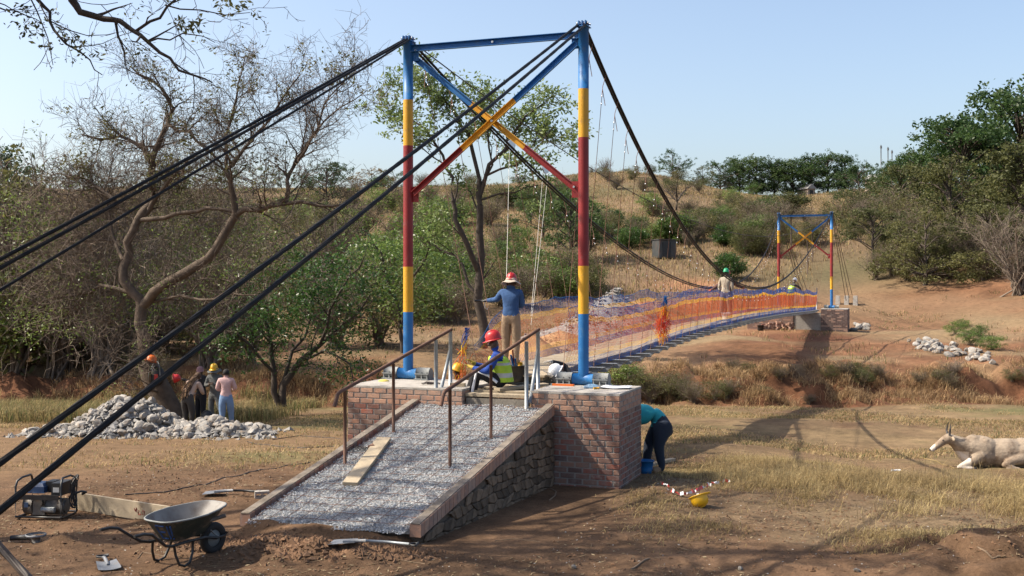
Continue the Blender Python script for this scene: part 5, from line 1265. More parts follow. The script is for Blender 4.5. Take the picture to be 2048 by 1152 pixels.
# ------------------------------------------------------------------ generator
M['genblue'] = mat('dull_blue_tank', (.035,.075,.17), .5, var=.2, scale=5, dirt=(.14,.12,.11), dscale=6)
M['engine'] = mat('engine_castings', (.16,.15,.14), .6, .4, var=.4, scale=14, dirt=(.22,.13,.07), dscale=9)
M['labelw'] = mat('white_label', (.6,.6,.58), .6)
M['black2'] = mat('black_frame_paint', (.02,.02,.022), .4, dirt=(.08,.06,.05), dscale=10)
p = PZ(93, 1034, 0); ge = thing('generator', 'portable generator with blue tank in a black tube frame', 'generator', (p.x, p.y, T(p.x, p.y)), math.radians(-6))
for sx in (-1, 1):
    q = MB(); x = sx*.30
    q.tube([(x, -.20, .03), (x, -.20, .40), (x*.98, -.17, .47), (x*.9, -.10, .505), (x*.9, .10, .505), (x*.98, .17, .47), (x, .20, .40), (x, .20, .03), (x, .16, .012), (x, -.16, .012), (x, -.20, .03)], .014, 8); q.build('frame_side', M['black2'], ge)
for (y, z) in ((-.20, .025), (.20, .025), (-.2, .27), (.2, .27)):
    q = MB(); q.tube([(-.30, y, z), (.30, y, z)], .013, 8); q.build('frame_rail', M['black2'], ge)
q = MB(); q.box((0, -.215, .275), (.56, .012, .06)); q.build('name_strip', M['black2'], ge)
q = MB(); q.box((-.10, 0, .355), (.26, .24, .07), 0, taper=1); q.box((-.10, 0, .405), (.26, .24, .05), 0, taper=.72); q.box((-.10, 0, .318), (.29, .27, .012)); tk = q.build('fuel_tank', M['genblue'], ge)
q = MB(); q.tube([(-.12, 0, .42), (-.12, 0, .455)], .04, 14); q.build('fuel_cap', M['black'], tk)
q = MB(); q.box((.06, .05, .38), (.10, .16, .13)); q.build('air_filter', M['black'], ge)
q = MB(); q.box((.205, 0, .365), (.13, .28, .16)); cp = q.build('control_box', M['black'], ge)
q = MB(); q.box((.205, -.143, .36), (.08, .004, .06)); q.build('label_plate', M['labelw'], cp)
q = MB(); q.tube([(-.26, 0, .14), (-.14, 0, .14)], .12, 20); q.box((-.05, 0, .13), (.16, .2, .2)); q.tube([(-.02, -.08, .2), (-.02, -.16, .2)], .05, 12)
for k in range(7): q.box((-.09+.022*k, -.03, .22), (.006, .2, .07))
q.build('engine', M['engine'], ge)
q = MB(); q.tube([(-.272, 0, .14), (-.262, 0, .14)], .10, 20); q.box((-.20, -.125, .16), (.05, .012, .06)); q.build('starter_cover', M['genblue'], ge)
q = MB(); q.tube([(.04, 0, .13), (.26, 0, .13)], .105, 20); q.tube([(.26, 0, .13), (.28, 0, .13)], .08, 20); q.build('alternator', M['engine'], ge)
q = MB(); q.tube([(.02, -.15, .11), (.19, -.15, .11)], .035, 10); q.build('exhaust', M['galv'], ge)
# cable and gloves hung on the frame
hp = thing('power_cable_coil', 'black power cable coiled over the right end of the generator', 'cable', ge.location+Vector((.36, -.06, 0)))
q = MB(); r = random.Random(4)
for k in range(5):
    ph = r.random()*6; q.tube([(.03*math.sin(t*2+ph)+.04*k*.2, .05*math.cos(t+ph), .30+.19*math.cos(t)+.01*k) for t in np.linspace(0, 2*pi, 18)], .008, 5, 0, cap=False)
q.build('coil', M['black'], hp)
q = MB(); q.tube([(.03, 0, .30), (.12, -.02, .33), (.16, .02, .31), (.10, .05, .28)], .016, 6); q.build('plug', M['black'], hp)
# ------------------------------------------------------------------ shovels, grinder, bars
M['blade'] = mat('worn_shovel_steel', (.22,.235,.26), .6, .2, var=.25, scale=5, dirt=(.25,.21,.17), dscale=5)
def shovel(label, p, head, yaw, L_=.75, tilt=0, sock='galv', sc=1.0):
    """p: blade tip point on the ground; the handle runs along local -x from the blade"""
    t = thing('shovel', label, 'shovel', p, yaw); w_ = .12; q = MB()
    g = 9; V = []
    for i in range(g):
        for j in range(7):
            u = i/(g-1); v = (j-3)/3; wd = w_*(1 if u < .75 else 1-.25*(u-.75)*4*.3)*(1-.15*(1-u)); x = -.30+.30*u-.02*abs(v)*(u > .9)
            V.append((x*sc, v*wd*sc, .012+.018*v*v*(1-u*.5)+.02*(1-u)))
    V = np.array(V); i = np.arange(g-1)[:, None]*7; j = np.arange(6)[None, :]; f = np.stack([i+j, i+7+j, i+8+j, i+j+1], -1).reshape(-1, 4)
    q.add(V, f, 0, True); q.add(V-np.array([0, 0, .004]), f[:, ::-1], 0, True); q.build('blade', M['blade'], t)
    q = MB(); q.tube([(-.16*sc, 0, .03), (-.30*sc, 0, .045), (-.42*sc, 0, .05)], [.014, .02, .019], 10); q.build('socket', M['blade'], t)
    q = MB(); q.tube([(-.40*sc, 0, .05), (-.40*sc-L_*.5, 0, .045+tilt*.5), (-.40*sc-L_, 0, .03+tilt)], .016, 10); h = q.build('shaft', M[sock], t)
    q = MB(); e = -.40*sc-L_; q.tube([(e, 0, .03+tilt), (e-.05, .055, .03+tilt), (e-.09, .055, .03+tilt)], .011, 6); q.tube([(e, 0, .03+tilt), (e-.05, -.055, .03+tilt), (e-.09, -.055, .03+tilt)], .011, 6); q.tube([(e-.09, -.065, .03+tilt), (e-.09, .065, .03+tilt)], .015, 8); q.build('grip', M['black'], t)
    return t
p = G(218, 1142, 8, 20); shovel('square mouthed shovel with a short shaft lying in the left foreground', (p.x+.02, p.y-.02, p.z+.005), 0, math.radians(-62), .10, sc=1.0)
p = G(658, 1090, 8, 20); shovel('shovel half sunk in the dark spoil at the ramp foot, shaft to the right', (p.x, p.y, p.z+.01), 0, math.radians(172), .50)
p = G(405, 992, 8, 20); shovel('black handled shovel lying on the soil behind the wheelbarrow', (p.x, p.y, p.z+.02), 0, math.radians(186), .30, sock='black')
p = G(72, 1085, 8, 20); gr = thing('angle_grinder', 'angle grinder with a pale disc lying on the soil below the generator', 'grinder', (p.x, p.y, p.z), math.radians(175))
q = MB(); q.tube([(.08, 0, .06), (.30, .0, .045)], [.034, .03], 12); q.build('body', M['black'], gr)
q = MB(); q.tube([(0, 0, .0), (0, 0, .07)], [.045, .052], 14); q.tube([(0, 0, .05), (.09, 0, .06)], .035, 10); q.build('gear_head', M['engine'], gr)
q = MB(); q.tube([(0, 0, .085), (0, 0, .09)], .10, 26); q.build('disc', M['concrete'], gr)
q = MB(); q.lathe([(.105, .075), (.112, .078), (.112, .098), (.106, .098)], (0, 0, 0), 24); q.build('guard', M['blade'], gr)
def ground_line(name, label, pts, r, m, cat, lift=.5):
    P = [G(x, y, 8, 60) for x, y in pts]; Q = []
    for a, b in zip(P[:-1], P[1:]):
        for k in range(6): c = a*(1-k/6)+b*(k/6); Q.append(Vector((c.x, c.y, T(c.x, c.y)+r*lift)))
    Q.append(P[-1]); o0 = Q[0].copy(); q = MB(); q.tube([tuple(v-o0) for v in Q], r, 6, 0); return tag(q.build(name, m, None, o0), label, cat)
M['stickm'] = mat('dry_stick', (.20,.14,.09), .95, var=.3, scale=9)
ground_line('rope', 'brown rope trailing from the rock pile towards the ramp', [(495, 884), (545, 892), (610, 896), (670, 893)], .014, M['cablebrown'], 'rope')
ground_line('rope', 'second brown rope line across the grass behind the first', [(545, 880), (600, 872), (680, 878)], .012, M['cablebrown'], 'rope')
ground_line('power_cable', 'thin black cable running over the bare soil left of the ramp', [(250, 990), (330, 985), (400, 970), (450, 955), (520, 940), (620, 925)], .010, M['black'], 'cable')
ground_line('stick', 'curved dry twig on the soil below the shovel', [(735, 1118), (745, 1105), (800, 1120), (850, 1128)], .006, M['stickm'], 'stick')
ground_line('stick', 'bent dark root lying below the stone side wall', [(1098, 1002), (1110, 992), (1112, 984), (1102, 978)], .010, M['stickm'], 'stick')
ground_line('stick', 'broken branch at the bottom right foreground', [(1262, 1140), (1280, 1128), (1300, 1118)], .012, M['stickm'], 'stick')
ground_line('stick', 'dry forked twig on the pale soil patch', [(990, 1082), (1030, 1078), (1080, 1084)], .005, M['stickm'], 'stick')
ground_line('stick', 'long dry stalk lying in the grass before the cow', [(1840, 915), (1910, 938), (2000, 925), (2040, 930)], .011, M['straw'], 'stick')
ground_line('stick', 'dead branch beside the shadow in the left foreground', [(275, 1118), (285, 1105), (330, 1112)], .006, M['stickm'], 'stick')
ground_line('stick', 'dead twig on the soil mound at the bottom right', [(1955, 1095), (1985, 1118), (2000, 1112)], .009, M['stickm'], 'stick')
# rusty rope tail hanging in the lower left corner
A_, B_ = PX(-60, 1030, 6.6), PX(75, 1175, 6.2); C_ = Vector((B_.x+.3, 6.0, T(B_.x+.3, 6.0)))
q0 = W(-12.25, 1.54, 1.60)
cable_obj('rope_tail', 'rusty twisted rope end slanting down in the bottom left corner', 'rope', seg(A_, B_, 40)+seg(B_, C_, 20)[1:], .021, M['cablebrown'], None, twist=.30)
cable_obj('tie_wire', 'dark tie between the lower anchor cable and the rusty rope end', 'wire', [q0, (q0+A_)/2, A_], .012, M['cablebrown'])
# hollow block by the left kerb
p = G(524, 996, 8, 30); t = thing('hollow_block', 'pale hollow clay block beside the foot of the left kerb', 'block', (p.x, p.y, p.z), .3)
q = MB(); 
for (cx, cz, sx, sz) in ((0, .015, .2, .03), (0, .085, .2, .03), (-.09, .05, .02, .04), (0, .05, .02, .04), (.09, .05, .02, .04)): q.box((cx, 0, cz), (sx, .10, sz))
q.build('block_body', M['concrete'], t)
# wire tangle on the gravel
p = on_ramp(722, 903)[0]; t = thing('wire_tangle', 'loose coil of thin dark wire with a grey clamp on the ramp gravel', 'wire coil', (p.x, p.y, p.z+.02))
q = MB(); r = random.Random(9)
for k in range(7):
    R_ = r.uniform(.07, .16); ph = r.random()*6; cx, cy = r.uniform(-.06, .06), r.uniform(-.05, .05)
    q.tube([(cx+R_*math.cos(t_+ph), cy+R_*.8*math.sin(t_+ph), .02+.02*math.sin(3*t_+k)-.10*(cy+R_*.8*math.sin(t_+ph))*-1*.23) for t_ in np.linspace(0, 5.2, 20)], .003, 4, 0)
q.build('coil', M['black'], t); q = MB(); q.tube([(.10, 0, .03), (.17, .03, .05)], [.03, .045], 10); q.build('clamp', M['rust'], t)
# things on the pier tops
p = W(-.75, -.80, PT); t = thing('rope_coil', 'flat coil of grey rope on the left brick pier top', 'rope coil', p)
q = MB(); q.tube([((.16-.006*k)*math.cos(k*.5), (.13-.005*k)*math.sin(k*.5), .012+.004*(k % 5)) for k in range(38)], .010, 6); q.build('coil', M['cablebrown'], t)
M['yellowrag'] = mat('yellow_cloth', (.62,.50,.12), .9); M['paper'] = mat('white_paper', (.74,.76,.80), .7); M['polyblue'] = mat('pale_blue_plastic', (.30,.48,.66), .35)
p = W(-.55, -1.72, PT); q = MB(); q.lathe([(.08, 0), (.07, .02), (.03, .035), (.001, .03)], (0, 0, 0), 9, 0, None, True, 1.2, .8); tag(q.build('rag', M['yellowrag'], None, p), 'crumpled yellow rag on the left brick pier', 'rag')
p = W(-.32, 2.12, PT+.006); q = MB()
for k in range(3):
    V = []; 
    for i in range(8):
        for j in range(6): V.append(((i/7-.5)*.42+.03*k, (j/5-.5)*.30-.01*k, .002+.006*k+.014*math.sin(i*.9+k)*.5+.010*(j/5)**2))
    i = np.arange(7)[:, None]*6; j = np.arange(5)[None, :]; q.add(V, np.stack([i+j, i+6+j, i+7+j, i+j+1], -1).reshape(-1, 4), 0, True)
o = q.build('papers', M['paper'], None, p, -.3); tag(o, 'loose white drawing sheets on the right brick pier', 'papers')
p = W(-.45, 1.80, PT); q = MB(); q.lathe([(.09, 0), (.10, .02), (.07, .05), (.03, .065), (.001, .055)], (0, 0, 0), 9, 0, None, False, 1.3, .7); tag(q.build('plastic_bag', M['polyblue'], None, p), 'crumpled pale blue plastic bag beside the papers', 'plastic bag')
t = thing('trowel', 'small tool with yellow handle lying by the papers on the pier', 'trowel', W(-.55, 1.95, PT), .4); q = MB(); q.tube([(-.09, 0, .018), (.0, 0, .018)], .016, 8); q.build('grip', M['yellow'], t); q = MB(); q.tube([(0, 0, .018), (.06, 0, .018)], .012, 6); q.box((.11, 0, .012), (.10, .05, .006)); q.build('blade', M['black'], t)
M['orange'] = mat('orange_tool', (.75,.16,.02), .5)
t = thing('spirit_level', 'bright orange level lying at the left edge of the right pier', 'level', W(-.25, 1.28, PT), -.38); q = MB(); q.box((0, 0, .015), (.36, .045, .03)); q.build('bar', M['orange'], t); q = MB(); q.box((-.19, 0, .015), (.02, .05, .034)); q.build('end_cap', M['galv'], t)
def bucket(label, p, r0, r1, h, m, mi=None, handle=True, yaw=0):
    t = thing('bucket', label, 'bucket', p, yaw); q = MB()
    q.lathe([(.001, .004), (r0, 0), (r0+.3*(r1-r0), h*.3), (r1, h*.97), (r1+.008, h*.97), (r1+.008, h), (r1-.006, h), (r0-.006, .01), (.001, .012)], (0, 0, 0), 24); q.build('tub', m, t)
    if handle: q = MB(); q.tube([(r1*math.cos(a), .02, h-.01-.55*r1*math.sin(a)) for a in np.linspace(0, pi, 12)], .004, 5); q.build('handle', M['steel'], t)
    return t
bp = W(.06, .38, PT+.01); bucket('black tool bucket standing at the start of the deck behind the seated worker', bp, .125, .155, .27, M['black'])
t = thing('hand_tools', 'red and blue handled cutters and a yellow glove standing in the black bucket', 'tools', bp+Vector((0, 0, .02)))
q = MB(); q.tube([(-.02, .02, .02), (-.06, 0, .50)], .013, 8); q.build('handle', M['red'], t); q = MB(); q.tube([(.0, .02, .02), (-.09, -.02, .42)], .016, 8); q.tube([(.03, .02, .02), (-.02, -.02, .36)], .016, 8); q.build('blue_grip', M['blue'], t); q = MB(); q.tube([(.06, 0, .2), (.07, 0, .30)], [.05, .035], 10); q.build('glove', M['yellow'], t)
p = W(20.4, .42, dz(20.4)+.02); bucket('white bucket with yellow band on the deck beside the worker in the green helmet', p, .14, .17, .26, M['paper'], yaw=.5)
p = G(1264, 945, 10, 30); p = Vector((2.12, 17.45, T(2.12, 17.45))); bucket('blue bucket on the ground behind the right brick pier', p, .10, .13, .2, M['blue'])
# helmet and tape on the grass
def hat_mesh(mb, m=0, brim=.045, s=1.0, n=26):
    prof = [(.001, .165), (.04, .163), (.08, .148), (.108, .115), (.122, .07), (.128, .02), (.130, 0)]
    mb.lathe([(a*s, b*s) for a, b in prof], (0, 0, 0), n, m, None, True, .92, 1.12)
    mb.lathe([(.128*s, .0), (.150*s, -.010*s), (.152*s, -.004*s), (.130*s, .008*s)], (0, 0, 0), n, m, None, True, .92, 1.14)
    # peak in +y and ridge
    mb.lathe([(.09*s, .0), (.178*s, -.018*s), (.18*s, -.010*s), (.1*s, .006*s)], (0, .035*s, 0), n, m, None, True, .72, 1.0)
    mb.tube([(0, y*s, z*s) for y, z in ((-.135, .06), (-.11, .125), (-.06, .163), (0, .176), (.06, .163), (.11, .125), (.135, .06))], .014*s, 6, m)
for k, c in (('hatred', (.50,.016,.018)), ('hatyellow', (.80,.45,.012)), ('hatwhite', (.72,.74,.78)), ('hatgreen', (.02,.33,.14))): M[k] = mat('helmet_plastic_'+k[3:], c, .42, var=.08, scale=6, coat=.08, dirt=tuple(np.array(c)*.6+.03), dscale=9, dth=.62)
p = G(1397, 1012, 8, 30); t = thing('hard_hat', 'yellow hard hat lying upside down on the grass', 'hard hat', (p.x, p.y, p.z+.125), .9); t.rotation_euler = (math.radians(160), math.radians(16), 1.2); t.scale = (.82,)*3
q = MB(); hat_mesh(q); q.build('shell', M['hatyellow'], t); q = MB(); q.lathe([(.11, .03), (.12, 0), (.115, -.005)], (0, 0, 0), 20, 0, None, True, .9, 1.1); q.box((0, .0, -.02), (.05, .04, .06)); q.build('liner', M['paper'], t)
M['tapered'] = mat('red_tape', (.6,.05,.04), .5)
def tape():
    P = [G(x, y, 8, 40) for x, y in ((1322, 972), (1335, 978), (1342, 990), (1362, 995), (1382, 992), (1400, 986), (1415, 975), (1435, 972), (1450, 968), (1462, 966))]
    t = thing('barrier_tape', 'crumpled red and white barrier tape lying on the soil by the yellow helmet', 'barrier tape', P[0]); r = random.Random(6); Q = []
    for a, b in zip(P[:-1], P[1:]):
        for k in range(5): c = a*(1-k/5)+b*(k/5); Q.append(Vector((c.x+r.uniform(-.03, .03), c.y+r.uniform(-.04, .04), T(c.x, c.y)+r.uniform(.01, .05)))-P[0])
    q = MB()
    for i in range(len(Q)-1):
        a, b = Q[i], Q[i+1]; h1, h2 = (.045 if i % 5 < 2 else .015, .045 if (i+1) % 5 < 2 else .015); tw = Vector((r.uniform(-.02, .02), r.uniform(-.02, .04), 0))
        q.add([a, b, b+Vector((0, 0, h2))+tw, a+Vector((0, 0, h1))+tw], [[0, 1, 2, 3]], 1 if i % 4 < 2 else 0)
    q.build('ribbon', [M['paper'], M['tapered']], t)
tape()
# pulleys and their ropes
def pulley(label, p, s, dr):
    t = thing('pulley_block', label, 'pulley', p, .3); Rp = np.array([[1,0,0],[0,0,1],[0,1,0]], float)
    q = MB(); q.prism([(.09*s*math.cos(a)*(1 if math.sin(a) > 0 else .8), .12*s*math.sin(a)) for a in np.linspace(0, 2*pi, 17)[:-1]], .02, 0, R=np.array([[1,0,0],[0,0,-1],[0,1,0]]), c=(0, -.035, 0))
    q.prism([(.09*s*math.cos(a)*(1 if math.sin(a) > 0 else .8), .12*s*math.sin(a)) for a in np.linspace(0, 2*pi, 17)[:-1]], .02, 0, R=np.array([[1,0,0],[0,0,-1],[0,1,0]]), c=(0, .035, 0)); q.build('cheek', M['zinc'] if s > 1 else M['black'], t)
    q = MB(); q.lathe([(.001, -.022), (.085*s, -.022), (.07*s, 0), (.085*s, .022), (.001, .022)], (0, 0, 0), 18, 0, Rp); q.build('sheave', M['black'], t)
    q = MB(); q.tube([(.03*math.cos(a), 0, .12*s+.035+.035*math.sin(a)) for a in np.linspace(-1.2, 4.3, 12)], .009, 6); q.tube([(.0, 0, .12*s+.06), (.0, 0, .12*s+dr)], .006, 5); q.build('hook', M['zinc'], t)
    return t
# positions hang below the hauling line
pu1 = PX(1023, 290, 26.0); pu2 = PX(1092, 337, 30.0)
pulley('upper pulley block with pale cheeks hanging from the line inside the near tower', pu1, 1.1, .30); pulley('lower black pulley block hanging further along the line', pu2, 1.2, .35)
for (nm, a_, b_) in (('thin white rope dropping straight from the upper pulley behind the standing worker', pu1+Vector((-.05, 0, -.1)), PX(1013, 556, 19.6)), ('left strand of the white rope pair below the lower pulley', pu2+Vector((-.08, 0, -.1)), PX(1062, 632, 24)), ('right strand of the white rope pair below the lower pulley', pu2+Vector((.06, 0, -.1)), PX(1062, 650, 23))):
    o = cable_obj('pulley_rope', nm, 'rope', seg(a_, b_, 8, .03), .0045, M['rope'])
# brick stacks and bucket at the far pier
for i, (px, h) in enumerate(((1532, 4), (1545, 5), (1560, 6), (1572, 4), (1583, 5))):
    p = G(px, 660, 30, 120); c = thing('brick_stack', f'{("leftmost", "second", "tallest middle", "fourth", "rightmost")[i]} stack of pinkish bricks beside the far pier', 'brick stack', p, .2*i)
    for k in range(h*2):
        o = obj('brick', BM2 if k % 3 else BM1, c, ((k % 2)*.24-.12+random.uniform(-.03, .03), random.uniform(-.05, .05), .06+(k//2)*.085)); o.rotation_euler = (0, 0, random.uniform(-.2, .2)); o.scale = (1, 1.6, 1)
p = G(1521, 661, 30, 120); bucket('small black bucket left of the far brick stacks', p, .15, .19, .32, M['black'], handle=False)
# corrugated latrine hut on the slope
M['tin'] = mat('weathered_corrugated_tin', (.10,.105,.105), .6, .4, var=.3, scale=2, dirt=(.16,.12,.10), dscale=1.2, dth=.5)
p = G(1328, 516, 40, 160); s = p.y/F; hw, hh = 18*s, 36*s
t = thing('tin_hut', 'small dark corrugated tin hut on the far slope beyond the bridge', 'hut', p, .25)
for (nm, x0, y0, x1, y1) in (('front_wall', -hw, -hw, hw, -hw), ('side_wall', -hw, hw, -hw, -hw), ('side_wall', hw, -hw, hw, hw), ('back_wall', hw, hw, -hw, hw)):
    q = MB(); m_ = 24; d = Vector((x1-x0, y1-y0, 0)); nv_ = Vector((d.y, -d.x, 0)).normalized(); V = []
    for k in range(m_*2+1): c = Vector((x0, y0, 0))+d*(k/(m_*2))+nv_*(.03*(k % 2)); V += [(c.x, c.y, 0), (c.x, c.y, hh)]
    q.add(V, [[2*k, 2*k+2, 2*k+3, 2*k+1] for k in range(m_*2)]); w_ = q.build(nm, M['tin'], t)
q = MB(); q.box((0, 0, hh+.03), (2*hw+.2, 2*hw+.3, .05)); q.build('roof', M['tin'], t)
q = MB(); q.box((-.12, -hw-.05, hh*.45), (hw*.9, .04, hh*.85)); q.build('door', M['black2'], t)
# masts on the skyline and a far pole, gate house glimpses
for i, (px, y0, y1, Y) in enumerate(((1762, 290, 360, 190), (1776, 294, 360, 195), (1784, 300, 360, 200))):
    b = PX(px, y1, Y); b.z = T(b.x, b.y); tp_ = PX(px, y0, Y); q = MB(); q.tube([(0, 0, 0), (0, 0, tp_.z-b.z)], .08, 6); q.box((0, 0, tp_.z-b.z-.4), (.3, .2, .4)); tag(q.build('mast', M['steel'], None, b), f'{("tallest left", "middle", "shortest right")[i]} of three thin masts above the skyline trees', 'mast')
for i, (px, py, h) in enumerate(((1625, 524, 56), (1615, 548, 80), (1582, 505, 70))):
    b = G(px, py, 40, 160); q = MB(); hh_ = h*b.y/F; q.tube([(0, 0, -.1), (.02, 0, hh_*.5), (.0, .05, hh_)], .06, 6); tag(q.build('pole', M['bark'], None, b), f'{("short bare", "thicker bare", "leaning bare")[i]} wooden pole on the slope behind the far tower', 'pole')
# bag and helmet hung on the leaning tree
p = PX(313, 752, 31.2); t = thing('backpack', 'black backpack with red stripe hung on the leaning tree trunk', 'backpack', (p.x, p.y, p.z))
q = MB(); q.ball((0, 0, 0), (.24, .14, .30), 0, 14, 10); q.build('bag', M['black'], t); q = MB(); q.box((.03, -.14, -.02), (.10, .02, .16)); q.build('pocket', M['hatred'], t); q = MB(); q.tube([(.12, -.12, .26), (.16, -.16, .0), (.10, -.12, -.22)], .018, 6); q.tube([(-.10, -.10, .26), (-.05, -.02, .4), (.05, -.02, .4), (.12, -.1, .26)], .016, 6); q.build('strap', M['steel'], t)
p = PX(302, 722, 31.0); q = MB(); hat_mesh(q); o = q.build('hard_hat', M['orange'], None, p); o.rotation_euler = (.3, .2, 2); tag(o, 'orange red hard hat perched above the backpack on the trunk', 'hard hat')
p = PX(349, 757, 30.9); t = thing('hard_hat', 'red hard hat hung on its side at the trunk near the outstretched arm', 'hard hat', p); t.rotation_euler = (.2, math.radians(80), .3)
q = MB(); hat_mesh(q); q.build('shell', M['hatred'], t); q = MB(); q.ball((0, 0, .02), (.10, .11, .08), 0, 12, 6); q.build('liner', M['clod'], t)
p = G(437, 856, 20, 40); q = MB(); hat_mesh(q); o = q.build('hard_hat', M['hatyellow'], None, (p.x, p.y, p.z)); tag(o, 'yellow hard hat on the ground behind the rock pile', 'hard hat')
p = G(408, 858, 20, 40); t = thing('black_bag', 'black bag slumped on the ground between the group of people', 'bag', (p.x, p.y+.3, p.z)); q = MB(); q.ball((0, 0, .22), (.2, .16, .27), 0, 12, 8); q.build('bag', M['black'], t)
p = G(1783, 943, 10, 40); q = MB(); q.tube([(0, 0, .02), (.18, .02, .02)], .02, 8); tag(q.build('pipe_offcut', M['paper'], None, p), 'short white pipe offcut in the grass before the cow', 'pipe')
# pale buildings on the skyline
M['wallpale'] = mat('pale_house_wall', (.38,.30,.24), .9); M['roofg'] = mat('pale_roof', (.30,.29,.28), .7)
for (px, py, Y, wd, lb) in ((1612, 377, 203, 1.5, 'pale gabled house end between the skyline trees'), (1023, 378, 195, 3.4, 'small pale house on the skyline behind the slender tree'), (1752, 356, 190, 2.0, 'grey roofed house corner under the skyline masts')):
    b = PX(px, py, Y); b.z = min(T(b.x, b.y), b.z-1.5); hh_ = PX(px, py, Y).z-b.z; t = thing('house', lb, 'house', b, .3)
    q = MB(); q.box((0, 0, hh_/2-.2), (wd, 3.5, hh_+.0)); q.build('wall', M['wallpale'], t)
    q = MB(); q.prism([(-wd/2-.3, 0), (wd/2+.3, 0), (0, .9)], 4.1, 0, R=np.array([[1,0,0],[0,0,-1],[0,1,0]]), c=(0, 0, hh_-.2)); q.build('roof', M['roofg'], t)
    q = MB(); q.box((0, -1.76, hh_*.45), (.7, .04, .8)); q.build('window', M['black'], t)
# ================================================================== PEOPLE AND COW
import bmesh
M['skin'] = mat('brown_skin', (.085,.045,.028), .55, var=.12, scale=14)
def cloth(n_, c, v=.16, **k): return mat(n_, c, .9, var=v, scale=7, bump=.55, bscale=13, **k)
def skinmesh(name, V, E, R, root=0, sub=2, mats=None, pick=None):
    me = bpy.data.meshes.new(name+'_tmp'); me.from_pydata([tuple(v) for v in V], E, []); o = bpy.data.objects.new(name+'_tmp', me); COL.objects.link(o)
    sm = o.modifiers.new('s', 'SKIN'); sm.use_smooth_shade = True; sm.branch_smoothing = .4
    for i, r in enumerate(R):
        d = me.skin_vertices[0].data[i]; d.radius = r if isinstance(r, (tuple, list)) else (r, r); d.use_root = (i == root)
    ss = o.modifiers.new('u', 'SUBSURF'); ss.levels = sub; ss.render_levels = sub
    dg = bpy.context.evaluated_depsgraph_get(); out = bpy.data.meshes.new_from_object(o.evaluated_get(dg)); out.name = name
    bpy.data.objects.remove(o); out.materials.clear()
    for m in mats: out.materials.append(m)
    n = len(out.polygons); c = np.zeros(n*3); out.polygons.foreach_get('center', c); c = c.reshape(-1, 3)
    out.polygons.foreach_set('material_index', pick(c).astype(np.int32)); out.polygons.foreach_set('use_smooth', np.ones(n, bool))
    return out
BASE = {'pel': (0,0,.93,.125,.10), 'wai': (0,.0,1.08,.120,.095), 'che': (0,.0,1.27,.150,.115), 'cht': (0,0,1.40,.115,.09), 'nek': (0,.01,1.465,.058,.058), 'hd0': (0,.03,1.525,.077,.084), 'hd1': (0,.035,1.60,.083,.098),
 'shL': (-.17,0,1.41,.068,.068), 'elL': (-.225,-.02,1.14,.047,.047), 'wrL': (-.235,.06,.90,.033,.033), 'haL': (-.235,.085,.82,.038,.022),
 'shR': (.17,0,1.41,.068,.068), 'elR': (.225,-.02,1.14,.047,.047), 'wrR': (.235,.06,.90,.033,.033), 'haR': (.235,.085,.82,.038,.022),
 'hiL': (-.095,0,.86,.105,.105), 'knL': (-.105,.02,.48,.066,.066), 'anL': (-.11,0,.10,.046,.046), 'toL': (-.125,.17,.045,.046,.038),
 'hiR': (.095,0,.86,.105,.105), 'knR': (.105,.02,.48,.066,.066), 'anR': (.11,0,.10,.046,.046), 'toR': (.125,.17,.045,.046,.038)}
BON = [('pel','wai'),('wai','che'),('che','cht'),('cht','nek'),('nek','hd0'),('hd0','hd1')]+[(a+s, b+s) for s in 'LR' for a, b in (('sh','el'),('el','wr'),('wr','ha'),('hi','kn'),('kn','an'),('an','to'))]+[('cht','shL'),('cht','shR'),('pel','hiL'),('pel','hiR')]
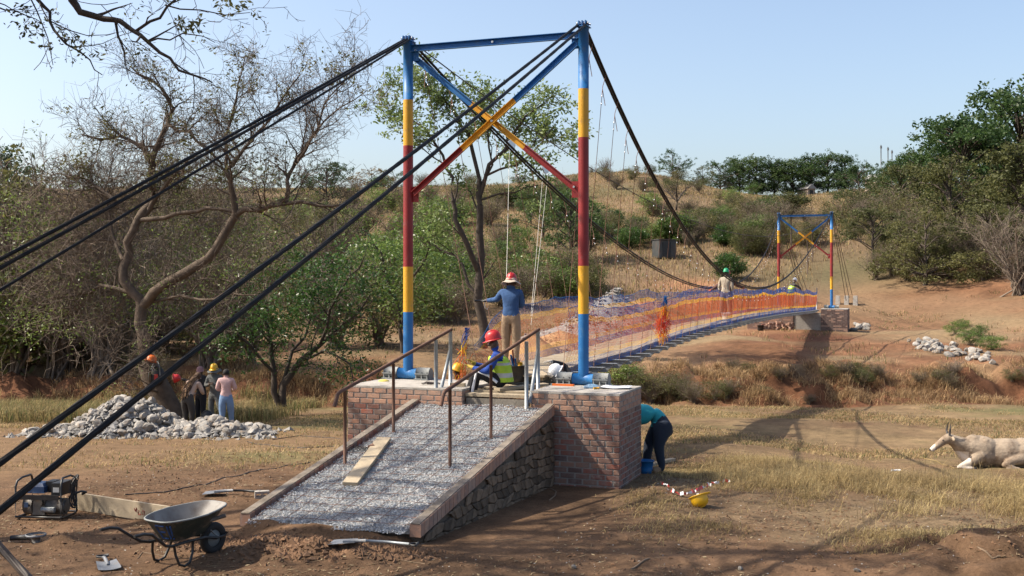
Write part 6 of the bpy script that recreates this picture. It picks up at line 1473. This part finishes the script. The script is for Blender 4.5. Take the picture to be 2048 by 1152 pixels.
def person(label, loc, rz, J, cols, sc=1.0, hat=None, hatbrim=None, flap=None, hair=None, vest=None, fingers=True, face=True, group=None, hattilt=(0,0), headdir=None, extra=None, fat=1.0, sub=2):
    """cols: top, bottom, hand, shoe materials. J: joint overrides (x,y,z[,r]). Local +y is forward."""
    j = {k: list(v) for k, v in BASE.items()}
    for k, v in J.items():
        j[k] = list(v)+j[k][len(v):] if len(v) == 3 else list(v)
    names = list(j); idx = {k: i for i, k in enumerate(names)}; V = [Vector(j[k][:3]) for k in names]; sf = {'hd': 1.0, 'ne': 1.05, 'wa': 1.32, 'ch': 1.30, 'pe': 1.26, 'sh': 1.22, 'el': 1.30}; R = [(j[k][3]*sf.get(k[:2], 1.17), j[k][4]*sf.get(k[:2], 1.17)) for k in names]
    for k in ('pel', 'wai', 'che', 'hiL', 'hiR'): R[idx[k]] = (R[idx[k]][0]*fat, R[idx[k]][1]*fat)
    E = [(idx[a], idx[b]) for a, b in BON]; seg_reg = []
    # insert mid limb vertices for taper
    hd = Vector(headdir).normalized() if headdir else Vector((0, 1, 0))
    up = (V[idx['hd1']]-V[idx['nek']]).normalized(); hd = (hd-up*hd.dot(up)).normalized(); sd = hd.cross(up)
    def addv(p, r, par): V.append(p); R.append(r if isinstance(r, tuple) else (r, r)); E.append((par, len(V)-1)); return len(V)-1
    if face:
        h1 = V[idx['hd1']]; h0 = V[idx['hd0']]
        addv(h1*.5+h0*.5+hd*.105, .012, idx['hd1']); 
    if fingers:
        for s in 'LR':
            w_, h_ = V[idx['wr'+s]], V[idx['ha'+s]]; d = (h_-w_).normalized(); sidev = d.cross(Vector((0, 0, 1))); sidev = sidev.normalized() if sidev.length > .1 else Vector((1, 0, 0)); pn = sidev.cross(d)
            for k, (o_, l_) in enumerate(((-.027, .066), (-.009, .078), (.009, .074), (.027, .056))):
                a = addv(h_+d*.035+sidev*o_, .0095, idx['ha'+s]); b = addv(h_+d*(.035+l_*.5)+sidev*o_*1.1-pn*.008, .0088, a); addv(h_+d*(.035+l_*.92)+sidev*o_*1.1-pn*.028, .0075, b)
            a = addv(h_-d*.02+sidev*(-.042)-pn*.01, .011, idx['ha'+s]); addv(h_+d*.02+sidev*(-.058)-pn*.022, .009, a)
    nb = len(names)
    segs = [];
    reg = {'nek': 0, 'hd0': 0, 'hd1': 0}
    for a, b in BON:
        if b in ('hd0', 'hd1'): r_ = 0
        elif b[:2] in ('ha',): r_ = 3
        elif b[:2] in ('wr',): r_ = 1
        elif b[:2] in ('to',): r_ = 4
        elif b[:2] in ('hi', 'kn', 'an'): r_ = 2
        elif (a, b) == ('pel', 'wai'): r_ = 12
        else: r_ = 1
        segs.append((np.array(V[idx[a]]), np.array(V[idx[b]]), r_, (R[idx[a]][0]+R[idx[b]][0])/2))
    for i in range(nb, len(V)):
        par = [e for e in E if e[1] == i][0][0]; segs.append((np.array(V[par]) if par >= nb else np.array(V[i]), np.array(V[i]), 0 if (face and i == nb) else 3, .012))
    def pick(c):
        best = np.full(len(c), 1e9); out = np.zeros(len(c), int)
        for (p, q, r_, rad) in segs:
            d = q-p; L2 = d.dot(d)+1e-12; t = np.clip(((c-p)@d)/L2, 0, 1); dd = np.linalg.norm(c-(p+t[:, None]*d), axis=1)-rad*.6
            k = dd < best; best[k] = dd[k]; rr = np.where(t > .18, 1, 2) if r_ == 12 else np.full(len(c), r_)
            out[k] = rr[k]
        return out
    mats = [cols[0] if len(cols) > 4 and cols[4] else M['skin'], cols[0], cols[1], cols[2], cols[3]]; mats[0] = M['skin']
    me = skinmesh('body', V, E, R, idx['pel'], sub, mats, pick)
    t = thing('person', label, 'person', loc, rz, group); t.scale = (sc, sc, sc)
    o = obj('body', me, t)
    h1 = V[idx['hd1']]; top = h1+up*.035
    Rm = np.array([[sd[i], hd[i], up[i]] for i in range(3)])
    if hat:
        q = MB(); hat_mesh(q, 0, s=.87); q.v = [np.array(v)@(Rm@rotm('X', hattilt[0])@rotm('Y', hattilt[1])).T+np.array(top) for v in q.v]; ho = q.build('hard_hat', M[hat], t)
        if flap is not None:
            q = MB(); q.lathe([(.112, .02), (.125, -.02), (.165, -.055), (.205, -.075), (.20, -.08), (.16, -.062), (.12, -.03)], (0, -.01, 0), 22, 0, None, True, .95, 1.1)
            r = np.random.RandomState(3); v = q.v[0]; v[:, 2] += .014*np.sin(np.arctan2(v[:, 1], v[:, 0])*5); q.v = [v@Rm.T+np.array(top)]; q.build('sun_brim', flap, ho)
    if hair == 'short':
        q = MB(); q.ball((0, -.012, .012), (.092, .108, .098), 0, 16, 10); v = q.v[0]; v[:, 2] = np.maximum(v[:, 2], -.05-.5*np.maximum(v[:, 1], -.2)*0+np.where(v[:, 1] > .04, .085, 0)); q.v = [v@Rm.T+np.array(h1)]; q.build('hair', M['hairb'], t)
    if hair == 'beanie':
        q = MB(); q.lathe([(.001, .13), (.05, .122), (.085, .09), (.098, .04), (.100, .0), (.104, .0), (.104, -.025), (.09, -.025)], (0, -.005, 0), 20, 0, None, True, .95, 1.12); q.v = [np.array(v)@Rm.T+np.array(h1) for v in q.v]; q.build('beanie', M['beanie'], t)
    if face:
        f0 = (V[idx['hd1']]+V[idx['hd0']])/2+up*.028+hd*.083
        for s in (-1, 1): q = MB(); q.ball(tuple(f0+sd*s*.032), .012, 0, 8, 5); q.build('eye', M['paper'], t)
        for s in (-1, 1): q = MB(); q.ball(tuple((V[idx['hd1']]+V[idx['hd0']])/2+sd*s*.086), (.012, .022, .032), 0, 8, 5); q.build('ear', M['skin'], t)
    if extra: extra(t, {k: Vector(j[k][:3]) for k in names})
    return t
M['hairb'] = mat('black_hair', (.012,.010,.009), .8, bump=.6, bscale=70); M['beanie'] = cloth('pink_grey_beanie', (.33,.19,.20))
C_ = {'blueshirt': cloth('faded_blue_shirt', (.035,.095,.24)), 'royal': cloth('royal_blue_jersey', (.012,.055,.30)), 'khaki': cloth('khaki_trousers', (.34,.24,.155)), 'blacktr': cloth('black_trousers', (.014,.014,.018)),
 'turq': cloth('turquoise_shirt', (.02,.33,.40)), 'navy': cloth('dark_jeans', (.014,.024,.045)), 'grey': cloth('grey_overalls', (.14,.145,.14)), 'pink': cloth('pale_pink_jumper', (.62,.40,.38)), 'jeans': cloth('light_blue_jeans', (.17,.27,.44)),
 'peach': cloth('peach_shirt', (.58,.42,.33)), 'dkgrey': cloth('dark_grey_trousers', (.055,.05,.045)), 'beige': cloth('beige_shirt', (.42,.36,.28)), 'brown': cloth('brown_trousers', (.19,.135,.11)), 'maroon': cloth('dull_maroon_shirt', (.12,.06,.055)),
 'glovey': cloth('yellow_glove', (.50,.36,.06)), 'glovew': cloth('grey_white_glove', (.42,.38,.33)), 'gloveo': cloth('orange_glove', (.6,.12,.03)), 'shoe': mat('black_boot', (.02,.018,.016), .7), 'tan': mat('tan_boot', (.33,.22,.13), .85), 'cream': mat('cream_trainer', (.55,.47,.36), .8), 'hiviz': cloth('lime_safety_vest', (.42,.62,.05)), 'silver': mat('silver_reflective_tape', (.45,.46,.45), .4, .3), 'flap': cloth('cream_cloth_brim', (.52,.44,.36)), 'greysleeve': cloth('white_grey_sleeve', (.40,.38,.36))}
sk = M['skin']
# standing worker on the deck, back to us
L_ = W(1.5, -.25, dz(1.5)+.02)
person('worker in blue shirt and red helmet with cream brim standing on the deck', L_, math.radians(-12), {
 'elL': (-.30,.10,1.26,.048,.048), 'wrL': (-.50,.19,1.24,.036,.036), 'haL': (-.58,.22,1.235,.042,.026), 'shL': (-.175,.02,1.41,.07,.07),
 'elR': (.20,.12,1.14,.048,.048), 'wrR': (.02,.30,1.14,.034,.034), 'haR': (-.05,.33,1.14,.036,.026), 'shR': (.17,.02,1.41,.07,.07), 'che': (.0,0,1.27,.160,.12), 'wai': (0,0,1.08,.130,.105), 'pel': (0,0,.93,.135,.11),
 'anL': (-.12,.05,.10,.05,.05), 'anR': (.10,-.02,.10,.05,.05), 'knL': (-.11,.06,.48,.075,.075), 'knR': (.10,.02,.48,.075,.075)},
 (C_['blueshirt'], C_['khaki'], M['black'], C_['tan']), .925, hat='hatred', flap=C_['flap'], sub=3)
t = thing('hand_grip_tool', 'dark pulling tool with white loop held by the standing worker', 'tool', L_+Vector((-.50, .33, 1.14)), .2); q = MB(); q.tube([(-.16, 0, 0), (.02, 0, .0)], .018, 8); q.build('handle', M['black'], t); q = MB(); q.tube([(.02, 0, 0), (.03, 0, -.12), (.07, 0, -.16), (.10, 0, -.10)], .008, 6); q.build('loop', M['paper'], t)
# seated worker
S0 = PX(996, 776, 17.25); S0.z = 1.30; S0 = W(-.72, .46, 0); S0.z = 1.325
def vest(t, j):
    def ring(p, rx, ry, tilt=0): return [(p.x+rx*math.cos(a), p.y+ry*math.sin(a)+tilt*math.sin(a), p.z-.0+tilt*.3*math.sin(a)) for a in np.linspace(0, 2*pi, 23)[:-1]]
    P = [j['pel'], j['wai'], j['che'], j['cht']]; q = MB(); rings = []
    for k in range(13):
        f = k/12*3; i = min(int(f), 2); g = f-i; p = P[i]*(1-g)+P[i+1]*g; rx = np.interp(f, [0, 1, 2, 2.7, 3], [.185, .180, .205, .18, .13]); ry = np.interp(f, [0, 1, 2, 2.7, 3], [.155, .15, .172, .15, .115]); rings.append((p, rx, ry))
    n = 22; V = np.array([v for (p, rx, ry) in rings for v in ring(p, rx, ry)]); 
    for k in range(12):
        m = 1 if k in (2, 3, 7) else 0
        f = [[k*n+i, k*n+(i+1) % n, (k+1)*n+(i+1) % n, (k+1)*n+i] for i in range(n) if not (k > 8 and i in (0, 1, 10, 11, 12, 21))]
        q.add(V[:], f, m, True)
    return q.build('safety_vest', [C_['hiviz'], C_['silver']], t)
def seated_extra(t, j):
    vest(t, j)
    for s in 'LR':
        q = MB(); k0, k1, k2 = j['hi'+s], j['kn'+s], j['an'+s]; sd = .075*(1 if s == 'R' else -1)
        side = Vector((sd*-1 if False else sd, 0, .0))
        P = [k0+side*1.35+Vector((0,.05,0)), k0*.5+k1*.5+side*1.15+Vector((0,0,.03)), k1+side*.95+Vector((0,.0,.02)), k1*.5+k2*.5+side*.8, k2+side*.7]
        q.tube(P, .024, 6); q.build('white_stripe', M['paper'], t)
person('seated worker in red helmet, royal blue jersey and lime safety vest with yellow gloves', S0, math.radians(84), {
 'pel': (0,0,.12,.135,.12), 'wai': (0,.015,.26,.125,.10), 'che': (0,.07,.42,.15,.115), 'cht': (0,.11,.52,.115,.09), 'nek': (0,.125,.60,.056,.056), 'hd0': (0,.15,.66,.075,.085), 'hd1': (0,.155,.735,.082,.097),
 'shL': (-.17,.11,.52,.066,.066), 'elL': (-.23,.22,.29,.05,.05), 'wrL': (-.13,.44,.33,.036,.036), 'haL': (-.10,.51,.36,.042,.03),
 'shR': (.17,.11,.52,.066,.066), 'elR': (.22,.24,.30,.05,.05), 'wrR': (.10,.46,.37,.036,.036), 'haR': (.06,.52,.42,.042,.03),
 'hiL': (-.095,.03,.12,.11,.11), 'knL': (-.12,.40,.27,.078,.078), 'anL': (-.11,.50,-.13,.05,.05), 'toL': (-.12,.66,-.19,.048,.038),
 'hiR': (.095,.03,.12,.11,.11), 'knR': (.12,.44,.30,.078,.078), 'anR': (.11,.58,-.10,.05,.05), 'toR': (.12,.73,-.17,.048,.038)},
 (C_['royal'], C_['blacktr'], C_['glovey'], C_['cream']), 1.0, hat='hatred', sub=3, extra=seated_extra, headdir=(0, 1, -.25))
# man behind the right pier, white helmet
L_ = W(.42, 1.24); L_.z = T(L_.x, L_.y)+.17
person('worker in white helmet with only head and gloved arm showing behind the right brick pier', L_, math.radians(100), {
 'shR': (.17,0,1.33,.066,.066), 'elR': (.30,.10,1.53,.05,.05), 'wrR': (.16,.32,1.60,.036,.036), 'haR': (.12,.40,1.61,.042,.028), 'shL': (-.17,0,1.30,.066,.066), 'elL': (-.24,.22,1.22,.05,.05), 'wrL': (-.12,.38,1.36,.036,.036), 'haL': (-.10,.44,1.42,.042,.028),
 'che': (0,.06,1.18,.15,.115), 'cht': (0,.12,1.29,.115,.09), 'nek': (0,.16,1.35,.055,.055), 'hd0': (0,.21,1.38,.075,.08), 'hd1': (0,.25,1.42,.08,.095)},
 (C_['blacktr'], C_['navy'], C_['glovew'], C_['shoe']), .97, hat='hatwhite')
# man low behind the left posts, yellow helmet
L_ = W(.55, -1.02); L_.z = T(L_.x, L_.y)+.12
person('worker in yellow helmet half hidden behind the grey posts at the left pier', L_, math.radians(-60), {'che': (0,.03,1.12,.15,.115), 'cht': (0,.06,1.24,.115,.09), 'wai': (0,0,1.0,.12,.1), 'nek': (0,.09,1.31,.055,.055), 'hd0': (0,.12,1.36,.075,.08), 'hd1': (0,.14,1.43,.08,.095), 'shL': (-.17,.05,1.25,.066,.066), 'shR': (.17,.05,1.25,.066,.066), 'elL': (-.23,.1,1.0,.05,.05), 'elR': (.23,.1,1.0,.05,.05), 'wrL': (-.2,.3,1.05,.035,.035), 'wrR': (.2,.3,1.05,.035,.035), 'haL': (-.18,.38,1.08,.04,.025), 'haR': (.18,.38,1.08,.04,.025)},
 (C_['brown'], C_['navy'], sk, C_['shoe']), .98, hat='hatyellow')
# bent man in turquoise
p = PZ(1311, 938, -.0); p.z = T(p.x, p.y)
person('man in turquoise shirt and dark jeans bending down behind the right brick pier', (p.x+.06, p.y, p.z), math.radians(94), {
 'pel': (0,-.08,.80,.145,.125), 'wai': (0,.12,.90,.135,.12), 'che': (0,.32,.92,.155,.135), 'cht': (0,.47,.88,.12,.10), 'nek': (0,.56,.82,.055,.055), 'hd0': (0,.62,.76,.075,.08), 'hd1': (0,.68,.70,.08,.095),
 'shL': (-.17,.46,.84,.068,.068), 'elL': (-.20,.42,.56,.052,.052), 'wrL': (-.18,.40,.34,.038,.038), 'haL': (-.17,.41,.26,.042,.028), 'shR': (.17,.46,.84,.068,.068), 'elR': (.20,.44,.57,.052,.052), 'wrR': (.18,.45,.33,.038,.038), 'haR': (.17,.46,.25,.042,.028),
 'hiL': (-.10,-.06,.76,.12,.12), 'knL': (-.12,.04,.44,.075,.075), 'anL': (-.13,-.02,.09,.05,.05), 'toL': (-.14,.14,.045,.05,.042), 'hiR': (.10,-.06,.76,.12,.12), 'knR': (.12,.14,.44,.075,.075), 'anR': (.13,.18,.09,.05,.05), 'toR': (.14,.34,.045,.05,.042)},
 (C_['turq'], C_['navy'], C_['glovew'], C_['tan']), 1.04, fat=1.22, sub=3, headdir=(0, -.3, -1), hair='short')
# group at the left
def at(px, py, Y=None): 
    g = G(px, py, 24, 40); return Vector((g.x, g.y, g.z))
P_ = at(452, 860)
person('woman in pale pink jumper and light blue jeans seen from behind by the rock pile', P_, math.radians(10), {'hiL': (-.10,0,.86,.125,.13), 'hiR': (.10,0,.86,.125,.13), 'pel': (0,0,.93,.15,.125), 'anL': (-.10,-.05,.10), 'anR': (.16,.12,.10), 'knR': (.13,.06,.48,.078,.078), 'knL': (-.10,0,.48,.078,.078), 'elL': (-.24,.02,1.16,.05,.05), 'elR': (.25,.02,1.16,.05,.05), 'wrL': (-.20,.22,1.10,.035,.035), 'haL': (-.17,.30,1.12), 'wrR': (.20,.22,1.10,.035,.035), 'haR': (.17,.30,1.12)}, (C_['pink'], C_['jeans'], sk, C_['shoe']), .965, hair='short')
P2_ = at(420, 856)+Vector((0, .5, 0)); P2_.z = T(P2_.x, P2_.y)
person('man in grey overalls and yellow brimmed helmet with folded hands facing the group', P2_, math.radians(170), {'elL': (-.24,.05,1.15,.05,.05), 'wrL': (-.08,.22,1.22,.036,.036), 'haL': (-.02,.25,1.25), 'elR': (.24,.05,1.15,.05,.05), 'wrR': (.08,.22,1.2,.036,.036), 'haR': (.02,.26,1.22), 'anR': (.0,.0,.10), 'anL': (-.30,.05,.10), 'knL': (-.2,.06,.48)}, (C_['grey'], C_['grey'], sk, C_['shoe']), 1.02, hat='hatyellow', flap=C_['grey'])
P3_ = at(388, 854)+Vector((0, .7, 0)); P3_.z = T(P3_.x, P3_.y)
person('person in black jacket and pinkish beanie reaching an arm out to the tree trunk', P3_, math.radians(150), {'shR': (.17,0,1.39,.068,.068), 'elR': (.40,.0,1.24,.055,.055), 'wrR': (.62,.08,1.32,.04,.04), 'haR': (.70,.10,1.34), 'elL': (-.24,.1,1.15,.05,.05), 'wrL': (-.18,.3,1.1), 'haL': (-.16,.38,1.12)}, (C_['blacktr'], C_['blacktr'], sk, C_['shoe']), 1.0, hair='beanie')
P4_ = at(375, 858)+Vector((0, .05, 0))
def braids(t, j):
    q = MB(); r = np.random.RandomState(4); h = np.array(j['hd1'])
    for k in range(46):
        a = r.uniform(0, 2*pi); s = h+np.array([.08*math.cos(a), .08*math.sin(a)-.02, .03+.03*r.rand()]); m_ = np.array([.02+.07*r.normal()*.8, .06, 1.18+.05*r.normal()]); e = np.array([-.06+.07*r.normal(), -.02+.03*r.normal(), .92+.07*r.normal()])
        q.tube([s, (s+m_)/2+np.array([0, -.05, .05]), m_+np.array([0, -.13, 0]), e+np.array([0, -.15, 0])], .009, 4, 0 if k % 3 else 1)
    q.ball(tuple(h+np.array([0, -.01, .01])), (.10, .112, .10), 0, 14, 8)
    q.build('braids', [mat('brown_braids', (.10,.055,.03), .8), mat('blond_braid_ends', (.30,.17,.08), .8)], t)
person('woman with long brown braids, peach shirt and dark trousers leaning forward by the rocks', P4_, math.radians(-14), {
 'pel': (0,-.06,.90,.15,.125), 'wai': (0,.02,1.02,.125,.10), 'che': (.04,.12,1.18,.145,.11), 'cht': (.06,.20,1.29,.11,.09), 'nek': (.08,.26,1.36,.05,.05), 'hd0': (.10,.31,1.41,.072,.08), 'hd1': (.12,.35,1.47,.078,.09), 'shL': (-.11,.19,1.29,.064,.064), 'shR': (.23,.2,1.27,.064,.064), 'elL': (-.15,.25,1.04,.05,.05), 'elR': (.29,.28,1.03,.05,.05), 'wrL': (-.05,.42,.95), 'haL': (-.02,.5,.93), 'wrR': (.22,.45,.95), 'haR': (.2,.52,.95), 'hiL': (-.1,-.05,.84,.125,.125), 'hiR': (.1,-.05,.84,.125,.125), 'knL': (-.10,.05,.46,.08,.08), 'knR': (.12,.02,.46,.08,.08)}, (C_['peach'], C_['dkgrey'], sk, C_['shoe']), .98, extra=braids, headdir=(.4, .8, -.4))
# workers on the far part of the bridge
L_ = W(21.5, .22, dz(21.5)+.02)
person('worker in green helmet and beige shirt standing on the middle of the bridge', L_, math.radians(-25), {'anL': (-.16,.02,.10), 'anR': (.16,.0,.10), 'knL': (-.14,.02,.48,.08,.08), 'knR': (.13,.0,.48,.08,.08), 'haL': (-.26,.05,.80,.045,.04)}, (C_['beige'], C_['brown'], C_['gloveo'], C_['tan']), 1.0, hat='hatgreen', fingers=False)
L_ = W(23.0, .05, dz(23)+.02)
person('worker in red helmet and maroon shirt reaching left behind the one in the green helmet', L_, math.radians(20), {'shL': (-.17,0,1.39,.066,.066), 'elL': (-.40,.08,1.18,.05,.05), 'wrL': (-.62,.15,1.02,.04,.04), 'haL': (-.72,.18,.98), 'shR': (.17,0,1.39,.066,.066), 'elR': (.42,.1,1.2,.05,.05), 'wrR': (.68,.16,1.12,.04,.04), 'haR': (.8,.2,1.1,.05,.04)}, (C_['maroon'], C_['brown'], C_['gloveo'], C_['shoe']), .98, hat='hatred', fingers=False)
L_ = W(43.3, .05, dz(43.3)+.02)
person('worker in white helmet and yellow safety vest leaning over the far net', L_, math.radians(-60), {'che': (0,.08,1.22,.16,.125), 'cht': (0,.16,1.32,.12,.1), 'nek': (0,.2,1.4,.056,.056), 'hd0': (0,.23,1.46,.075,.08), 'hd1': (0,.26,1.54,.08,.09), 'shL': (-.17,.15,1.32,.066,.066), 'shR': (.17,.15,1.32,.066,.066), 'elL': (-.22,.38,1.2,.05,.05), 'elR': (.22,.40,1.2,.05,.05), 'wrL': (-.2,.55,1.0), 'haL': (-.2,.6,.92), 'wrR': (.2,.58,.98), 'haR': (.2,.62,.9)}, (C_['dkgrey'], C_['dkgrey'], C_['shoe'], C_['shoe']), 1.0, hat='hatwhite', fingers=False, extra=lambda t, j: vest(t, {**j}))
# ------------------------------------------------------------------ cow lying in the grass
def cow():
    p = G(1955, 934, 14, 40); mh = mat('cream_cow_hide', (.36,.285,.21), .95, var=.38, scale=4, dirt=(.19,.13,.085), dscale=3.0, dth=.47, bump=.8, bscale=16)
    mw = mat('pale_muzzle_hide', (.62,.54,.46), .7); md = mat('dark_hoof_horn', (.04,.035,.035), .6)
    q = MB()
    def chain(P, n=16):
        P = np.array(P, float); f = np.linspace(0, len(P)-1, (len(P)-1)*5+1); k = np.arange(len(P))
        C = np.stack([np.interp(f, k, P[:, i]) for i in range(4)], 1); 
        for _ in range(2): C[1:-1] = (C[:-2]+2*C[1:-1]+C[2:])/4
        q.tube(C[:, :3], C[:, 3], n, 0); q.ball(C[0, :3], C[0, 3]*.98, 0, 12, 8); q.ball(C[-1, :3], C[-1, 3]*.98, 0, 12, 8)
    def ell(c, r): q.ball(c, r, 0, 20, 12)
    ell((.52, .02, .28), (.52, .29, .30)); ell((.88, .05, .29), (.30, .26, .31)); ell((.10, 0, .31), (.34, .25, .32)); ell((-.08, 0, .36), (.24, .19, .30)); ell((.55, .02, .42), (.62, .10, .17)); ell((.02, 0, .52), (.20, .075, .13)); ell((1.05, .05, .40), (.12, .10, .15)); ell((.95, -.14, .42), (.10, .08, .12)); ell((.12, -.12, .44), (.09, .08, .16))
    chain([(-.02, 0, .38, .23), (-.28, -.02, .44, .165), (-.46, -.05, .53, .12), (-.58, -.07, .585, .10)]); chain([(-.46, -.05, .46, .07), (-.33, -.02, .30, .09), (-.22, 0, .20, .12)])
    chain([(-.57, -.07, .59, .10), (-.68, -.09, .54, .083), (-.80, -.11, .455, .062), (-.91, -.125, .375, .052)])
    chain([(.02, -.14, .26, .14), (-.20, -.22, .15, .085), (-.40, -.25, .07, .052), (-.44, -.26, .05, .045)]); chain([(-.44, -.26, .05, .045), (-.28, -.29, .04, .034), (-.14, -.30, .035, .036)])
    ell((.82, -.13, .25), (.27, .15, .23)); chain([(.75, -.22, .22, .12), (.50, -.30, .17, .075), (.40, -.32, .12, .055)]); chain([(.40, -.33, .12, .055), (.58, -.37, .055, .042), (.66, -.38, .045, .036)]); chain([(.66, -.38, .045, .034), (.48, -.40, .035, .03), (.36, -.41, .035, .034)])
    chain([(1.14, .06, .34, .035), (1.24, .0, .24, .02), (1.26, -.08, .10, .02), (1.18, -.16, .04, .035)], 8)
    me0 = q.mesh('body', mh); o0 = bpy.data.objects.new('tmp', me0); COL.objects.link(o0); rm = o0.modifiers.new('r', 'REMESH'); rm.mode = 'VOXEL'; rm.voxel_size = .014; sm_ = o0.modifiers.new('s', 'SMOOTH'); sm_.iterations = 4; sm_.factor = .6
    dg = bpy.context.evaluated_depsgraph_get(); me = bpy.data.meshes.new_from_object(o0.evaluated_get(dg)); me.name = 'body'; bpy.data.objects.remove(o0)
    me.materials.clear(); [me.materials.append(m_) for m_ in (mh, mw, md)]; n_ = len(me.polygons); cc = np.zeros(n_*3); me.polygons.foreach_get('center', cc); cc = cc.reshape(-1, 3)
    mi = np.where(cc[:, 0] < -.86, 1, np.where((cc[:, 2] < .075) & (cc[:, 1] < -.26) & ((np.abs(cc[:, 0]+.12) < .06) | (np.abs(cc[:, 0]-.34) < .05)), 2, np.where((cc[:, 2] < .34) & (cc[:, 0] < -.22) & (cc[:, 0] > -.52), 1, 0)))
    me.polygons.foreach_set('material_index', mi.astype(np.int32)); me.polygons.foreach_set('use_smooth', np.ones(n_, bool))
    t = thing('cow', 'cream coloured horned cow lying in the dry grass facing left', 'cow', (p.x, p.y, p.z-.02), math.radians(-4)); t.scale = (1.04,)*3; obj('body', me, t)
    for s_ in (-1, 1):
        q = MB(); q.tube([(-.58, -.07+s_*.06, .66), (-.585, -.07+s_*.10, .74), (-.57, -.07+s_*.10, .82), (-.555, -.07+s_*.07, .90)], [.022, .02, .014, .004], 8); q.build('horn', md, t)
        q = MB(); q.ball((-.53, -.07+s_*.15, .60), (.03, .085, .04), 0, 10, 6, R=rotm('X', s_*-.3)); q.build('ear', mh, t)
        q = MB(); q.ball((-.715, -.09+s_*.072, .565), .014, 0, 8, 5); q.build('eye', md, t)
    q = MB(); q.ball((-.955, -.13, .372), (.018, .03, .022), 0, 8, 5); q.build('nostril_pad', md, t)
cow()
